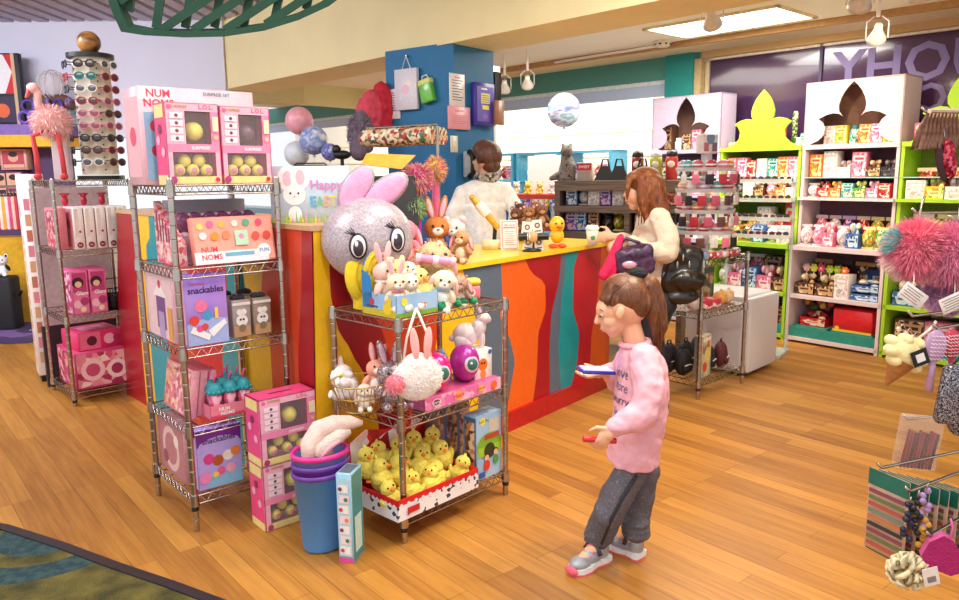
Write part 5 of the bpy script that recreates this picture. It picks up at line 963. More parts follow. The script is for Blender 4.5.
def shoe(root, H, T, mu, ms, mk, name='shoe', w=0.075):
    H = Vector((H.x, H.y, 0)); T = Vector((T.x, T.y, 0)); d = (T - H).normalized(); n = Vector((-d.y, d.x, 0)); L_ = (T - H).length
    out = [(0, 0.3), (0.03, 0.42), (0.15, 0.46), (0.4, 0.38), (0.65, 0.5), (0.85, 0.46), (0.97, 0.25), (1, 0)]
    pts = [(a, b) for a, b in out] + [(a, -b) for a, b in reversed(out[:-1])]
    sh = thing_child(name, root); mb = MB()
    for z0, z1, k, m in ((0.0, 0.008, 1.0, mk), (0.008, 0.026, 1.03, ms)):
        mb.prism([(a * L_, b * w * k) for a, b in pts], H + Vector((0, 0, z1)), d, n, z1 - z0, m)
    plain('sole', mb, root, sh); mb = MB(); R_ = Matrix((d, n, Vector((0, 0, 1)))).transposed()
    mb.ell(H + d * L_ * 0.74 + Vector((0, 0, 0.035)), (L_ * 0.25, w * 0.46, 0.024), mu, R_); mb.ell(H + d * L_ * 0.45 + Vector((0, 0, 0.042)), (L_ * 0.3, w * 0.42, 0.034), mu, R_); mb.ell(H + d * L_ * 0.2 + Vector((0, 0, 0.05)), (L_ * 0.2, w * 0.42, 0.045), mu, R_)
    o = organic('upper', mb, root, 0.004, 4); o.parent = sh; o.location = (0, 0, 0)
    return sh, d, n, L_, H
def thing_child(name, root):
    e = bpy.data.objects.new(name, None); C.objects.link(e); e.empty_display_size = 0.03; e.parent = root; e.location = -root.location; return e

# --- girl
GY = 2.55
J = lambda x, y, dy=0.0: P(x, y, GY + dy)
H1, T1_ = G(601, 561), G(565, 578); H2, T2_ = G(637, 563), G(605, 549)
girl = thing('person', 'young girl with brown ponytail in pink sweatshirt and grey sweatpants looking at a blue phone', 'person', (0.47, GY, 0))
SK = M('#EDB594', 0.5, var=0.04, sss=0.1); m = SK
body = MB()
hc = J(624, 305)
body.ell(hc, (0.088, 0.074, 0.084), m, Matrix.Rotation(0.35, 3, 'Y'), seg=24, rings=16)
body.ell(J(609, 312), (0.046, 0.056, 0.046), m); body.ell(J(609, 321), (0.034, 0.048, 0.036), m); body.ell(J(612, 327), (0.042, 0.05, 0.036), m); body.ell(J(612, 335), (0.02, 0.024, 0.018), m)
body.ell(J(610, 324, -0.032), (0.026, 0.022, 0.024), m); body.ell(J(610, 324, 0.032), (0.026, 0.022, 0.024), m)
cap(body, J(598.5, 316), J(596.5, 323.5), 0.007, m, 0.0095); body.ell(J(596.5, 324.5), (0.011, 0.0115, 0.009), m)
body.ell(J(602, 330.5), (0.009, 0.016, 0.005), m); body.ell(J(603.5, 333), (0.009, 0.014, 0.005), m)
body.ell(J(620, 316, -0.08), (0.015, 0.009, 0.023), m, Matrix.Rotation(0.2, 3, 'Y')); body.ell(J(622, 316, 0.073), (0.014, 0.008, 0.021), m)
limb(body, [J(628, 322), J(634, 345), J(636, 365)], [0.038, 0.037, 0.055], m)
limb(body, [J(636, 365), J(636, 400), J(634, 448)], [0.06, 0.065, 0.05], m)
# near arm and hand
ws = [J(644, 368, -0.105), J(641, 414, -0.17), J(611, 431, -0.19)]
limb(body, ws, [0.034, 0.03, 0.02], m); hand(body, ws[2], (-0.62, -0.05, -0.75), (-0.3, 0.9, 0.1), 0.125, 0.85, -1, m)
# far arm and hand under the phone
wf = [J(628, 366, 0.11), J(614, 386, 0.17), J(603, 374, 0.10)]
limb(body, wf, [0.034, 0.03, 0.02], m); hand(body, wf[2], (-0.95, -0.35, -0.12), (0.05, -0.1, 1.0), 0.12, 0.3, 1, m)
# legs
a1 = H1.lerp(T1_, 0.22) + Vector((0, 0, 0.07)); a2 = H2.lerp(T2_, 0.22) + Vector((0, 0, 0.07))
lg1 = [J(630, 472, -0.055), J(607, 505, -0.075), a1]; lg2 = [J(639, 472, 0.06), J(633, 508, 0.055), a2]
limb(body, lg1, [0.04, 0.034, 0.028], m); limb(body, lg2, [0.04, 0.034, 0.028], m)
for a, h, t in ((a1, H1, T1_), (a2, H2, T2_)): limb(body, [a, h.lerp(t, 0.7) + Vector((0, 0, 0.04))], [0.028, 0.022], m)
organic('body', body, girl, 0.0036, 3)
# eyes, brow, mouth
for s in (-1, 1):
    mb = MB(); e = J(601.6, 318, 0.031 * s); mb.ell(e, (0.0055, 0.010, 0.0055), WHITE); mb.ell(e + Vector((-0.002, 0, -0.003)), (0.005, 0.006, 0.0042), M('#3A2A22', 0.2)); mb.ell(e + Vector((0.0, 0, 0.0025)), (0.0068, 0.0125, 0.005), SK); plain('eye', mb, girl)
    mb = MB(); mb.tube([e + Vector((-0.006, -0.013, -0.003)), e + Vector((-0.0105, 0, -0.003)), e + Vector((-0.006, 0.013, -0.003))], 0.0016, M('#2A1A16', 0.6)); plain('eyelash', mb, girl)
    mb = MB(); mb.tube([e + Vector((0.0, -0.016 if s < 0 else -0.012, 0.019)), e + Vector((-0.008, 0, 0.021)), e + Vector((0.0, 0.012 if s < 0 else 0.016, 0.019))], 0.002, M('#8A5A3C', 0.8)); plain('eyebrow', mb, girl)
mb = MB(); mb.ell(J(601.2, 331.8), (0.008, 0.013, 0.0035), M('#C9736A', 0.5)); plain('lips', mb, girl)
HR = PR(('#482818', '#744426', '#5A3420', '#875432'), 60, 0.4, stretch=(1, 1, 0.25), smooth=True)
mb = MB(); mb.ell(J(627, 299), (0.092, 0.080, 0.077), HR, Matrix.Rotation(0.45, 3, 'Y'), seg=24, rings=16); mb.ell(J(634, 305), (0.068, 0.0765, 0.062), HR); mb.ell(J(613.5, 297.5), (0.055, 0.064, 0.036), HR, Matrix.Rotation(-0.5, 3, 'Y')); mb.ell(J(635, 285), (0.04, 0.045, 0.035), HR)
mb.ell(J(613, 303, -0.056), (0.026, 0.014, 0.024), HR, Matrix.Rotation(0.5, 3, 'Y')); mb.ell(J(613, 303, 0.056), (0.026, 0.014, 0.024), HR)
organic('hair', mb, girl, 0.005, 9)
mb = MB(); limb(mb, [J(640, 281), J(650, 289), J(656, 308), J(659, 330), J(657, 349)], [0.028, 0.036, 0.036, 0.03, 0.008], HR); limb(mb, [J(648, 290, -0.02), J(653, 315, -0.02), J(654, 343, -0.012)], [0.022, 0.026, 0.006], HR); limb(mb, [J(652, 296, 0.02), J(659, 318, 0.02), J(662, 345, 0.01)], [0.02, 0.022, 0.005], HR)
organic('ponytail', mb, girl, 0.005, 3)
mb = MB()
for k in range(26):
    q = random.Random(k); x0, y0, dy = q.uniform(-5, 4), q.uniform(-2, 3), q.uniform(-0.034, 0.034)
    mb.tube([J(643 + x0 * 0.5, 282 + y0, dy * 0.5), J(652 + x0, 292 + y0, dy), J(656 + x0, 315, dy), J(657 + x0, 336, dy), J(656 + x0 * 1.2, 350 + y0 * 2, dy * 0.7)], 0.0022, HR, seg=5)
for k in range(22):
    q = random.Random(k + 60); t = -1.2 + 2.4 * k / 21; mb.tube([J(600, 302) + Vector((0.012 * abs(t), 0.062 * t, -0.01 * abs(t))), J(612, 281) + Vector((0, 0.058 * t, -0.02 * t * t)), J(626, 276) + Vector((0, 0.045 * t, -0.015 * t * t)), J(636, 281, 0.015 * t)], 0.0018, HR, seg=5)
plain('hair_strands', mb, girl)
mb = MB(); mb.lathe([(0.02 + 0.012 * math.cos(a), 0.016 * math.sin(a)) for a in [2 * math.pi * i / 12 for i in range(13)]], J(638, 279), M('#17141A', 0.9, bump=1.0, bs=90), seg=20, rot=Matrix.Rotation(0.7, 3, 'Y')); mb.ell(J(638, 277.5), (0.036, 0.036, 0.025), M('#17141A', 0.9, bump=1.0, bs=90)); plain('hair_tie', mb, girl)
PK = M('#EDB0BE', 0.9, var=0.06, vs=10, bump=0.35, bs=40)
mb = MB(); c = J(637, 352); mb.T = Matrix.Identity(4)
zt, zh = J(636, 346).z, J(636, 463).z
def ring(zf, cx, rx, ry): return (J(cx, 400).x, zf, rx, ry)
secs = [(0.0, 635, 0.045, 0.055), (0.06, 637, 0.066, 0.105), (0.14, 638, 0.080, 0.130), (0.35, 639, 0.092, 0.130), (0.6, 638, 0.094, 0.128), (0.85, 634, 0.086, 0.128), (1.0, 632, 0.09, 0.126)]
vs = []; fs = []; SG = 28
for zf, cx, rx, ry in secs:
    z = zt + (zh - zt) * zf; x = J(cx, 400).x
    for k in range(SG): a = 2 * math.pi * k / SG; vs.append((x + rx * math.cos(a) * (1 + 0.03 * math.sin(5 * a + zf * 6)), GY + ry * math.sin(a), z))
for i in range(len(secs) - 1):
    for k in range(SG): l = (k + 1) % SG; fs.append((i * SG + k, (i + 1) * SG + k, (i + 1) * SG + l, i * SG + l))
fs.append(tuple(range(SG))); fs.append(tuple(reversed(range((len(secs) - 1) * SG, len(secs) * SG)))); mb.add(vs, fs, PK, True)
limb(mb, [J(642, 362, -0.085), J(647, 390, -0.15), J(643, 416, -0.175)], [0.055, 0.054, 0.052], PK); limb(mb, [J(643, 416, -0.175), J(628, 423, -0.185), J(613, 430, -0.19)], [0.052, 0.047, 0.033], PK)
for k in range(6): x = 641 - 5.2 * k; mb.T = Matrix.Identity(4); mb.ell(J(x, 415 + 2.6 * k, -0.18), (0.014, 0.05 - 0.002 * k, 0.055 - 0.003 * k), PK, Matrix.Rotation(0.45, 3, 'Y'))
limb(mb, [J(628, 362, 0.085), J(616, 384, 0.17), J(607, 376, 0.12)], [0.05, 0.046, 0.032], PK)
for k in range(4): mb.ell(J(616 - 2.4 * k, 383 - 2 * k, 0.165 - 0.013 * k), (0.016, 0.044, 0.045), PK)
sw = folds(organic('sweatshirt', mb, girl, 0.006, 4), 0.045, 0.016)
mb = MB(); mb.tube([J(634, 346) + Vector((0.047 * math.cos(a), 0.056 * math.sin(a), 0.006 * math.cos(a))) for a in [2 * math.pi * k / 20 for k in range(20)]], 0.011, PK, closed=True); plain('collar', mb, girl)
mb = MB(); INK = M('#50527C', 0.7)
ux = Vector((0.5, -0.86, 0)).normalized()
for k, (tx, y, sz) in enumerate((('love', 372, 0.05), ('more', 385, 0.045), ('worry', 398, 0.045), ('less', 411, 0.04))):
    mb.text(tx, J(604, y) + Vector((-0.01, -0.05, 0)), ux, (0, 0, 1), sz * 1.05, INK)
o = plain('lettering', mb, girl); sd = o.modifiers.new('cut', 'SUBSURF'); sd.subdivision_type = 'SIMPLE'; sd.levels = 1; sd.render_levels = 1
s_ = o.modifiers.new('wrap', 'SHRINKWRAP'); s_.target = sw; s_.wrap_method = 'PROJECT'; s_.use_project_x = True; s_.use_positive_direction = True; s_.use_negative_direction = True; s_.offset = 0.0025; s_.wrap_mode = 'ABOVE_SURFACE'
GP = PR(('#4E4C54', '#66626A', '#55525A', '#7A7680'), 110, 0.9, smooth=True)
mb = MB(); mb.ell(J(632, 456), (0.07, 0.105, 0.06), GP)
limb(mb, [lg1[0], J(616, 492, -0.065), J(604, 515, -0.075), a1 + Vector((0, 0, 0.035))], [0.055, 0.056, 0.054, 0.05], GP); limb(mb, [lg2[0], J(636, 492, 0.055), J(631, 517, 0.05), a2 + Vector((0, 0, 0.04))], [0.064, 0.06, 0.056, 0.052], GP)
for k in range(3):
    mb.ell(a1 + Vector((0, 0, 0.02 + 0.022 * k)), (0.056, 0.054, 0.014), GP); mb.ell(a2 + Vector((0, 0, 0.022 + 0.024 * k)), (0.057, 0.055, 0.014), GP)
folds(organic('sweatpants', mb, girl, 0.006, 4), 0.05, 0.014)
mb = MB(); sd = Vector((0.01, -0.056, 0)); mb.tube([lg1[0] + Vector((0, -0.057, 0)), J(616, 492, -0.065) + Vector((0, -0.06, 0)), J(604, 515, -0.075) + Vector((0, -0.055, 0)), a1 + Vector((0, -0.052, 0.03))], 0.006, M('#2C2A32', 0.8)); plain('side_seam', mb, girl)
SV = M('#A9ABB2', 0.4, 0.35, var=0.1, vs=60); SO = M('#F0ECEA', 0.5); CR = M('#F0647A', 0.5)
for h, t in ((H1, T1_), (H2, T2_)):
    sh, d, n, L_, Hh = shoe(girl, h, t, SV, SO, CR)
    mb = MB(); u = Vector((0, 0, 1))
    for k in range(4): c0 = Hh + d * L_ * (0.42 + 0.085 * k) + u * (0.078 - 0.008 * k); mb.tube([c0 + n * 0.026 - u * 0.008, c0 + u * 0.0, c0 - n * 0.026 - u * 0.008], 0.004, CR)
    mb.ell(Hh + d * L_ * 0.36 + u * 0.085, (0.02, 0.02, 0.016), CR); plain('laces', mb, girl, sh)
    mb = MB(); c0 = Hh + d * L_ * 0.4 + u * 0.082; mb.tube([c0 + n * 0.038 - u * 0.03, c0 + n * 0.02, c0 - n * 0.02, c0 - n * 0.038 - u * 0.03], 0.008, M('#3A3C48', 0.5)); plain('strap', mb, girl, sh)
    mb = MB(); mb.ell(Hh + d * L_ * 0.985 + u * 0.02, (0.012, 0.03, 0.016), CR, Matrix((d, n, u)).transposed()); plain('toe_cap', mb, girl, sh)
# things she holds
ph = J(595, 374, -0.0); t = thing('mobile_phone', 'blue phone with a lit screen in the girl\'s raised hand', 'phone', ph + Vector((0, 0.01, 0.002)), 0, rot=(R(2), R(6), R(14)))
mb = MB(); mb.rbox((0, 0, 0), (0.125, 0.072, 0.013), M('#1E2FA8', 0.3, coat=0.4), 0.006); mb.build('case', t)
mb = MB(); mb.box((0, 0, 0.0072), (0.105, 0.06, 0.0015), M('#9A90FF', 0.3, emit=1.6, var=0)); mb.build('screen', t)
rp = ws[2] + Vector((-0.04, 0.0, -0.04)); t = thing('toy_pen', 'red and white stick toy held low in the girl\'s near hand', 'toy', rp, 0, rot=(0, R(97), R(8)))
mb = MB(); RDm = M('#D9222E', 0.35, coat=0.3); mb.cyl((0, 0, -0.062), (0, 0, 0.05), 0.0105, RDm); mb.build('barrel', t); mb = MB(); mb.cyl((0, 0, -0.012), (0, 0, 0.018), 0.0112, WHITE); mb.build('label', t)

# --- woman with the shoulder bag
WY = 4.45
J = lambda x, y, dy=0.0: P(x, y, WY + dy)
wb = J(652, 300); woman = thing('person', 'woman with auburn hair in a cream sweater reaching for a coffee cup on the counter', 'person', (wb.x, WY, 0))
body = MB(); hc = J(646, 190)
body.ell(hc, (0.088, 0.075, 0.095), m, Matrix.Rotation(0.1, 3, 'Y'), seg=24, rings=16); body.ell(J(637, 198), (0.055, 0.06, 0.065), m); body.ell(J(635.5, 209), (0.028, 0.032, 0.026), m)
cap(body, J(629.5, 192), J(627, 198.5), 0.009, m, 0.012); body.ell(J(629.5, 203.5), (0.013, 0.02, 0.007), m); body.ell(J(630, 206), (0.012, 0.018, 0.007), m); body.ell(J(647, 196, -0.075), (0.017, 0.01, 0.028), m)
limb(body, [J(646, 205), J(652, 222), J(656, 235)], [0.05, 0.048, 0.09], m); limb(body, [J(656, 240), J(655, 270), J(654, 305)], [0.11, 0.10, 0.12], m)
wn = [J(661, 222, -0.16), J(668, 260, -0.2), J(631, 244, -0.24)]; limb(body, wn, [0.045, 0.04, 0.027], m); hand(body, wn[2], (-0.9, 0.1, -0.25), (-0.1, 0.6, -0.8), 0.165, 0.7, -1, m)
cpt = CUP + Vector((0, 0, 0.05)); wfr = [J(650, 222, 0.14), J(640, 250, 0.2), cpt + Vector((0.125, -0.01, 0.0))]; limb(body, wfr, [0.045, 0.04, 0.026], m); hand(body, wfr[2], (cpt - wfr[2]) + Vector((0, -0.02, 0)), (-0.25, 1, 0), 0.16, 0.75, -1, m)
hipz = J(654, 305).z
kn = []
for s in (-1, 1): pts = [Vector((wb.x + 0.01, WY + 0.09 * s, hipz)), Vector((wb.x - 0.02, WY + 0.1 * s, 0.46)), Vector((wb.x + 0.03, WY + 0.1 * s, 0.09))]; kn.append(pts); limb(body, pts, [0.085, 0.06, 0.04], m); limb(body, [pts[2], pts[2] + Vector((-0.13, 0, -0.05))], [0.038, 0.028], m)
organic('body', body, woman, 0.006, 5)
for s in (-1, 1):
    mb = MB(); e = J(631.5, 191.5, 0.032 * s); mb.ell(e, (0.009, 0.014, 0.009), WHITE); mb.ell(e + Vector((-0.006, 0, 0)), 0.007, M('#2E211C', 0.2)); plain('eye', mb, woman)
    mb = MB(); mb.tube([e + Vector((0, -0.018, 0.022)), e + Vector((-0.01, 0, 0.026)), e + Vector((0, 0.018, 0.022))], 0.003, M('#5A3020', 0.8)); plain('eyebrow', mb, woman)
mb = MB(); mb.ell(J(628.7, 204.7), (0.011, 0.018, 0.006), M('#B5564E', 0.5)); plain('lips', mb, woman)
AU = PR(('#4A2414', '#84481F', '#6A3519', '#A0622E'), 46, 0.55, stretch=(1, 1, 0.22), smooth=True)
mb = MB(); mb.ell(J(648, 186), (0.105, 0.095, 0.095), AU, seg=24, rings=16); mb.ell(J(657, 200), (0.065, 0.09, 0.13), AU); limb(mb, [J(655, 190, -0.05), J(661, 212, -0.075), J(664, 231, -0.07)], [0.075, 0.06, 0.02], AU); limb(mb, [J(655, 190, 0.05), J(660, 212, 0.07), J(662, 231, 0.07)], [0.075, 0.06, 0.02], AU)
limb(mb, [J(644, 183, -0.072), J(645, 205, -0.085), J(649, 229, -0.085)], [0.034, 0.034, 0.012], AU); limb(mb, [J(642, 183, 0.072), J(641, 205, 0.085), J(644, 229, 0.085)], [0.034, 0.034, 0.012], AU); mb.ell(J(636, 180), (0.045, 0.08, 0.034), AU, Matrix.Rotation(-0.5, 3, 'Y'))
limb(mb, [J(634, 178, -0.05), J(630, 192, -0.075), J(629, 203, -0.078)], [0.018, 0.016, 0.006], AU)
organic('hair', mb, woman, 0.006, 4)
mb = MB()
for k in range(60):
    q = random.Random(k); s = -1 if k % 2 else 1; a = q.uniform(0, 1); x = 641 + 24 * a
    mb.tube([J(646 + 5 * a, 172 + 3 * a, 0.03 * s), J(x - 1, 184, s * (0.088 - 0.03 * a)), J(x + 1, 206, s * (0.105 - 0.04 * a)), J(x + q.uniform(-2, 3), 230 + q.uniform(-4, 5), s * (0.10 - 0.04 * a))], 0.0035, AU, seg=5, taper=[1, 1.2, 1, 0.4])
plain('hair_strands', mb, woman)
CK = M('#E2D2BC', 0.9, var=0.05, vs=12, bump=0.5, bs=60)
mb = MB(); mb.ell(J(656, 228), (0.105, 0.17, 0.08), CK); mb.ell(J(655, 250), (0.115, 0.16, 0.16), CK); mb.ell(J(655, 280), (0.11, 0.16, 0.14), CK); mb.cyl(J(655, 250), J(655, 300), 0.13, CK, 0.15, seg=20)
limb(mb, [J(662, 222, -0.15), J(670, 243, -0.19), J(668, 258, -0.2)], [0.062, 0.062, 0.056], CK); limb(mb, [J(668, 258, -0.2), J(650, 254, -0.22), J(633, 245, -0.24)], [0.056, 0.05, 0.038], CK)
limb(mb, [wfr[0], wfr[1], wfr[1].lerp(wfr[2], 0.75)], [0.075, 0.062, 0.045], CK)
folds(organic('sweater', mb, woman, 0.009, 4), 0.08, 0.024)
JN = M('#23222C', 0.8, bump=0.2)
mb = MB(); mb.ell(Vector((wb.x + 0.01, WY, hipz + 0.0)), (0.14, 0.18, 0.12), JN)
for pts in kn: limb(mb, pts, [0.11, 0.075, 0.055], JN)
organic('trousers', mb, woman, 0.01, 3)
for pts in kn: shoe(woman, Vector((pts[2].x + 0.06, pts[2].y, 0)), Vector((pts[2].x - 0.19, pts[2].y, 0)), M('#2A2320', 0.5), M('#1A1616', 0.5), M('#1A1616', 0.5), w=0.09)
t = thing('shoulder_bag', 'large shiny black shoulder bag hanging at the woman\'s back', 'bag', J(679, 300, -0.12)); base = t.location.copy(); BLK = M('#1A1410', 0.33, coat=0.25, bump=0.9, bs=14)
mb = MB(); mb.rbox(J(681, 274, -0.12), (0.22, 0.13, 0.30), BLK, 0.05, rot=Matrix.Rotation(R(12), 3, 'Y')); mb.ell(J(680, 300, -0.12), (0.115, 0.08, 0.05), BLK); mb.ell(J(686, 284, -0.14), (0.12, 0.09, 0.07), BLK); mb.ell(J(672, 250, -0.12), (0.07, 0.05, 0.07), BLK)
folds(organic('body', mb, t, 0.009, 5), 0.07, 0.022); mb = MB()
for s in (0, 1): mb.tube([J(666 + 8 * s, 250, -0.13), J(664 + 5 * s, 228, -0.17), J(661 + 3 * s, 213, -0.15), J(666 + 5 * s, 222, -0.02), J(676 + 6 * s, 250, -0.08)], 0.012, BLK)
plain('strap', mb, t)
for k in range(4): mb = MB(); mb.ell(J(672 + 6 * k, 262 + 7 * (k % 2), -0.2), (0.006, 0.004, 0.02), M('#C9BFA8', 0.25, 0.9)); plain('stud', mb, t)
t = thing('handbag', 'dark purple handbag held in the woman\'s near hand before the counter end', 'bag', J(634, 282, -0.3)); PU = PR(('#3A2038', '#54305A', '#2A1830', '#6A4A7A'), 9, 0.4, smooth=True)
mb = MB(); mb.rbox(J(635, 264, -0.3), (0.22, 0.09, 0.17), PU, 0.035, rot=Matrix.Rotation(R(-14), 3, 'Y')); folds(organic('body', mb, t, 0.008, 5), 0.05, 0.025)
mb = MB(); mb.tube([J(622, 262, -0.3), J(622, 246, -0.29), J(627, 241, -0.27), J(640, 246, -0.28), J(650, 262, -0.3)], 0.01, PU); plain('handle', mb, t); mb = MB(); mb.ell(J(630, 268, -0.36), (0.04, 0.012, 0.022), M('#D9A8C0', 0.3, 0.3)); plain('clasp', mb, t)
t = thing('scarf', 'bright pink scarf hanging from the woman\'s hand beside the handbag', 'scarf', J(612, 270, -0.28)); PKS = M('#E0205A', 0.8, bump=0.6, bs=30)
mb = MB(); limb(mb, [J(622, 240, -0.27), J(618, 250, -0.29), J(612, 266, -0.29), J(604, 278, -0.29)], [0.02, 0.028, 0.035, 0.03], PKS); limb(mb, [J(619, 252, -0.29), J(617, 268, -0.29), J(612, 282, -0.29)], [0.02, 0.03, 0.02], PKS); organic('cloth', mb, t, 0.007, 4)

# --- employee behind the counter, seen from the back
EY = 5.08
J = lambda x, y, dy=0.0: P(x, y, EY + dy)
eb = J(486, 240); emp = thing('person', 'shop employee with short brown hair in a white sweater facing away behind the counter', 'person', (eb.x, EY, 0))
body = MB(); body.ell(J(491, 158), (0.075, 0.09, 0.10), m, seg=20, rings=14); body.ell(J(483, 165, 0.05), (0.045, 0.05, 0.06), m); body.ell(J(476.5, 162, 0.07), (0.012, 0.02, 0.012), m); body.ell(J(484.5, 162, -0.01), (0.012, 0.016, 0.026), m)
limb(body, [J(490, 166), J(488, 180), J(486, 195)], [0.055, 0.05, 0.06], m); limb(body, [J(486, 205), J(486, 245)], [0.09, 0.10], m)
al = [J(466, 194), J(455, 214, -0.02), J(459, 238, -0.03)]; ar = [J(507, 194), J(519, 212, -0.05), J(513, 236, -0.1)]
for p_ in (al, ar): limb(body, p_, [0.035, 0.035, 0.026], m)
hand(body, al[2], (0.1, 0.1, -1), (0.9, 0.3, 0), 0.165, 0.35, 1, m); hand(body, ar[2], (-0.3, 0.9, 0), (0, 0, -1), 0.165, 0.35, -1, m)
kn = []; hz = 0.86
for s in (-1, 1): pts = [Vector((eb.x + 0.09 * s, EY, hz)), Vector((eb.x + 0.1 * s, EY, 0.47)), Vector((eb.x + 0.1 * s, EY, 0.09))]; kn.append(pts); limb(body, pts, [0.08, 0.055, 0.04], m); limb(body, [pts[2], pts[2] + Vector((0, 0.12, -0.05))], [0.036, 0.026], m)
organic('body', body, emp, 0.007, 5)
HB = PR(('#3A2018', '#6A4030', '#4E2C20'), 60, 0.45, stretch=(1, 1, 0.4), smooth=True)
mb = MB(); mb.ell(J(492, 156), (0.09, 0.10, 0.098), HB, seg=20, rings=14); mb.ell(J(494, 166, -0.03), (0.065, 0.06, 0.05), HB); mb.ell(J(488, 150, 0.03), (0.085, 0.085, 0.07), HB); organic('hair', mb, emp, 0.007, 3)
mb = MB(); WS = M('#F2EEEA', 0.9, bump=0.4, bs=50); mb.ell(J(486, 197), (0.15, 0.10, 0.10), WS); mb.ell(J(486, 215), (0.15, 0.11, 0.17), WS); mb.cyl(J(486, 205), J(486, 252), 0.14, WS, 0.145, seg=20)
limb(mb, [J(487, 187), J(465, 193), al[1], al[1].lerp(al[2], 0.8)], [0.075, 0.058, 0.054, 0.042], WS); limb(mb, [J(487, 187), J(508, 193), ar[1], ar[1].lerp(ar[2], 0.8)], [0.075, 0.058, 0.054, 0.042], WS); folds(organic('sweater', mb, emp, 0.008, 4), 0.08, 0.010)
mb = MB(); SCF = PR(('#6A6260', '#A89E94', '#4A4644', '#C9BFB4'), 60, 0.9)
for k in range(3): mb.lathe([(0.062 + 0.02 * math.cos(a), 0.02 * math.sin(a)) for a in [2 * math.pi * i / 10 for i in range(11)]], J(489, 176 + 1.5 * k), SCF, seg=20, rot=Matrix.Rotation(0.15 * (k - 1), 3, 'Y'))
plain('scarf', mb, emp)
mb = MB(); mb.ell(Vector((eb.x, EY, hz)), (0.17, 0.12, 0.12), JN)
for pts in kn: limb(mb, pts, [0.1, 0.07, 0.055], JN)
organic('trousers', mb, emp, 0.012, 3)
for pts in kn: shoe(emp, Vector((pts[2].x, pts[2].y - 0.06, 0)), Vector((pts[2].x, pts[2].y + 0.19, 0)), M('#2A2320', 0.5), M('#1A1616', 0.5), M('#1A1616', 0.5), w=0.09)
# ---------------------------------------------------------------- candy wall units
WU = Fr(2.54, 6.11, -50); AW = R(-50)
LAV = M('#CDBBD2', 0.5, var=0.04); LIM = M('#A9D42A', 0.45, var=0.04); WPK = M('#E2CECE', 0.45, var=0.03); TLG = M('#9FD3C6', 0.35)
FLE = [(0, 58), (4, 54), (8, 49), (11, 43), (12.8, 37), (12.3, 31), (9.5, 27), (8.5, 26), (12, 28.5), (18, 29.5), (25, 28), (32, 24.5), (27.5, 21), (25, 16), (26, 9), (31, 4), (38, 1), (40, 0)]
def unit(u0, w_, kind, m, label, cut=None, D1=0.44):
    base = WU(u0 + w_ / 2, 0); t = thing('candy_shelf_unit', label, 'shelf unit', base, AW, 'candy shelf units along the purple window')
    hw = w_ / 2; D0, V1 = 0.0, 0.12; CD = min(0.31, D1 - V1)
    for x in (-hw + 0.012, hw - 0.012):
        mb = MB(); mb.b0(x - 0.012, x + 0.012, D0, D1, 0, 0.80, m); mb.b0(x - 0.012, x + 0.012, V1, D1, 0.80, 1.60, m); mb.build('side_panel', t)
    mb = MB(); mb.b0(-hw, hw, D1 - 0.012, D1, 0.0, 1.6, M('#6E4A5A', 0.7) if kind != 'green' else M('#7A8A2A', 0.7)); mb.build('back_panel', t)
    for z, v, th, mm in ((0.05, 0.0, 0.03, m), (0.40, 0.0, 0.03, m), (0.80, -0.015, 0.035, m), (1.185, V1 - 0.05, 0.022, m), (1.345, V1, 0.008, TLG), (1.60, V1 - 0.01, 0.035, m)):
        mb = MB(); mb.b0(-hw + 0.002, hw - 0.002, v, D1 - 0.014, z - th, z, mm); mb.build('shelf', t)
    mb = MB(); mb.b0(-hw + 0.03, hw - 0.03, 0.015, 0.03, 0.05, 0.13, M('#2F8E80', 0.4)); mb.build('plinth_drawer', t)
    s = 0.0081
    if kind == 'green':
        pts = [(x * s, y * s) for x, y in FLE[1:]]; pts = [(0, FLE[0][1] * s)] + pts; out = pts + [(hw - 0.01, 0)] + [(-hw + 0.01, 0)] + [(-x, y) for x, y in reversed(pts[1:])]
        mb = MB(); mb.prism(out, (0, V1 + 0.02, 1.60), (1, 0, 0), (0, 0, 1), 0.02, m); mb.build('flower_board', t)
    elif cut is not None:
        H_ = 0.485; pts = [(x * s + cut, y * s) for x, y in FLE]; pl = [(-x * s + cut, y * s) for x, y in FLE[1:]]
        out = [(-hw, H_), (-hw, 0.0)] + [(max(-hw + 0.01, a), b) for a, b in reversed(pl)] + [pts[0]] + [(min(hw - 0.01, a), b) for a, b in pts[1:]] + [(hw, 0.0), (hw, H_)]
        mb = MB(); mb.prism(out, (0, V1, 1.60), (1, 0, 0), (0, 0, 1), 0.012, m)
        mb.b0(-hw, hw, V1, V1 + CD, 1.60 + H_ - 0.012, 1.60 + H_, m); mb.b0(-hw, -hw + 0.012, V1, V1 + CD, 1.60, 1.60 + H_, m); mb.b0(hw - 0.012, hw, V1, V1 + CD, 1.60, 1.60 + H_, m); mb.b0(-hw, hw, V1 + CD - 0.01, V1 + CD, 1.60, 1.60 + H_, M('#8E6A5A', 0.7))
        mb.build('cut_out_canopy', t)
    return t
unit(0.0, 0.74, 'white', WPK, 'pinkish white candy shelf unit with a cut-out flower canopy, nearest of the two', 0.0)
unit(-0.75, 0.74, 'green', LIM, 'lime green candy shelf unit topped by a flower-shaped board')
unit(-1.50, 0.74, 'lav', LAV, 'pale lavender shelf unit with a cut-out flower canopy beside the teal pillar', 0.0, 0.36)
unit(0.75, 0.74, 'green', LIM, 'lime green candy shelf unit at the right edge, behind the furry pompoms')
GC = {}
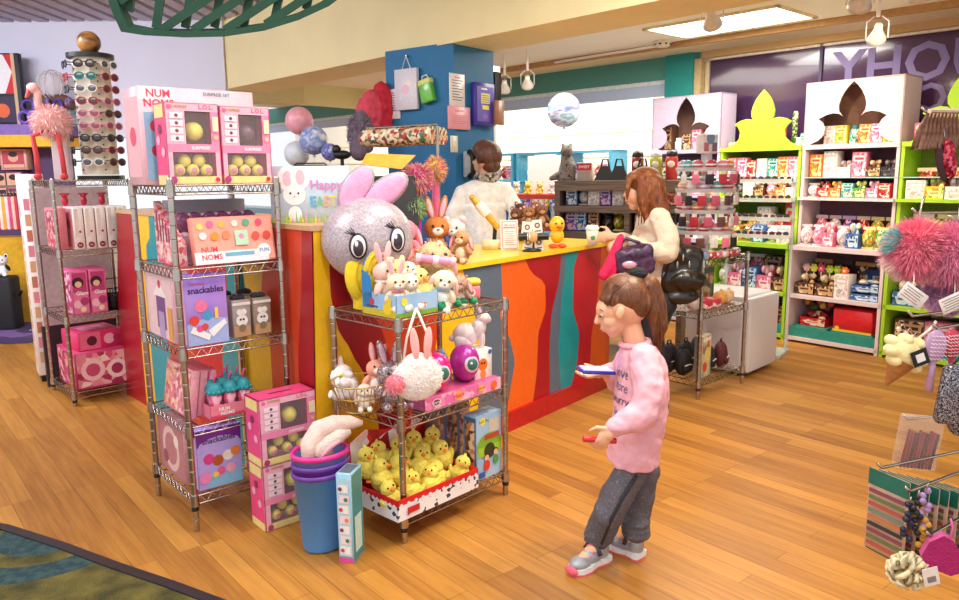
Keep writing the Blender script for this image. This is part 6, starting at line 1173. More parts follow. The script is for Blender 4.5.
PAL = {'red': ('#C8202C', '#F4D9C0', '#E8503A', '#8A1A20'), 'pink': ('#E87A9A', '#F9DDE2', '#D94A78', '#F3B0C0'), 'orange': ('#E8762A', '#F9D9A0', '#C84A1E', '#F2B04A'), 'white': ('#F0EAE4', '#E2C8C8', '#F7F4F0', '#B8A8A8'), 'blue': ('#3A6AB0', '#BFD8EC', '#24406E', '#F0E6D8'),
       'yellow': ('#F0C830', '#F9EBA0', '#D98A2A', '#7AA03A'), 'green': ('#5A9A3A', '#D9E8A0', '#2E6A3A', '#F0E070'), 'brown': ('#5A3828', '#C89A6A', '#3A2018', '#E8D0A8'), 'purple': ('#6A4A9A', '#D0B8E8', '#452A6A', '#F0A8C8'), 'black': ('#1E1A1E', '#4A4248', '#0E0C0E', '#8A7A78'), 'teal': ('#2A9A94', '#B8E4DC', '#1A6A6A', '#F0D8A0')}
def goods_mesh(kind, col):
    k = (kind, col)
    if k in GC: return GC[k]
    c = PAL[col]; pr = PR(c, 9); mb = MB()
    if kind == 'carton': mb.rbox((0, 0, 0.5), (1, 1, 1), M(c[0], 0.4), 0.02, n=1); art(mb, (1, 1, 1), 'f', [('r', 0.05, 0.05, 0.95, 0.95, pr), ('r', 0.1, 0.62, 0.9, 0.86, c[1]), ('r', 0.2, 0.68, 0.8, 0.78, c[2]), ('e', 0.4, 0.3, 0.14, c[3], 0.8)])
    elif kind == 'bag':
        mb.ell((0, 0, 0.48), (0.5, 0.42, 0.44), pr, seg=12, rings=8); mb.box((0, 0, 0.94), (0.92, 0.1, 0.12), M(c[1], 0.35)); mb.box((0, 0, 0.04), (0.9, 0.3, 0.08), M(c[1], 0.35))
    elif kind == 'jar':
        mb.lathe([(0, 0), (0.42, 0), (0.46, 0.1), (0.46, 0.7), (0.3, 0.82), (0, 0.82)], (0, 0, 0), pr, seg=14); mb.lathe([(0.36, 0.8), (0.36, 1.0), (0, 1.0)], (0, 0, 0), M(c[2], 0.4), seg=14)
    elif kind == 'tray':
        for q in ((-0.5, 0.5, -0.5, -0.46), (-0.5, 0.5, 0.46, 0.5), (-0.5, -0.47, -0.5, 0.5), (0.47, 0.5, -0.5, 0.5)): mb.b0(*q, 0, 0.5, M(c[0], 0.45))
        mb.b0(-0.48, 0.48, -0.48, 0.48, 0, 0.3, M(c[2], 0.5)); art(mb, (1, 1, 0.5), 'f', [('r', 0.03, 0.1, 0.97, 0.9, pr), ('r', 0.2, 0.3, 0.8, 0.66, c[1]), ('r', 0.28, 0.42, 0.72, 0.54, c[2])]); q = random.Random(3)
        for i in range(14): mb.ell((q.uniform(-0.38, 0.38), q.uniform(-0.36, 0.36), 0.45 + q.uniform(0, 0.3)), (0.14, 0.12, 0.13), M((c[1], c[2], c[3])[i % 3], 0.35), seg=8, rings=6)
    o = mb.build(kind); me = o.data; bpy.data.objects.remove(o); GC[k] = me; return me
NM = {'carton': ('candy_carton', 'printed candy carton', 'candy box'), 'bag': ('candy_bag', 'plump candy bag', 'candy bag'), 'jar': ('candy_jar', 'lidded candy jar', 'jar'), 'tray': ('candy_tray', 'open tray heaped with sweets', 'candy tray')}
def row(u0, u1, v, z, items, where, group, h=0.11, d=0.12, fr=WU, rz=AW, q=random.Random(5)):
    n = len(items)
    for i, it in enumerate(items):
        kind, col = it[0], it[1]; hh = (it[2] if len(it) > 2 else h) * 1.12; w_ = (u1 - u0) / n; me = goods_mesh(kind, col); o = bpy.data.objects.new(NM[kind][0], me); C.objects.link(o)
        o.location = fr(u0 + (i + 0.5) * w_, v + d / 2, z + 0.001); o.rotation_euler = (0, 0, rz + (R(q.uniform(-6, 6)) if kind != 'tray' else 0)); sc = w_ * 0.97
        o.scale = (sc, d * 0.85 if kind != 'jar' else sc, hh * (1.35 if kind == 'tray' else 1)) if kind != 'jar' else (sc, sc, hh)
        tag(o, '%s %s, %s from the left %s' % (col, NM[kind][1].replace('printed ', '').replace('plump ', '').replace('lidded ', '').replace('open tray heaped with sweets', 'tray of sweets'), ORD[i], where), NM[kind][2], group)
KC, KB, KJ, KT = 'carton', 'bag', 'jar', 'tray'
# nearest white unit
row(0.12, 0.66, 0.2, 1.60, [(KC, 'white'), (KC, 'yellow'), (KJ, 'teal'), (KC, 'orange'), (KC, 'pink'), (KC, 'yellow')], 'under the nearest white canopy', 'sweets under the nearest canopy', 0.13)
row(0.04, 0.70, 0.16, 1.345, [(KC, 'orange', 0.16), (KC, 'white', 0.18), (KT, 'white'), (KC, 'pink', 0.17), (KT, 'brown'), (KT, 'black')], 'on the white unit\'s glass shelf', 'sweets on the glass shelf', 0.10, 0.14)
row(0.04, 0.70, 0.11, 1.185, [(KB, 'white'), (KT, 'red'), (KT, 'orange'), (KC, 'teal'), (KT, 'green'), (KT, 'pink'), (KC, 'red')], 'on the white unit\'s lipped shelf', 'sweets on the lipped shelf', 0.10, 0.14)
row(0.04, 0.72, 0.02, 0.80, [(KB, 'white'), (KB, 'pink'), (KT, 'pink'), (KB, 'white'), (KT, 'blue'), (KB, 'yellow'), (KB, 'green')], 'on the white unit\'s deck, front', 'front row on the white deck', 0.15, 0.16)
row(0.06, 0.72, 0.21, 0.80, [(KB, 'pink'), (KB, 'white'), (KB, 'purple'), (KB, 'red'), (KB, 'yellow'), (KB, 'yellow')], 'on the white unit\'s deck, back', 'back row on the white deck', 0.21, 0.16)
row(0.04, 0.36, 0.03, 0.40, [(KT, 'brown'), (KT, 'brown')], 'on the white unit\'s lower shelf', 'brown trays on the lower shelf', 0.13, 0.2)
row(0.36, 0.48, 0.03, 0.40, [(KC, 'white')], 'between brown trays and blue trays', 'white carton between trays', 0.17, 0.14)
for k in range(2): row(0.49, 0.70, 0.03, 0.40 + 0.068 * k, [(KT, 'blue')], '%s of two stacked' % ('lower', 'upper')[k], 'stacked blue trays', 0.068 if k == 0 else 0.07, 0.2)
for k, (u, cl, nm) in enumerate(((0.09, '#F3B6C6', 'pale pink'), (0.15, '#D9E83A', 'lime'), (0.21, '#F0408A', 'hot pink'), (0.28, '#C8E22A', 'yellow-green'), (0.34, '#B8DC2A', 'leaf green'), (0.41, '#F26A1E', 'orange'))):
    mb = MB(); mb.cyl((0, 0, 0), (0, 0, 0.06), 0.004, WHITE)
    for a in range(6): mb.ell((0.022 * math.cos(a * 1.047), 0, 0.075 + 0.022 * math.sin(a * 1.047)), (0.014, 0.012, 0.014), M(cl, 0.5), seg=8, rings=6)
    mb.ell((0, -0.006, 0.075), 0.012, M('#F9F0C0', 0.5), seg=8, rings=6); tag(mb.build('flower_pop', None, WU(u, 0.13 if u < 0.36 else 0.1, 0.40 + 0.14), AW), '%s flower-shaped pop above the lower shelf trays of the white unit' % nm, 'sweet', 'flower pops above the brown trays')
mb = MB(); mb.rbox((0, 0, 0.11), (0.22, 0.02, 0.22), M('#24467E', 0.5), 0.02); art(mb, (0.22, 0.0202, 0.22), 'f', [('r', 0.3, 0.3, 0.72, 0.78, '#E4DDD2'), ('t', 'BAG', 0.51, 0.7, 0.12, '#24467E', 0.3), ('t', 'SOME', 0.51, 0.56, 0.12, '#24467E', 0.36), ('t', 'GOODS', 0.51, 0.42, 0.12, '#24467E', 0.38)])
tag(mb.build('sign', None, WU(0.59, 0.30, 0.401), AW), 'navy blue board with a square cream lettered patch behind the stacked trays', 'sign')
mb = MB(); mb.rbox((0, 0, 0.09), (0.30, 0.26, 0.18), M('#D81E28', 0.4), 0.008, n=1); art(mb, (0.30, 0.26, 0.18), 'f', [('r', 0, 0, 1, 0.1, '#E8C23A'), ('c', 0.12, 0.14, 0.1, '#F0C83A')]); tag(mb.build('red_box', None, WU(0.52, 0.17, 0.141), AW), 'bright red box in the bottom bay of the white candy unit', 'box')
mb = MB(); mb.b0(-0.16, 0.16, 0, 0.30, 0, 0.09, M('#2F8E80', 0.4)); tag(mb.build('green_crate', None, WU(0.52, 0.035, 0.051), AW), 'teal crate that carries the red box in the bottom bay', 'crate')
mb = MB(); mb.b0(-0.14, 0.14, 0, 0.26, 0, 0.09, M('#3A9484', 0.4)); tag(mb.build('green_crate', None, WU(0.19, 0.035, 0.051), AW), 'teal crate under the mesh bag of sweets in the bottom bay', 'crate')
row(0.08, 0.30, 0.06, 0.141, [(KT, 'red')], 'of the bottom bay crate', 'tray on the crate', 0.09, 0.2)
for k in range(7):
    mb = MB(); mb.ell((0, 0, 0.028), 0.028, M(('#D8A03A', '#6A3A2A', '#3A6A3A', '#C84A2A', '#E8C85A', '#7A4A6A', '#C8502A')[k], 0.3)); tag(mb.build('wrapped_sweet', None, WU(0.08 + 0.033 * k, 0.2 + 0.02 * (k % 2), 0.27 - 0.02 * (k % 3) + 0.02), k), 'shiny wrapped round sweet heaped in the bottom bay, %s from left' % ORD[k], 'sweet', 'round sweets in the bottom bay')
# green unit
for k in range(3):
    mb = MB(); mb.rbox((0, 0, 0.09), (0.085, 0.05, 0.12), M('#E83A5E', 0.35), 0.01); mb.b0(-0.045, 0.045, -0.03, 0.03, 0, 0.035, WHITE); mb.tube([(-0.02, 0, 0.15), (-0.02, 0, 0.185), (0.02, 0, 0.185), (0.02, 0, 0.15)], 0.003, M('#E83A5E', 0.4)); art(mb, (0.085, 0.0502, 0.15), 'f', [('e', 0.5, 0.62, 0.2, '#F9C8D0', 0.8)])
    tag(mb.build('gift_bag', None, WU(-0.50 + 0.115 * k, 0.26, 1.601), AW), 'coral red candy gift bag before the lime flower board, %s from left' % ORD[k], 'gift bag', 'coral gift bags before the lime board')
for k in range(5):
    mb = MB(); mb.ell((0, 0, 0.026), (0.024, 0.024, 0.026), M('#F4B79A', 0.5)); tag(mb.build('candy_egg', None, WU(-0.70 + 0.036 * k, 0.2, 1.601), AW), 'peach round sweet in a line at the lime shelf left end, %s of five' % ORD[k], 'sweet', 'peach sweets on the lime shelf')
mb = MB(); mb.lathe([(0, 0), (0.022, 0), (0.022, 0.26), (0.015, 0.28), (0, 0.28)], (0, 0, 0), PR(('#5A7A3A', '#D9E0A0', '#2E4A2A'), 70), seg=12); tag(mb.build('candy_tube', None, WU(-0.13, 0.22, 1.601), AW), 'tall thin green patterned candy tube on top of the lime unit', 'candy tube')
row(-0.11, -0.03, 0.2, 1.60, [(KC, 'white', 0.06), (KC, 'teal', 0.09)], 'at the lime top shelf\'s right end', 'small cartons on the lime top', 0.08, 0.1)
row(-0.71, -0.05, 0.16, 1.345, [(KC, 'pink', 0.15), (KC, 'pink', 0.15), (KC, 'red', 0.13), (KC, 'white', 0.14), (KC, 'teal', 0.14), (KC, 'orange', 0.15), (KC, 'pink', 0.15)], 'on the lime unit\'s glass shelf', 'cartons on the lime glass shelf', 0.14, 0.13)
row(-0.71, -0.03, 0.10, 1.185, [(KB, 'pink'), (KB, 'black'), (KC, 'white'), (KT, 'brown'), (KB, 'pink'), (KT, 'orange'), (KT, 'white')], 'on the lime unit\'s lipped shelf', 'sweets on the lime lipped shelf', 0.10, 0.14)
row(-0.71, -0.03, 0.02, 0.80, [(KT, 'white'), (KT, 'yellow'), (KB, 'brown'), (KC, 'blue'), (KB, 'white'), (KC, 'white')], 'on the lime unit\'s deck, front', 'front row on the lime deck', 0.13, 0.15)
row(-0.68, -0.04, 0.2, 0.80, [(KC, 'brown', 0.2), (KB, 'yellow'), (KC, 'white', 0.26), (KB, 'red'), (KC, 'red', 0.3)], 'on the lime unit\'s deck, back', 'back row on the lime deck', 0.2, 0.15)
row(-0.71, -0.03, 0.02, 0.40, [(KB, 'white'), (KT, 'pink'), (KC, 'blue'), (KT, 'pink'), (KT, 'brown')], 'on the lime unit\'s lower shelf', 'goods on the lime lower shelf', 0.16, 0.22)
row(-0.70, -0.04, 0.08, 0.05, [(KC, 'brown'), (KC, 'red'), (KC, 'brown')], 'in the lime unit\'s bottom bay', 'boxes in the lime bottom bay', 0.2, 0.22)
# lavender unit
row(-1.44, -0.80, 0.2, 1.60, [(KC, 'brown', 0.2), (KJ, 'white', 0.1), (KC, 'brown', 0.13), (KC, 'pink', 0.16), (KJ, 'pink', 0.1), (KC, 'red', 0.08)], 'under the lavender canopy', 'goods under the lavender canopy', 0.12)
row(-1.46, -0.78, 0.16, 1.345, [(KB, 'brown'), (KB, 'white'), (KB, 'black'), (KB, 'red'), (KB, 'red'), (KB, 'pink')], 'on the lavender unit\'s glass shelf', 'bags on the lavender glass shelf', 0.13, 0.13)
row(-1.46, -0.78, 0.1, 1.185, [(KB, 'pink'), (KB, 'blue'), (KB, 'white'), (KT, 'pink'), (KT, 'orange')], 'on the lavender unit\'s lipped shelf', 'goods on the lavender lipped shelf', 0.1, 0.13)
row(-1.46, -0.78, 0.02, 0.80, [(KT, 'pink'), (KB, 'white'), (KB, 'black'), (KT, 'white')], 'on the lavender unit\'s deck', 'goods on the lavender deck', 0.16, 0.2)
# right lime unit
row(0.79, 1.45, 0.2, 1.60, [(KC, 'pink', 0.12), (KB, 'green'), (KC, 'yellow', 0.14), (KB, 'white')], 'on top of the right lime unit', 'goods on the right lime top', 0.12)
row(0.79, 1.45, 0.12, 1.185, [(KC, 'white'), (KT, 'yellow'), (KT, 'white'), (KC, 'green'), (KC, 'white')], 'on the right lime unit\'s lipped shelf', 'goods on the right lipped shelf', 0.12, 0.14)
row(0.79, 1.45, 0.03, 0.80, [(KC, 'white'), (KT, 'teal'), (KB, 'pink'), (KB, 'white')], 'on the right lime unit\'s deck', 'goods on the right lime deck', 0.16, 0.2)
row(0.79, 1.45, 0.03, 0.40, [(KT, 'blue'), (KB, 'red'), (KB, 'white'), (KB, 'brown')], 'on the right lime unit\'s lower shelf', 'goods on the right lower shelf', 0.14, 0.2)
row(0.80, 1.44, 0.08, 0.05, [(KC, 'brown'), (KC, 'pink'), (KC, 'brown')], 'in the right lime unit\'s bottom bay', 'boxes in the right bottom bay', 0.22, 0.2)

row(0.05, 0.72, 0.26, 0.40, [(KB, 'brown'), (KB, 'black'), (KB, 'brown'), (KB, 'red')], 'on the white unit\'s lower shelf, back', 'bags at the back of the white lower shelf', 0.24, 0.14)
row(-0.71, -0.03, 0.26, 0.40, [(KB, 'white'), (KB, 'pink'), (KC, 'brown'), (KB, 'blue')], 'on the lime unit\'s lower shelf, back', 'goods at the back of the lime lower shelf', 0.24, 0.14)
row(0.79, 1.45, 0.24, 0.80, [(KB, 'pink'), (KB, 'yellow'), (KB, 'white'), (KB, 'teal')], 'on the right lime deck, back', 'bags at the back of the right lime deck', 0.24, 0.14)
row(0.79, 1.45, 0.26, 1.185, [(KB, 'red'), (KB, 'orange'), (KB, 'white'), (KB, 'green')], 'on the right lime lipped shelf, back', 'bags at the back of the right lipped shelf', 0.2, 0.12)
# ---------------------------------------------------------------- fridge
t = thing('mini_fridge', 'small plain white fridge on the floor behind the low rack', 'fridge', (1.80, 4.99, 0), R(45))
mb = MB(); mb.rbox((0.235, 0.235, 0.29), (0.45, 0.44, 0.54), M('#DAD4D6', 0.35, var=0.02), 0.02); mb.build('cabinet', t)
mb = MB(); mb.rbox((0.235, -0.01, 0.29), (0.45, 0.045, 0.52), M('#E6E0E2', 0.3, var=0.02), 0.015); mb.build('door', t)
for x in (0.05, 0.42): mb = MB(); mb.cyl((x, 0.05, 0), (x, 0.05, 0.03), 0.02, BLACK); mb.build('foot', t)

# ---------------------------------------------------------------- eyewear
def make_glasses(label, loc, rz, group):
    t = thing('sunglasses', label, 'sunglasses', loc, rz, group); mb = MB()
    for s in (-1, 1):
        mb.tube([(0.033 * s + 0.026 * math.cos(a), 0, 0.021 * math.sin(a)) for a in [2 * math.pi * k / 14 for k in range(14)]], 0.0035, BLACK, closed=True, seg=6)
    mb.tube([(-0.009, 0, 0.006), (0, -0.003, 0.010), (0.009, 0, 0.006)], 0.003, BLACK); mb.build('frame', t)
    for s in (-1, 1): m2 = MB(); m2.ell((0.033 * s, 0, 0), (0.025, 0.003, 0.020), M('#3A2A30', 0.08, coat=0.6, var=0.05), seg=14, rings=8); m2.build('lens', t)
    for s in (-1, 1): m2 = MB(); m2.tube([(0.059 * s, 0, 0.008), (0.061 * s, 0.06, 0.008), (0.058 * s, 0.11, -0.004)], 0.003, BLACK); m2.build('temple', t)
    return t
GL = {}
FRC = [('black', '#141214', '#3A2A30'), ('tortoise', '#5A3018', '#4A2A1E'), ('red', '#B02030', '#5A2A34'), ('teal', '#1E8A84', '#2A5A58'), ('white', '#EDE6E2', '#4A4A56'), ('purple', '#6A3A7A', '#3A2A4A'), ('pink', '#E88AA0', '#8A4A5A')]
TW = R1(0.315, 0.14, K1); tw = thing('sunglasses_tower', 'cream rotating sunglasses tower with black rims and a wooden ball on top', 'display stand', TW, R(20))
TC = P(91, 160, 1); 
mb = MB(); mb.lathe([(0.106, 0.03), (0.106, 0.735)], (0, 0, 0), M('#E9DCC6', 0.5, var=0.03), seg=8, smooth=False); mb.build('panel', tw)
for z in (0.0, 0.735): mb = MB(); mb.cyl((0, 0, z), (0, 0, z + 0.025), 0.135, BLACK, seg=28); mb.build('rim', tw)
mb = MB(); mb.ell((0, 0, 0.83), 0.068, PR(('#9A5A2A', '#C88A4A', '#3A1E12', '#B8743A'), 5, 0.3, stretch=(1, 1, 2.5), smooth=True), seg=24, rings=16); mb.build('ball', tw)
for a in range(4):
    q = a * math.pi / 2 + 0.4
    for k in range(18): mb = MB(); mb.ell((0.100 * math.cos(q), 0.100 * math.sin(q), 0.06 + k * 0.038), 0.005, BLACK, seg=6, rings=4); mb.build('peg', tw)
g0 = None; tw_a = [R(-160), R(-100), R(-40)]
q_ = random.Random(4)
for ci, a in enumerate((200, 262, 318)):
    for r_ in range(9):
        col = q_.choice(FRC); z = 0.69 - 0.073 * r_; lab = '%s sunglasses on the tower, %s column, %s pair from the top' % (col[0], ('left', 'middle', 'right')[ci], ORD[r_]); an = R(a + 20)
        loc = TW + Vector((0.15 * math.cos(an), 0.15 * math.sin(an), z)); rz = an + math.pi / 2
        if g0 is None: g0 = make_glasses(lab, loc, rz, 'sunglasses on the tower')
        else: dup(g0, lab, loc, rz, mats={BLACK: M(col[1], 0.3), M('#3A2A30', 0.08, coat=0.6, var=0.05): M(col[2], 0.08, coat=0.6, var=0.05)} if col[0] != 'black' else None)
# tiered acrylic eyewear stand behind the fridge
ES = Fr(2.12, 5.74, -35)
t = thing('acrylic_stand', 'clear tiered acrylic stand of folded glasses beyond the fridge', 'display stand', ES(0, 0, 0), ES.a); mb = MB()
for x in (-0.24, 0.24): mb.cyl((x, 0.1, 0), (x, 0.1, 1.47), 0.012, M('#D9E4E2', 0.15, alpha=0.5, var=0)); 
mb.build('frame', t)
for k, z in enumerate((0.90, 1.03, 1.17, 1.31)): mb = MB(); mb.b0(-0.26, 0.26, -0.08, 0.14, z, z + 0.006, M('#D9E4E2', 0.12, alpha=0.45, var=0)); mb.b0(-0.26, 0.26, -0.086, -0.08, z, z + 0.03, M('#E9F2F0', 0.12, alpha=0.4, var=0)); mb.build('tier', t)
mb = MB(); mb.box((0, 0.03, 0.01), (0.5, 0.3, 0.02), M('#C9D4D2', 0.3)); mb.build('base', t)
for k, z in enumerate((0.90, 1.03, 1.17, 1.31)):
    for i in range(5):
        col = FRC[(i * 3 + k * 2) % 7]; lab = '%s glasses on the clear stand, %s tier, %s from left' % (col[0], ('lowest', 'second', 'third', 'top')[k], ORD[i]); loc = ES(-0.2 + 0.1 * i, -0.03, z + 0.034)
        o = dup(g0, lab, loc, ES.a + 0.1 * i, scale=0.75, mats={BLACK: M(col[1], 0.3)} if col[0] != 'black' else None); o['group'] = 'glasses on the clear stand'
# ---------------------------------------------------------------- spinner of rolled accessories on the low rack
SP = R4(0.27, 0.17, 0.0); z0 = 0.855 + 0.016
t = thing('spinner_display', 'clear tiered spinner of coloured egg-shaped packs on the low rack top', 'display stand', (SP.x, SP.y, z0), R(20))
AC = M('#E3DAD8', 0.12, alpha=0.5, var=0); mb = MB(); mb.rbox((0, 0, 0.35), (0.05, 0.05, 0.7), AC, 0.005); mb.build('column', t)
mb = MB(); mb.cyl((0, 0, 0), (0, 0, 0.015), 0.15, M('#CFC4C2', 0.3), seg=28); mb.build('base', t)
TZ = (0.14, 0.27, 0.40, 0.53)
for z in TZ: mb = MB(); mb.cyl((0, 0, z), (0, 0, z + 0.006), 0.185, AC, seg=32); mb.lathe([(0.183, z), (0.19, z + 0.025), (0.186, z + 0.025), (0.180, z + 0.006)], (0, 0, 0), AC, seg=32); mb.build('tier', t)
sg = MB(); sg.rbox((0, 0, 0.70), (0.12, 0.07, 0.12), M('#E6D8D6', 0.4), 0.01); art(sg, (0.12, 0.0702, 0.76), 'f', [('e', 0.5, 0.965, 0.04, '#6A8AA8', 1.2), ('r', 0.1, 0.86, 0.4, 0.93, '#B86A6A'), ('r', 0.6, 0.86, 0.9, 0.93, '#7A5A6A')]); sg.build('header', t)
ep = None; EC = [('peach', '#F2A880'), ('teal', '#5FB0B4'), ('pink', '#EE8AA4'), ('white', '#EFE6E0'), ('rose', '#C85A6E'), ('orange', '#E8854A'), ('lilac', '#C8A4C8'), ('red', '#C2384A')]
PKM = M('#F2A880', 0.4)
for k, z in enumerate(TZ):
    for i in range(11):
        a = R(90 + 15 * k) + i * 2 * math.pi / 11; cn = EC[(i * 3 + k) % 8]; loc = Vector((SP.x + 0.14 * math.cos(a), SP.y + 0.14 * math.sin(a), z0 + z + 0.008)); lab = '%s egg-shaped pack, %s tier of the spinner, place %s round from the back' % (cn[0], ('lowest', 'second', 'third', 'top')[k], ORD[i])
        if ep is None:
            ep = thing('egg_pack', lab, 'pack', loc, a, 'egg-shaped packs on the spinner'); mb = MB(); mb.ell((0, 0, 0.032), (0.034, 0.034, 0.032), PKM, seg=14, rings=9); mb.build('shell', ep); mb = MB(); mb.lathe([(0.0345, 0.028), (0.0365, 0.033), (0.0345, 0.038)], (0, 0, 0), M('#F7EFEA', 0.4), seg=14); mb.build('band', ep)
        else: dup(ep, lab, loc, a, mats={PKM: M(cn[1], 0.4)} if cn[0] != 'peach' else None)
q = random.Random(12); fp0 = None
for k, z in enumerate(TZ):
    for i in range(8):
        a = R(200) + (i + 0.5 * (k % 2)) * R(24); cn = (('red', '#C22A3A'), ('black', '#2A2024'), ('pink', '#F07A98'), ('white', '#EDE4E2'), ('brown', '#6A4034'), ('rose', '#C8546A'))[(i * 5 + k) % 6]; loc = Vector((SP.x + 0.198 * math.cos(a), SP.y + 0.198 * math.sin(a), z0 + z - 0.012)); lab = '%s flat pack hanging from the %s spinner tier, %s from the left' % (cn[0], ('lowest', 'second', 'third', 'top')[k], ORD[i])
        if fp0 is None:
            FPM = M('#C22A3A', 0.4); fp0 = thing('flat_pack', lab, 'pack', loc, a + math.pi / 2, 'flat packs hanging on the spinner'); mb = MB(); mb.rbox((0, 0, -0.035), (0.052, 0.012, 0.06), FPM, 0.005); mb.build('pouch', fp0); mb = MB(); mb.box((0, 0, 0.004), (0.03, 0.003, 0.02), M('#F4ECE8', 0.5)); mb.build('header', fp0)
        else: dup(fp0, lab, loc, a + math.pi / 2 + q.uniform(-0.3, 0.3), mats={FPM: M(cn[1], 0.4)} if cn[0] != 'red' else None)
for k in range(8):
    cn = (('blue', '#7FB0D0'), ('red', '#D0303E'), ('pink', '#E8708A'), ('white', '#EFE4E0'), ('red', '#C8283A'), ('rose', '#C85A6E'), ('black', '#2A2226'), ('black', '#2A2226'))[k]; mb = MB(); mb.rbox((0, 0, 0.02), (0.085, 0.06, 0.04), PR((cn[1], '#F4E6E2', cn[1], cn[1]), 60), 0.015)
    u, v = ((0.03, 0.03), (0.10, 0.02), (0.17, 0.02), (0.24, 0.015), (0.31, 0.02), (0.38, 0.02), (0.455, 0.05), (0.46, 0.14))[k]; tag(mb.build('hair_clip_pack', None, R4(u + 0.02, v + 0.005, z0), R(41.6 + 5 * k)), '%s little pack along the front edge of the low rack top, %s from left' % (cn[0], ORD[k]), 'pack', 'little packs on the low rack edge')
z1, z2 = 0.529 + 0.016, 0.101 + 0.016
it = [(0.06, '#E9DCD4', 'sphere'), (0.16, '#D8304A', 'box'), (0.26, '#D9384E', 'box'), (0.36, '#E8B060', 'sphere'), (0.45, '#E6C8A0', 'sphere')]
for k, (u, cl, kd) in enumerate(it):
    mb = MB()
    if kd == 'box': mb.rbox((0, 0, 0.028), (0.09, 0.10, 0.056), PR((cl, '#F2DDD8', cl), 40), 0.008)
    else: mb.ell((0, 0, 0.045), 0.045, M(cl, 0.8, bump=0.4)); mb.ell((0, -0.03, 0.07), 0.02, M(cl, 0.8)); mb.ell((0.02, 0.0, 0.088), 0.012, M(cl, 0.8))
    tag(mb.build('small_toy' if kd != 'box' else 'toy_pack', None, R4(u, 0.09, z1), R(41.6)), '%s on the middle rack shelf behind the girl, %s from left' % (('cream soft ball toy', 'red and white pack', 'red and white pack', 'yellow soft ball toy', 'tan soft ball toy')[k], ORD[k]), 'toy', 'goods on the middle shelf behind the girl')
carton('toy_box', 'upright greenish printed box on the middle shelf behind the girl, right end', 'toy box', R4(0.40, 0.23, z1), R(41.6), (0.16, 0.05, 0.24), '#8A8A5A', None, f=[('r', 0.04, 0.03, 0.96, 0.97, PR(('#7A8A5A', '#C8B88A', '#A8604A', '#4A5A4A'), 30)), ('r', 0.1, 0.8, 0.9, 0.93, '#3E6A5A')])
carton('toy_box', 'upright picture box on the bottom shelf of the rack behind the girl', 'toy box', R4(0.12, 0.05, z2), R(41.6 + 8), (0.14, 0.05, 0.27), '#C9C0A8', None, f=[('r', 0.04, 0.03, 0.96, 0.97, PR(('#9AB0A0', '#D9C890', '#C8503A', '#5A7A8A'), 22)), ('c', 0.35, 0.25, 0.12, '#D9483A'), ('c', 0.6, 0.55, 0.16, '#E8D27A'), ('r', 0.1, 0.86, 0.9, 0.95, '#F0EDE4')], l=[('r', 0, 0, 1, 1, '#8A8478')])
for k, (u, v, s) in enumerate(((0.06, 0.15, 0.09), (0.06, 0.26, 0.10), (0.19, 0.22, 0.10), (0.30, 0.12, 0.085), (0.42, 0.10, 0.09), (0.36, 0.24, 0.10))):
    t = thing('backpack', ('black and grey', 'dark grey', 'black', 'black and white', 'dark red', 'navy')[k] + ' small backpack on the bottom shelf behind the girl', 'backpack', R4(u, v, z2), R(41.6 - 10 + 8 * k), 'small backpacks behind the girl'); cl = M(('#1E1B1F', '#343038', '#151316', '#242024', '#5A1E28', '#1E2440')[k], 0.6, bump=0.3)
    mb = MB(); mb.ell((0, 0, s * 0.95), (s * 0.75, s * 0.5, s), cl, seg=14); mb.build('body', t); mb = MB(); mb.ell((0, -s * 0.42, s * 0.62), (s * 0.5, s * 0.2, s * 0.4), cl, seg=12); mb.tube([(-s * 0.4, -s * 0.52, s * 0.8), (0, -s * 0.62, s * 0.9), (s * 0.4, -s * 0.52, s * 0.8)], 0.004, M('#D9D4D6', 0.5)); mb.build('pocket', t)
    mb = MB(); mb.tube([(-0.02, 0, s * 1.9), (-0.015, 0, s * 2.1), (0.015, 0, s * 2.1), (0.02, 0, s * 1.9)], 0.005, cl); mb.build('handle', t)
# ---------------------------------------------------------------- things hung on the blue column
cR = COL(0, 0); uR = Vector((math.cos(COL.a), math.sin(COL.a))); fR = planef((cR.x, cR.y), (uR.x, uR.y)); nR = Vector((uR.y, -uR.x))
uL = Vector((-uR.y, uR.x)); fL = planef((cR.x, cR.y), (uL.x, uL.y)); nL = Vector((-uR.x, -uR.y))
def hung(side, name, label, cat, x0, y0, x1, y1, col, th=0.006, off=0.004, art_=(), group=None, build=None):
    f, u, n, rz = (fR, uR, nR, COL.a) if side == 'R' else (fL, uL, nL, COL.a - math.pi / 2)
    a, b = f(x0, y0), f(x1, y1); w_ = abs(b[0] - a[0]); z0, z1 = min(a[1], b[1]), max(a[1], b[1]); um = (a[0] + b[0]) / 2
    p = Vector((cR.x, cR.y)) + u * um + n * (off + th / 2); loc = (p.x, p.y, z0)
    if build: return build(loc, rz, w_, z1 - z0)
    return carton(name, label, cat, loc, rz, (w_, th, z1 - z0), col, group, f=art_)
lines = lambda n, c='#5A4A4A', a=0.14, s=0.86, t0=0.78, st=0.085: [('r', a, t0 - st * k, s - 0.12 * (k % 3), t0 - st * k + 0.022, c) for k in range(n)]
hung('L', 'paper_notice', 'white notice sheet with red heading at the left edge of the blue column', 'notice', 391, 88, 405, 117, '#EFE9EC', art_=[('t', 'Gifts', 0.45, 0.86, 0.12, '#D9403A', 0.6)] + lines(7, '#4A4A5A'))
hung('L', 'paper_bag', 'large white paper bag with string handles hung on the blue column', 'bag', 403, 69, 425, 108, '#E6E0E8', th=0.03, off=0.012, art_=[('c', 0.5, 0.5, 0.12, '#EAB8C8'), ('c', 0.3, 0.3, 0.08, '#D8D0DC'), ('c', 0.7, 0.65, 0.07, '#F0D8C8')])
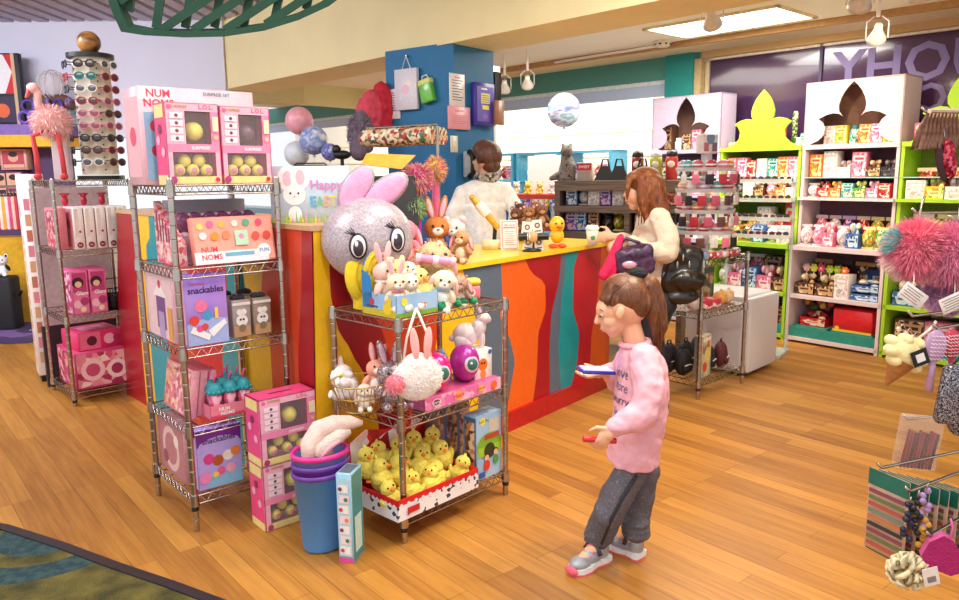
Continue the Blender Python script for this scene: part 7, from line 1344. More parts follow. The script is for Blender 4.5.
a = fL(414, 70); p = Vector((cR.x, cR.y)) + uL * a[0] + nL * 0.03; mb = MB(); mb.tube([(-0.05 * uL.x, -0.05 * uL.y, -0.01), (0, 0, 0.10), (0.05 * uL.x, 0.05 * uL.y, -0.01)], 0.004, WHITE); mb.cyl((0, 0, 0.1), (-nL.x * 0.03, -nL.y * 0.03, 0.1), 0.006, CHROME); tag(mb.build('bag_cord', None, (p.x, p.y, a[1])), 'white cord from a hook above the large paper bag', 'cord')
def greenbag(loc, rz, w_, h):
    t = thing('gift_bag', 'small bright green and yellow gift bag tilted on the blue column', 'gift bag', loc, 0, rot=(0, R(-12), rz)); mb = MB(); mb.rbox((0, -0.02, h / 2), (w_ * 0.85, 0.05, h * 0.95), M('#6ABF3A', 0.35, coat=0.3), 0.01); mb.build('bag', t); mb = MB(); mb.rbox((0, -0.02, h * 0.9), (w_ * 0.88, 0.052, h * 0.25), M('#E6E07A', 0.5), 0.01); mb.tube([(-0.03, -0.02, h), (-0.02, -0.02, h + 0.03), (0.02, -0.02, h + 0.03), (0.03, -0.02, h)], 0.004, M('#F0ECD0', 0.5)); mb.build('handle', t); return t
hung('L', '', '', '', 429, 79, 443, 102, '', build=greenbag)
hung('R', 'paper_notice', 'white typed notice on the right face of the blue column', 'notice', 453, 72, 468, 107, '#F0EAEA', art_=[('t', 'Notice', 0.5, 0.88, 0.1, '#D0404A', 0.7)] + lines(8, '#4A4040'))
hung('R', 'paper_notice', 'pink notice sheet taped below the white typed notice', 'notice', 450, 105, 472, 130, '#F0A8B4', off=0.012, art_=[('t', 'PLEASE ASK', 0.5, 0.8, 0.12, '#D0404A', 0.8)] + lines(5, '#D8808C', t0=0.6))
hung('R', 'clipboard_case', 'purple plastic case with yellow sticky notes hung on the blue column', 'case', 475, 82, 494, 127, '#4A3AA6', th=0.035, art_=[('r', 0.1, 0.1, 0.9, 0.92, '#5A4ABC'), ('r', 0.3, 0.52, 0.75, 0.76, '#E8E08A'), ('r', 0.36, 0.38, 0.7, 0.48, '#E8E04A'), ('e', 0.5, 0.22, 0.1, '#8A5ABC', 0.6), ('r', 0.3, 0.84, 0.6, 0.88, '#F4F0F4')] + [('r', 0.33, 0.55 + 0.05 * k, 0.7, 0.565 + 0.05 * k, '#7A7A5A') for k in range(4)])
hung('R', 'wall_switch', 'small cream wall switch plate under the pink notice', 'switch', 453, 135, 460, 152, '#E4DCC8', art_=[('r', 0.35, 0.4, 0.65, 0.6, '#F4EEE0')])
def phone(loc, rz, w_, h):
    t = thing('wall_telephone', 'black wall telephone with grey keypad on the blue column beside the employee', 'telephone', loc, rz); mb = MB(); mb.rbox((0.01, -0.02, h / 2), (w_, 0.04, h), M('#B9BCC4', 0.4), 0.008); mb.box((0.03, -0.042, h * 0.85), (w_ * 0.5, 0.004, 0.03), M('#3A4AA0', 0.3)); mb.build('base', t)
    for r_ in range(4):
        for q in range(3): mb = MB(); mb.box((0.012 + q * 0.02, -0.043, h * 0.6 - r_ * 0.022), (0.012, 0.006, 0.012), M('#E9E9EE', 0.4)); mb.build('key', t)
    mb = MB(); mb.tube([(-w_ * 0.38, -0.05, 0.0), (-w_ * 0.4, -0.085, 0.03), (-w_ * 0.4, -0.09, h * 0.5), (-w_ * 0.4, -0.085, h - 0.03), (-w_ * 0.38, -0.05, h)], 0.02, BLACK, seg=10); mb.build('handset', t); return t
hung('R', '', '', '', 464, 151, 477, 177, '', build=phone)
p = COL(0.47, 0.02); mb = MB()
for k in range(6): mb.box((0.0 + 0.012 * k, 0, -0.14 + 0.01 * (k % 2)), (0.009, 0.05, 0.26), M(('#1E1816', '#3A2A22')[k % 2], 0.6), 0.1 * k)
mb.box((0.03, 0, 0.02), (0.1, 0.01, 0.04), CHROME); tag(mb.build('hanging_pouches', None, (p.x, p.y, P(499, 72, p.y).z), COL.a), 'bunch of dark straps hanging at the right edge of the blue column', 'straps')
hung('R', 'framed_picture', 'brown framed board at the right edge of the blue column above the phone', 'picture', 492, 101, 500, 126, '#A8785A', off=0.05, th=0.02)
# long floral bags on a rail, chrome stand
f0, f1 = fL(430, 135), fL(372, 135)
t = thing('wrap_rack', 'chrome rail carrying long floral wrapping rolls before the blue column', 'rack', (cR.x, cR.y, 0), 0)
A_ = P(370, 136, 4.75); B_ = P(436, 134, 4.55); rel = lambda v: Vector(v) - Vector((cR.x, cR.y, 0)); mb = MB(); mb.cyl(rel(A_) + Vector((0, 0, 0.06)), rel(B_) + Vector((0, 0, 0.06)), 0.008, CHROME)
st = P(441, 150, 4.55); mb.cyl(Vector((st.x - cR.x, st.y - cR.y, 0.0)), Vector((st.x - cR.x, st.y - cR.y, P(441, 125, 4.55).z)), 0.01, CHROME); mb.cyl(rel(B_) + Vector((0, 0, 0.06)), Vector((st.x - cR.x, st.y - cR.y, B_.z + 0.06)), 0.008, CHROME); mb.build('rail', t)
mb = MB(); mb.box((st.x - cR.x, st.y - cR.y, 0.01), (0.3, 0.2, 0.02), CHROME); mb.build('base', t)
fl = PR(('#F0DCC0', '#B83A3A', '#D9A87A', '#F4E8D4', '#7A3A3A', '#E8C8A0', '#5A7A5A'), 48, 0.5)
for k in range(4):
    mb = MB(); o_ = Vector((0.02 * k, 0.05 * k, 0)); dz = (0.0, 0.015, 0.005, 0.02)[k]; a, b = rel(A_) + o_, rel(B_) + o_; mb.cyl(Vector((0, 0, 0)), b - a, 0.052, fl, seg=16); mb.ell((0, 0, 0), 0.052, fl, seg=14)
    mb.cyl((0, 0, 0.045), (0, 0, 0.07), 0.004, CHROME); q = Vector((cR.x, cR.y, 0)) + a; tag(mb.build('wrapping_roll', None, q), 'red and cream floral wrapping roll on the rail by the column, %s from the front' % ORD[k], 'roll', 'floral rolls on the rail')
# coats at the left edge of the column
for k, (x, y0, y1, Y, cl, nm, fz) in enumerate(((384, 80, 132, 5.5, '#C8283C', 'red', 0), (373, 88, 130, 5.45, '#D84A5E', 'coral pink', 0), (364, 108, 152, 5.4, '#7A6A7A', 'grey furry', 1))):
    top, bot = P(x, y0, Y), P(x, y1, Y); h = top.z - bot.z; mt = M(cl, 0.9, bump=0.8, bs=30); mb = MB()
    limb(mb, [Vector((0.01, 0, -0.04)), Vector((0.0, 0, -h * 0.5)), Vector((-0.015, 0, -h * 0.92))], [0.045, 0.075, 0.07], mt); limb(mb, [Vector((0.05, 0, -0.06)), Vector((0.055, 0, -h * 0.55)), Vector((0.05, 0, -h * 0.85))], [0.03, 0.04, 0.035], mt); limb(mb, [Vector((-0.045, 0, -0.08)), Vector((-0.06, 0, -h * 0.6))], [0.03, 0.04], mt)
    if fz: tuft(mb, (0, 0, -h * 0.5), (0.08, 0.06, h * 0.45), 900, 0.03, [mt, M('#A89AAE', 0.9)], thin=0.003)
    o = mb.build('hanging_coat', None, top)
    if not fz: r = o.modifiers.new('skin', 'REMESH'); r.mode = 'VOXEL'; r.voxel_size = 0.008; r.use_smooth_shade = True; folds(o, 0.05, 0.03)
    tag(o, nm + ' jacket hanging at the left edge of the blue column', 'jacket')

# ---------------------------------------------------------------- shelves behind the counter
GS = Fr(0.60, 5.95, -22); WD = PR(('#6A5648', '#8C7666', '#574438'), 7, 0.6, stretch=(0.3, 3, 8), smooth=True)
t = thing('wooden_shelf', 'grey-brown weathered wooden shelf unit behind the counter right end', 'shelf unit', GS(0, 0), GS.a)
for z, h in ((1.30, 0.075), (1.12, 0.05), (0.92, 0.05), (0.6, 0.04)): mb = MB(); mb.b0(0, 1.0, -0.01, 0.32, z - h / 2, z + h / 2, WD); mb.build('plank', t)
for x in (0.0, 0.55, 0.96): mb = MB(); mb.b0(x, x + 0.04, 0.0, 0.31, 0, 1.33, WD); mb.build('post', t)
mb = MB(); mb.b0(0.02, 0.98, 0.31, 0.325, 0.4, 1.3, M('#3FA9DC', 0.5)); mb.build('back_panel', t)
row(0.06, 0.53, 0.06, 1.145, [(KC, 'blue'), (KB, 'white'), (KC, 'white'), (KC, 'purple'), (KC, 'white')], 'on the wooden shelf upper gap, left', 'packs on the wooden shelf upper left', 0.12, 0.2, GS, GS.a)
row(0.61, 0.94, 0.06, 1.145, [(KC, 'white'), (KB, 'pink'), (KC, 'black'), (KC, 'red')], 'on the wooden shelf upper gap, right', 'packs on the wooden shelf upper right', 0.12, 0.2, GS, GS.a)
row(0.06, 0.53, 0.06, 0.945, [(KC, 'purple'), (KC, 'blue'), (KC, 'brown'), (KB, 'black'), (KB, 'yellow')], 'on the wooden shelf middle gap, left', 'packs on the wooden shelf middle left', 0.13, 0.2, GS, GS.a)
row(0.61, 0.94, 0.06, 0.945, [(KC, 'brown'), (KC, 'teal'), (KC, 'black')], 'on the wooden shelf middle gap, right', 'packs on the wooden shelf middle right', 0.13, 0.2, GS, GS.a)
zt_ = 1.339
def onshelf(px): # distance along the shelf for a picture column
    best = min(range(0, 98), key=lambda i: abs((lambda q: 479.5 + FPX * q.x / q.y)(GS(i / 100, 0.12)) - px)); return best / 100
mb = MB(); SG_ = PR(('#5A5048', '#8A8078', '#3E3630'), 40, 0.9, smooth=True); limb(mb, [Vector((0, 0, 0)), Vector((0.01, 0, 0.09)), Vector((0.0, 0, 0.16))], [0.075, 0.065, 0.045], SG_); mb.ell((0.0, -0.01, 0.21), (0.05, 0.055, 0.05), SG_); limb(mb, [Vector((0.02, 0, 0.05)), Vector((-0.12, -0.02, -0.0))], [0.05, 0.02], SG_)
for s in (-1, 1): mb.ell((0.03 * s, 0, 0.255), (0.015, 0.01, 0.018), SG_)
o = mb.build('animal_statue', None, GS(onshelf(566), 0.12, zt_ + 0.02)); r = o.modifiers.new('skin', 'REMESH'); r.mode = 'VOXEL'; r.voxel_size = 0.006; r.use_smooth_shade = True; tag(o, 'mottled grey furry animal figure sitting on the left end of the wooden shelf', 'figure')
carton('gift_tin', 'red and cream square tin on top of the wooden shelf', 'tin', GS(onshelf(585), 0.14, zt_), GS.a, (0.12, 0.1, 0.14), '#C8B8AC', None, f=[('r', 0, 0.55, 1, 0.95, '#C8303A'), ('t', 'SWEET', 0.5, 0.75, 0.2, '#F4E8DC', 0.8), ('r', 0.1, 0.1, 0.9, 0.5, '#A89890')])
for k, px in enumerate((604, 619, 641)):
    t = thing('small_purse', 'black purse with arched handles on the wooden shelf, %s of three' % ('leftmost', 'middle', 'rightmost')[k], 'purse', GS(onshelf(px), 0.12, zt_), GS.a, 'black purses on the wooden shelf'); mb = MB(); mb.add([(-0.08, -0.03, 0), (0.08, -0.03, 0), (0.08, 0.03, 0), (-0.08, 0.03, 0), (-0.03, -0.015, 0.11), (0.03, -0.015, 0.11), (0.03, 0.015, 0.11), (-0.03, 0.015, 0.11)], [(3, 2, 1, 0), (4, 5, 6, 7), (0, 1, 5, 4), (1, 2, 6, 5), (2, 3, 7, 6), (3, 0, 4, 7)], BLACK); mb.build('body', t)
    mb = MB(); mb.tube([(-0.035, 0, 0.09), (-0.02, 0, 0.16), (0.02, 0, 0.16), (0.035, 0, 0.09)], 0.008, BLACK); mb.build('handle', t)
for k, (px, cl, c2) in enumerate(((634, '#8A2A2E', '#141214'), (645, '#B9C04A', '#E8E8E0'), (655, '#C8383A', '#141214'))):
    t = thing('novelty_bottle', '%s novelty bottle with a skull-like pale face behind the woman\'s head' % ('dark red', 'yellow-green', 'red')[k], 'bottle', GS(onshelf(px) + 0.05 * k, 0.24, zt_), GS.a, 'novelty bottles on the wooden shelf'); mb = MB(); mb.lathe([(0, 0), (0.045, 0), (0.048, 0.15), (0.04, 0.19), (0, 0.19)], (0, 0, 0), M(cl, 0.3), seg=16); mb.ell((0, -0.03, 0.12), (0.03, 0.025, 0.035), M('#EDE2D4', 0.5)); mb.build('body', t); mb = MB(); mb.ell((0, 0, 0.19), (0.046, 0.046, 0.04), M(c2, 0.3)); mb.build('cap', t)
# red shelf with bottles, white panel and yellow toys
RS = Fr(0.30, 6.55, -25); t = thing('red_shelf', 'red-edged shelf stand with a white back panel between employee and wooden shelf', 'shelf unit', RS(0, 0), RS.a)
for z in (1.20, 0.93): mb = MB(); mb.b0(-0.08, 0.42, 0, 0.3, z - 0.02, z + 0.02, M('#C8432A', 0.5)); mb.build('shelf_board', t)
for x in (-0.08, 0.40): mb = MB(); mb.b0(x, x + 0.02, 0, 0.3, 0, 1.2, M('#2F7FB0', 0.5)); mb.build('side_panel', t)
mb = MB(); mb.b0(0.05, 0.35, 0.22, 0.235, 1.22, 1.55, WHITE); mb.build('back_panel', t)
for k in range(8): mb = MB(); mb.lathe([(0, 0), (0.024, 0), (0.024, 0.11), (0.012, 0.14), (0, 0.14)], (0, 0, 0), M(('#2A2226', '#D9D0C8', '#3A2A2A')[k % 3], 0.3), seg=12); mb.lathe([(0.014, 0.14), (0.014, 0.17), (0, 0.17)], (0, 0, 0), M('#C9A46A', 0.4), seg=12); tag(mb.build('sauce_bottle', None, RS(-0.03 + 0.055 * k, 0.06, 0.951)), '%s small bottle in the row under the red shelf, %s from left' % (('dark', 'pale', 'brown')[k % 3], ORD[k]), 'bottle', 'small bottles under the red shelf')
for k in range(4): plush('plush_toy', 'little %s plush on the red-edged shelf, %s from left' % (('cream', 'yellow', 'yellow', 'white')[k], ORD[k]), RS(0.0 + 0.11 * k, 0.08, 1.221), RS.a, 0.11, ('#F0E4C8', '#F0D45A', '#F2DC7A', '#EFEAE4')[k], None, 'round', group='plush toys on the red shelf')
# bright window fittings: blue display cases and toys on the sill
SC = M('#5FC3E8', 0.35)
for k, (u, w_) in enumerate(((-6.3, 0.62), (-5.62, 0.62), (-4.92, 0.6))):
    t = thing('display_case', 'light blue window display case of toys, %s of three' % ('left', 'middle', 'right')[k], 'display case', BW(u, -0.33, 0), BW.a, 'blue display cases at the bright window'); mb = MB(); mb.b0(-w_ / 2, w_ / 2, 0, 0.28, 0.0, 0.98, SC); mb.build('cabinet', t)
    for x in (-w_ / 2, w_ / 2 - 0.03): mb = MB(); mb.b0(x, x + 0.03, 0.0, 0.28, 0.98, 1.62, SC); mb.build('upright', t)
    for z in (1.60, 1.30): mb = MB(); mb.b0(-w_ / 2, w_ / 2, 0.02, 0.28, z, z + 0.025, SC); mb.build('shelf', t)
    row(u - w_ / 2 + 0.05, u + w_ / 2 - 0.05, -0.27, 1.327, [(KC, 'blue'), (KB, 'white'), (KB, 'red'), (KC, 'pink')][:4] if k != 1 else [(KB, 'white'), (KC, 'teal'), (KB, 'blue'), (KB, 'pink')], 'in the %s blue window case, upper shelf' % ('left', 'middle', 'right')[k], 'toys in the %s window case' % ('left', 'middle', 'right')[k], 0.14, 0.16, BW, BW.a)
    row(u - w_ / 2 + 0.05, u + w_ / 2 - 0.05, -0.27, 0.981, [(KC, 'white'), (KB, 'red'), (KC, 'blue'), (KT, 'pink')] if k != 1 else [(KC, 'purple'), (KC, 'white'), (KB, 'yellow'), (KC, 'blue')], 'in the %s blue window case, lower shelf' % ('left', 'middle', 'right')[k], 'boxes in the %s window case' % ('left', 'middle', 'right')[k], 0.2, 0.16, BW, BW.a)
def balloon(label, px, py, Y, r, m, group=None, stringto=None):
    p = P(px, py, Y); t = thing('balloon', label, 'balloon', p, 0, group); mb = MB(); mb.ell((0, 0, 0), (r, r * 0.55 if stringto == 'foil' else r, r), m, seg=24, rings=16); mb.cyl((0, 0, -r), (0, 0, -r * 1.12), r * 0.05, m, r * 0.14); mb.build('body', t); mb = MB(); mb.cyl((0, 0, -r * 1.1), (0.01, 0, -p.z + 0.003 if stringto != 'foil' else -r * 1.1 - 0.25), 0.002, WHITE, seg=5); mb.build('string', t)
balloon('round foil globe balloon in pale blue and white before the bright window', 568, 112, 6.6, 0.145, PR(('#DCEBF6', '#8FBEE2', '#F4F8FC', '#B9A8D8', '#5A9ACC'), 7, 0.2, 0.4, stretch=(1, 1, 2.6), smooth=True), stringto='foil')
balloon('plain pink balloon against the bright window behind the gift box', 303, 117, 5.6, 0.10, M('#F4A8B4', 0.3))
balloon('blue-white patterned balloon, larger of two behind the gift box', 317, 137, 5.4, 0.10, PR(('#C8D4F4', '#7A90D0', '#F0F2FA'), 16, 0.25, smooth=True))
balloon('small violet-blue balloon, right of the patterned one', 333, 149, 5.3, 0.06, PR(('#9A9CE0', '#5A62B8', '#E4E6F8'), 16, 0.25, smooth=True))
balloon('white balloon low at the left behind the gift box', 300, 150, 5.5, 0.09, M('#E9EEF6', 0.3))
p = P(345, 152, 5.0); mb = MB(); mb.ell((0, 0, 0.0), (0.06, 0.04, 0.03), BLACK); mb.ell((-0.035, 0, 0.035), (0.03, 0.03, 0.03), BLACK); mb.cyl((0, 0, 0), (0, 0, -(p.z)), 0.012, BLACK); tag(mb.build('black_hat', None, p), 'small black hat on a stand behind the gift box', 'hat')

# ---------------------------------------------------------------- far left of the shop
def facing(px, py, Y): q = P(px, py, Y); return q
HY = 7.2
z_a, z_b = P(10, 137, HY).z, P(10, 125, HY).z
t = thing('header_stand', 'long display counter with a yellow header band at the far left', 'display stand', (-4.9, HY, 0), 0); mb = MB(); mb.b0(-1.5, 0.95, 0.0, 0.4, z_a, z_b, M('#F2B81E', 0.5)); mb.build('header', t); mb = MB(); mb.b0(-1.5, 0.95, 0.05, 0.4, z_b, z_b + 0.10, M('#8A6AB8', 0.6)); mb.build('ledge', t); mb = MB(); mb.b0(-1.5, 0.9, 0.3, 0.35, 0, z_a, M('#5A4068', 0.7)); mb.build('back_panel', t); mb = MB(); mb.b0(-1.5, 0.6, 0.05, 0.3, 0.0, P(5, 228, HY).z, M('#E8B01E', 0.5)); mb.build('lower_panel', t)
zb = z_b + 0.101
mb = MB(); mb.rbox((0, 0, 0.33), (0.52, 0.06, 0.66), M('#17141E', 0.5), 0.01); art(mb, (0.52, 0.0602, 0.66), 'f', [('r', 0.04, 0.44, 0.86, 0.98, '#D9202C'), ('p', ((0.3, 0.44), (0.62, 0.74), (0.4, 0.98), (0.72, 0.98), (0.86, 0.74), (0.7, 0.44)), '#F2EEF0'), ('r', 0.04, 0.04, 0.86, 0.4, '#3A2A4A'), ('c', 0.3, 0.22, 0.12, '#F0A82A'), ('c', 0.62, 0.2, 0.1, '#E86A3A'), ('r', 0.86, 0.0, 0.92, 1, '#D9B48A')])
q = P(5, 115, HY + 0.1); tag(mb.build('display_board', None, (q.x - 0.06, HY + 0.18, zb), 0), 'black board with a red and white panel on top of the far left stand', 'board')
q = P(30, 80, 6.9); t = thing('globe_basket', 'white wire globe hung over brown petals beside the red and white board', 'basket', (q.x, HY + 0.15, zb)); G0 = P(29, 76, HY + 0.15).z - zb; mb = MB()
for k in range(6): mb.tube([(0.14 * math.cos(a) * math.cos(k * 0.52), 0.14 * math.cos(a) * math.sin(k * 0.52), G0 + 0.14 * math.sin(a)) for a in [2 * math.pi * i / 20 for i in range(20)]], 0.004, M('#E4D8D0', 0.4), closed=True, seg=5)
mb.ell((0, 0, G0), 0.12, M('#EFE6E4', 0.4, alpha=0.35, var=0)); mb.build('globe', t); mb = MB()
for s in (-1, 1): mb.ell((0.10 * s, -0.02, G0 - 0.16), (0.12, 0.06, 0.07), M('#6A4A40', 0.7), Matrix.Rotation(0.35 * s, 3, 'Y'))
mb.build('petal', t); mb = MB(); mb.cyl((0, 0, 0), (0, 0, G0 - 0.14), 0.02, M('#6A4A8A', 0.6)); mb.cyl((0, 0, 0), (0, 0, 0.02), 0.1, M('#6A4A8A', 0.6)); mb.build('stand', t)
for k in range(8):
    mb = MB(); mb.tube([(0.05 * math.cos(a), 0, 0.05 + 0.05 * math.sin(a)) for a in [2 * math.pi * i / 14 for i in range(14)]], 0.014, M(('#7A5ACA', '#5A3AA0', '#9A7ADA')[k % 3], 0.4), closed=True); q = P(26 + 5 * k, 125, HY); tag(mb.build('purple_ring', None, (q.x, HY + 0.06, zb + 0.105 * (k % 2) + 0.012), 0.4 * k), '%s purple ring toy stacked on the far left stand, %s from left' % (('bright', 'deep', 'pale')[k % 3], ORD[k]), 'toy', 'purple ring toys on the far left stand')
for k, (x0, y0, x1, y1, cl, c2) in enumerate(((1, 143, 9, 156, '#B84A6A', '#F0C8D0'), (10, 140, 34, 160, '#E8B8A0', '#C8485A'), (2, 162, 14, 186, '#3A2A4A', '#E8B090'), (15, 162, 30, 184, '#7A3A5A', '#F0B8A0'), (4, 188, 16, 208, '#C84A5A', '#F4D9D0'), (17, 188, 30, 206, '#5A4A7A', '#F0C0B0'))):
    a, b_ = P(x0, y1, HY + 0.28), P(x1, y0, HY + 0.28); o = carton('picture_box', 'picture box on the far left wall panel, %s of six from the top' % ORD[k], 'box', ((a.x + b_.x) / 2, HY + 0.24, a.z), 0, (b_.x - a.x, 0.10, b_.z - a.z), cl, 'picture boxes on the far left panel', f=[('r', 0.08, 0.06, 0.92, 0.94, c2), ('e', 0.5, 0.6, 0.25, '#E8B090', 0.9), ('e', 0.5, 0.75, 0.22, '#3A2420', 0.6), ('r', 0.1, 0.1, 0.9, 0.26, cl)])
for k in range(7):
    q = P(1 + 3.2 * k, 190, 6.9); mb = MB(); mb.rbox((0, 0, -0.16), (0.03, 0.09, 0.3), M(('#E8405A', '#F4E6D8', '#F0A83A', '#E8DCE0', '#D94A7A', '#F4C8B0', '#C83A4A')[k], 0.7), 0.012); mb.tube([(0, -0.02, -0.01), (0, 0, 0.04), (0, 0.02, -0.01)], 0.004, CHROME); o = mb.build('hanging_shirt', None, (q.x, 6.9, q.z + 0.04)); tag(o, '%s small garment on the far left rail, %s from left' % (('red', 'cream', 'orange', 'white', 'pink', 'peach', 'crimson')[k], ORD[k]), 'garment', 'small garments on the far left rail')
q0, q1 = P(0, 186, 6.9), P(24, 186, 6.9); t = thing('clothes_rail', 'low chrome clothes rail at the far left edge', 'clothes rail', (q1.x, 6.9, 0)); zr = q0.z + 0.085; mb = MB(); mb.cyl((-0.8, 0, zr), (0, 0, zr), 0.01, CHROME); mb.build('rail', t)
for x in (-0.8, 0.0): mb = MB(); mb.cyl((x, 0, 0), (x, 0, zr), 0.012, CHROME); mb.cyl((x, -0.12, 0.01), (x, 0.12, 0.01), 0.012, CHROME); mb.build('leg', t)
bx = P(6, 300, 6.98).x; t = thing('black_bag', 'black box-shaped bag on the floor at the far left edge', 'bag', (bx, 6.95, 0), 0.1); bh = P(8, 266, 6.95).z; mb = MB(); mb.rbox((0, 0, bh / 2), (0.26, 0.2, bh), M('#1C1A1E', 0.6, bump=0.3), 0.03); mb.build('body', t); mb = MB(); mb.tube([(0.131, -0.05, bh * 0.6), (0.16, -0.04, bh * 0.7), (0.16, 0.04, bh * 0.7), (0.131, 0.05, bh * 0.6)], 0.01, BLACK); mb.build('handle', t)
plush('plush_toy', 'black and white panda plush on the black bag at the far left', (bx + 0.03, 6.95, bh + 0.002), 0.3, 0.2, '#EFEAEA', '#FFFFFF', 'round', inner='#1A181C', armcol='#1A181C')
t = thing('panel_board', 'pale pink-grey board standing behind the far left rack', 'board', R1(0.24, 0.60, 0), R(42.5)); mb = MB(); mb.b0(-0.24, 0.24, 0, 0.02, 0.42, 1.34, M('#CDB8B8', 0.6)); mb.build('board', t)
mb = MB(); mb.b0(-0.25, 0.25, 0.0, 0.03, 0.0, 0.42, M('#3A2830', 0.6)); mb.build('base', t)
# tall cardboard display beside the far left rack
q = G(43, 374); t = thing('cardboard_display', 'tall white cardboard display tower with rows of pictures left of the rack', 'display stand', (q.x - 0.03, q.y + 0.13, 0), R(35)); t.scale = (0.55, 0.9, 1)
mb = MB(); mb.rbox((0, 0, 0.74), (0.27, 0.22, 1.38), M('#EBDDD6', 0.6, var=0.03), 0.004, n=1)
for k in range(11):
    art(mb, (0.27, 0.2202, 1.4), 'f', [('r', 0.12, 0.10 + 0.075 * k, 0.45, 0.155 + 0.075 * k, ('#D9A87A', '#E88A9A', '#C8785A')[k % 3]), ('r', 0.55, 0.10 + 0.075 * k, 0.88, 0.155 + 0.075 * k, ('#F0C8A0', '#C86A7A', '#E0B090')[k % 3])]); art(mb, (0.2702, 0.22, 1.4), 'l', [('r', 0.15, 0.08 + 0.06 * k, 0.45, 0.125 + 0.06 * k, '#D9A07A'), ('r', 0.55, 0.08 + 0.06 * k, 0.85, 0.125 + 0.06 * k, '#E0B08A')])
art(mb, (0.2702, 0.22, 1.4), 'l', [('e', 0.5, 0.85, 0.04, '#E88A9A', 1.0), ('e', 0.5, 0.76, 0.02, '#C86A7A', 1.0)]); mb.build('tower', t)
mb = MB(); mb.box((0, 0, 0.03), (0.22, 0.18, 0.06), BLACK); mb.build('base', t)
# flamingo on the rack
fb = R1(0.03, 0.12, K1); t = thing('flamingo_plush', 'pink flamingo plush with long red legs on top of the far left rack', 'plush toy', fb, R(10)); FP = M('#F6BDB8', 0.95, bump=0.6); FR_ = M('#D8484E', 0.8)
mb = MB(); zo = P(50, 112, fb.y).z - fb.z; mb.ell((0.03, 0, zo), (0.095, 0.07, 0.08), FP); tuft(mb, (0.03, 0, zo), (0.09, 0.065, 0.075), 1300, 0.04, [FP, M('#FAD0CC', 0.95)], thin=0.003); mb.tube([(-0.02, 0, zo + 0.04), (-0.035, 0, zo + 0.11), (-0.03, 0, zo + 0.17), (-0.045, 0, zo + 0.19)], 0.022, FP, seg=10); mb.ell((-0.05, -0.01, zo + 0.19), (0.035, 0.028, 0.03), FP); mb.build('body', t)
mb = MB(); mb.cyl((-0.065, -0.015, zo + 0.185), (-0.085, -0.03, zo + 0.13), 0.016, M('#C8484A', 0.5), 0.008); mb.build('beak', t)
for s in (-1, 1): mb = MB(); x = 0.02 + 0.055 * s; mb.tube([(0.02, -0.03, zo - 0.05), (x - 0.03 if s < 0 else x, -0.05, zo - 0.09), (x - 0.02 if s < 0 else x + 0.01, -0.05, zo - 0.2), (x - 0.02 if s < 0 else x + 0.015, -0.05, 0.03)], 0.015, FR_, seg=8); mb.ell((x - 0.02 if s < 0 else x + 0.015, -0.06, 0.02), (0.022, 0.035, 0.02), FR_); mb.build('leg', t)
mb = MB(); mb.rbox((0.03, 0.05, (zo - 0.02) / 2), (0.10, 0.05, zo - 0.02), M('#E3D0D4', 0.3, alpha=0.6, var=0), 0.01); tag(mb.build('clear_box', None, fb + Vector((0, 0.03, 0))), 'clear plastic box holding up the flamingo plush', 'box')

# ---------------------------------------------------------------- accessory stand at the right edge
RX, RY = 1.78, 2.28
t = thing('accessory_stand', 'chrome accessory stand with long hooks at the right edge of the photo', 'display stand', (RX, RY, 0), 0)
mb = MB(); mb.cyl((0, 0, 0.02), (0, 0, 1.62), 0.02, CHROME, seg=16); mb.build('pole', t)
mb = MB()
for k in range(4): a = k * math.pi / 2 + 0.4; mb.cyl((0, 0, 0.03), (0.3 * math.cos(a), 0.3 * math.sin(a), 0.02), 0.014, CHROME)
mb.build('foot', t)
mb = MB(); mb.rbox((0.0, 0.03, 0.52), (0.30, 0.03, 0.5), M('#8A6A58', 0.5), 0.01); mb.build('back_board', t)
def hook(px, py, Y, z=None, ln=None):
    p = P(px, py, Y); mb = MB(); q = p - Vector((RX, RY, 0)); mb.tube([Vector((0, 0, q.z - 0.01)), q * 0.5 + Vector((0, 0, (q.z - 0.01) * 0.5)), q + Vector((0, 0, 0)), q + Vector((-0.012, 0, 0.012))], 0.0045, CHROME); mb.build('hook', t); return p
# headbands
hp = hook(929, 121, 2.25)
for k in range(9):
    p = P(931 + 3.6 * k, 122, 2.25 + 0.012 * k); mb = MB(); h = 0.105; w2 = 0.016; lean = -0.022 + 0.003 * k
    mb.tube([(0.002, 0, 0.0), (lean * 0.5 + w2 * 0.6, 0, -h * 0.5), (lean + w2 * 0.7, 0, -h), (lean - w2 * 0.7, 0, -h), (lean * 0.5 - w2 * 0.6, 0, -h * 0.5)], 0.0065, PR(('#6A4638', '#8A6450', '#54362C'), 40, 0.7, smooth=True), closed=True, seg=8); mb.box((0.002, -0.008, 0.004), (0.009, 0.003, 0.012), M('#E8D0C0', 0.5)); tag(mb.build('hair_band', None, p), 'brown looped hair band hanging at upper right, %s from left' % ORD[k], 'hair band', 'brown hair bands at upper right')
p = P(948, 152, 2.3); t2 = thing('sequin_bow', 'dark red sequinned bow hanging under the brown hair bands', 'hair bow', p); SQ = SEQ(('#B01A34', '#E05A6E', '#7A0E24'), 120, 0.6); mb = MB(); mb.ell((-0.005, 0, -0.055), (0.018, 0.008, 0.065), M('#3A1A22', 0.6), Matrix.Rotation(-0.25, 3, 'Y')); mb.build('backing', t2); mb = MB(); mb.ell((0.016, -0.006, -0.05), (0.022, 0.01, 0.06), SQ, Matrix.Rotation(-0.2, 3, 'Y')); mb.build('bow_loop', t2); mb = MB(); mb.tube([(0, 0, 0), (0, 0.01, 0.04), (0.03, 0.02, 0.05)], 0.0025, CHROME); mb.build('tie', t2)
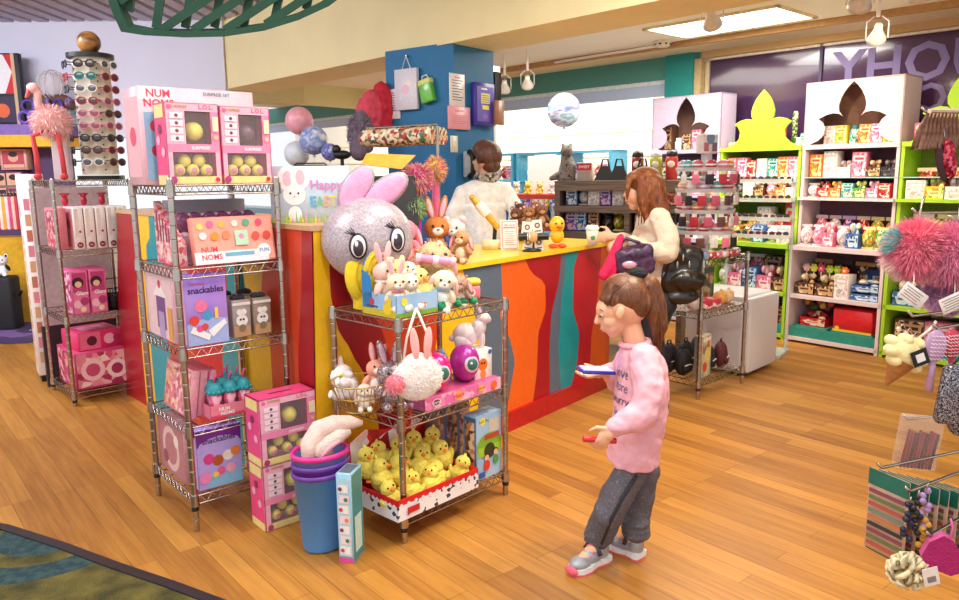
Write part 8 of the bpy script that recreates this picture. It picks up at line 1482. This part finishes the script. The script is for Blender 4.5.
# furry pompoms
def pom(label, px, py, Y, r, cols, seed):
    p = P(px, py, Y); t2 = thing('furry_pompom', label, 'furry pompom', p, 0, 'furry pastel pompoms at the right edge'); mb = MB(); ms = [M(c_, 0.85) for c_ in cols]; mb.ell((0, 0, 0), r * 0.75, ms[0])
    q = random.Random(seed)
    for k, (m_, cen) in enumerate(zip(ms, ((0, -0.3, 0), (0.5, 0.1, 0.5), (-0.6, 0, 0.2), (0.3, -0.2, -0.6), (-0.4, 0.1, -0.4)))):
        vs = []; fs = []; cv = Vector(cen)
        for i in range(5200 if k == 0 else 900):
            d = Vector((q.gauss(0, 1), q.gauss(0, 1), q.gauss(0, 1))).normalized()
            if k: d = (d * 0.42 + cv.normalized()).normalized()
            p0 = d * r * 0.68; L_ = r * q.uniform(0.34, 0.55); tw_ = Vector((q.gauss(0, 0.3), q.gauss(0, 0.3), -0.35 + q.gauss(0, 0.2))); mid = p0 + d * L_ * 0.6 + tw_ * L_ * 0.15; tip = p0 + d * L_ + tw_ * L_ * 0.55; sd_ = d.cross(tw_).normalized() * 0.0011; n_ = len(vs)
            vs += [p0 - sd_, p0 + sd_, mid + sd_ * 0.8, mid - sd_ * 0.8, tip]; fs += [(n_, n_ + 1, n_ + 2, n_ + 3), (n_ + 3, n_ + 2, n_ + 4)]
        mb.add(vs, fs, m_, True)
    mb.build('fur', t2); mb = MB(); mb.tube([(0, 0, r * 0.5), (0.01, 0.01, r + 0.03), (0.03, 0.03, r + 0.06)], 0.003, CHROME); mb.build('loop', t2)
hook(918, 222, 2.1); hook(955, 230, 2.05)
pom('pink furry pompom with teal, yellow and cream tips, left one at the right edge', 917, 257, 2.08, 0.082, ('#F58AA2', '#F2D88A', '#7FCBC8', '#F4B8C0', '#F4E0D8'), 3)
pom('pink, teal and yellow furry pompom cut by the right edge of the photo', 955, 262, 2.05, 0.085, ('#E890B0', '#6FC4C4', '#F4C8D4', '#E8C04A', '#E6A8CC'), 9)
pom('long lilac furry tail pompom hanging below the pompom at the right edge', 946, 303, 2.1, 0.055, ('#D8A8D0', '#E8C0E0', '#C8A0D0', '#B898C8', '#F0D0E4'), 12)
for k, (px, py, a) in enumerate(((913, 305, 35), (954, 312, -25))):
    p = P(px, py, 1.98); mb = MB(); mb.T = Matrix.Rotation(R(a), 4, 'Y'); mb.rbox((0, 0, -0.0), (0.075, 0.002, 0.045), M('#F1E8E2', 0.6), 0.002, n=1)
    art(mb, (0.075, 0.0022, 0.0), 'f', []); 
    for j in range(5): mb.box((-0.004, -0.0014, 0.014 - 0.007 * j), (0.055 - 0.01 * (j % 2), 0.0006, 0.0022), M('#9A8A86', 0.6))
    mb.T = Matrix.Identity(4); mb.tube([(0.0, 0, 0.02), (0.01, 0.02, 0.05), (0.02, 0.04, 0.06)], 0.0012, WHITE); tag(mb.build('price_tag', None, p), ('white printed tag hanging under the left pompom', 'white printed tag at the right edge beside the lilac tail')[k], 'tag')
# ice cream squishy
p = P(905, 362, 1.95); t2 = thing('ice_cream_toy', 'cream and brown soft ice cream cone toy hanging at the right', 'toy', p, 0, rot=(0, R(28), 0)); IC = M('#F2E0A4', 0.8, bump=0.5, bs=40); mb = MB(); mb.ell((0, 0, 0), (0.052, 0.04, 0.042), IC)
for a in range(9): q_a = a * 0.7; mb.ell((0.047 * math.cos(q_a), 0.012 * math.sin(a * 2.0), 0.036 * math.sin(q_a)), (0.018, 0.028, 0.016), IC, seg=10, rings=8)
mb.build('scoop', t2); mb = MB(); mb.cyl((0, 0, -0.025), (0.0, 0, -0.10), 0.036, M('#A8682E', 0.6, bump=0.6, bs=60), 0.004, seg=16); mb.build('cone', t2); mb = MB(); mb.box((0.012, -0.043, 0.004), (0.042, 0.003, 0.042), BLACK, rot=Matrix.Rotation(R(40), 3, 'Y')); mb.box((0.012, -0.0452, 0.004), (0.022, 0.002, 0.022), WHITE, rot=Matrix.Rotation(R(40), 3, 'Y')); mb.build('label', t2); mb = MB(); mb.tube([(0, 0, 0.03), (0.02, 0, 0.08), (0.03, 0.01, 0.11)], 0.004, M('#F0E0D0', 0.5)); mb.build('cord', t2)
hook(912, 325, 1.97); hook(936, 338, 1.95)
def hairbrush(label, px, py, ang, cl, c2, s=1.0, Y=1.92):
    p = P(px, py, Y); t2 = thing('hair_brush', label, 'hair brush', p, 0, 'hair brushes at the right edge', rot=(0, R(ang), 0)); m_ = M(cl, 0.15, alpha=0.85, coat=0.6, var=0.15); mb = MB(); mb.ell((0, 0, 0), (0.030 * s, 0.014, 0.045 * s), m_, seg=18); mb.build('head', t2)
    for i in range(5):
        mb = MB()
        for j in range(7): mb.cyl((-0.018 * s + 0.009 * s * i, -0.012, -0.03 * s + 0.010 * s * j), (-0.018 * s + 0.009 * s * i, -0.024, -0.03 * s + 0.010 * s * j), 0.0012, M(c2, 0.5), seg=5)
        mb.build('bristle_row', t2)
    mb = MB(); mb.tube([(0, 0, -0.04 * s), (0.0, 0, -0.065 * s), (0, 0, -0.12 * s)], 0.011, m_, seg=12, taper=[0.7, 0.8, 1.0]); mb.build('handle', t2)
hairbrush('clear lilac hair brush, left one of the brushes at the right edge', 934, 356, 3, '#C9A0C8', '#F0DCE8')
hairbrush('crimson hair brush between the lilac one and the right edge', 951, 354, -4, '#D0284E', '#F4E8EC', 0.9, 1.95)
mb = MB(); mb.rbox((0, 0, 0), (0.11, 0.035, 0.165), SEQ(('#3A3640', '#8A8490', '#C8C4CC', '#1E1C22'), 520, 0.5), 0.03, rot=Matrix.Rotation(R(6), 3, 'Y')); mb.ell((0.02, 0, -0.075), (0.045, 0.018, 0.04), SEQ(('#3A3640', '#8A8490', '#C8C4CC', '#1E1C22'), 520, 0.5)); mb.tube([(-0.03, 0, 0.075), (0, 0.0, 0.11), (0.03, 0, 0.075)], 0.003, BLACK); p = P(957, 405, 1.9); tag(mb.build('glitter_purse', None, p), 'dark grey glitter purse cut by the right edge under the brushes', 'purse')
for k in range(3):
    p = P(898 + 7 * k, 338 + 4 * k, 1.98); mb = MB(); mb.ell((0, 0, 0), (0.008, 0.006, 0.008), M('#D9C8B8', 0.3, 0.6), seg=8, rings=6); mb.tube([(0, 0, 0), (0.01, 0, 0.015), (0.02, 0, 0.0)], 0.002, CHROME); tag(mb.build('charm', None, p), 'tiny pale charm above the ice cream toy, %s from left' % ORD[k], 'charm', 'tiny charms above the ice cream toy')
# maroon pens in a clear pouch
p = P(915, 455, 2.15); t2 = thing('pen_pouch', 'clear pouch of maroon pens hanging above the green cards', 'pouch', p, 0, rot=(0, R(6), 0)); mb = MB(); mb.rbox((0, 0.004, 0.01), (0.13, 0.03, 0.17), M('#F2E2D8', 0.15, alpha=0.2, var=0), 0.01); mb.build('pouch', t2)
for k in range(9): mb = MB(); mb.cyl((-0.042 + 0.011 * k, -0.002, -0.07), (-0.035 + 0.011 * k, -0.002, 0.05 - 0.004 * (k % 3)), 0.0045, M(('#8A1A2A', '#A82A3A', '#5A1A24')[k % 3], 0.4), seg=8); mb.build('pen', t2)
hook(905, 428, 2.15)
# green hanging cards
ca, cb = G(872, 560, 0.42), G(898, 575, 0.40)
cd = thing('card_pack', 'striped card with a green header hanging at lower right, first from left', 'card pack', P(886, 486, 1.98), R(-68), 'green-headed card packs at lower right')
mb = MB(); mb.rbox((0, 0, -0.1), (0.115, 0.004, 0.215), M('#C8A48A', 0.6), 0.003, n=1); mb.build('card', cd)
mb = MB(); mb.T = Matrix.Translation((0, 0, -0.2075)); art(mb, (0.115, 0.0042, 0.215), 'f', [('r', 0, 0.8, 1, 1, '#1F6E5E'), ('t', 'Pens', 0.5, 0.88, 0.06, '#5AA890', 0.5)] + [('r', 0.06, 0.05 + 0.083 * k, 0.94, 0.1 + 0.083 * k, ('#B85A4A', '#6A7A4A', '#8A4A5A', '#3A3A3A', '#C87A4A', '#7A8A7A')[k % 6]) for k in range(9)]); mb.T = Matrix.Identity(4); mb.build('print', cd)
mb = MB(); mb.T = Matrix.Translation((0, 0, -0.2075)); mb.box((0, -0.0035, 0.194), (0.112, 0.001, 0.04), M('#1F6E5E', 0.5)); mb.box((0, 0.0025, 0.1), (0.11, 0.001, 0.21), M('#1A5A50', 0.5)); mb.T = Matrix.Identity(4); mb.build('header', cd)
cd.scale = (1.12, 1.12, 1.12)
for k in range(1, 9): dup(cd, 'striped card with a green header hanging at lower right, %s from left' % ORD[k], P(886 + 9.5 * k, 486 + 2.2 * k, 1.98 + 0.012 * k), R(-68 + k * 0.6), scale=1.12)
hook(878, 476, 2.0); hook(905, 500, 1.9); hook(925, 545, 1.85)
for k, (px, py, cl, nm) in enumerate(((903, 530, '#16233E', 'navy'), (911, 524, '#1A1A1E', 'black'), (920, 517, '#B08AC0', 'lilac'), (918, 536, '#D8A03A', 'gold'))):
    p = P(px, py, 1.88); mb = MB(); mt = M(cl, 0.4, bump=0.4)
    for i in range(9): mb.ell((0.01 * math.sin(i * 1.7 + k), 0.006 * math.cos(i), 0.045 - 0.012 * i), 0.009, mt, seg=8, rings=6)
    mb.tube([(0, 0, 0.05), (0.004, 0, 0.07)], 0.002, CHROME); tag(mb.build('bead_strand', None, p), '%s beaded strand hanging before the green cards at lower right' % nm, 'beads')
p = P(902, 580, 1.85); t2 = thing('bath_puff', 'cream net bath puff with a label at the bottom right', 'bath puff', p); mb = MB(); LF = M('#F0E2B8', 0.9, alpha=0.95); q = random.Random(8)
for i in range(60): d = Vector((q.gauss(0, 1), q.gauss(0, 1), q.gauss(0, 1))).normalized(); mb.tube([d * 0.02, d * 0.045 + d.orthogonal() * 0.014, d * 0.05 + d.orthogonal() * -0.004, d * 0.03 - d.orthogonal() * 0.01], 0.006, LF, seg=6)
mb.build('netting', t2); mb = MB(); mb.box((0.028, -0.055, 0.015), (0.04, 0.002, 0.05), M('#F0E4DA', 0.6), rot=Matrix.Rotation(R(-15), 3, 'Y')); mb.box((0.03, -0.0565, 0.008), (0.022, 0.001, 0.016), M('#8A8078', 0.6), rot=Matrix.Rotation(R(-15), 3, 'Y')); mb.build('label', t2)
p = P(937, 566, 1.82); t2 = thing('bath_sponge', 'magenta leaf-shaped brush pad at the bottom right', 'brush pad', p, R(-20), rot=(0, R(14), R(-20))); mb = MB(); mb.prism([(-0.045, -0.02), (-0.04, 0.025), (-0.015, 0.055), (0.01, 0.05), (0.04, 0.02), (0.05, -0.03), (0.035, -0.045), (-0.02, -0.042)], (0, 0, 0), (1, 0, 0), (0, 0, 1), 0.03, M('#B01468', 0.6, bump=0.6, bs=150), M('#E060A0', 0.5)); mb.build('pad', t2); mb = MB(); mb.tube([(0, 0, 0.05), (0, 0.01, 0.08), (-0.01, 0.02, 0.1)], 0.003, M('#E060A0', 0.5)); mb.build('cord', t2)
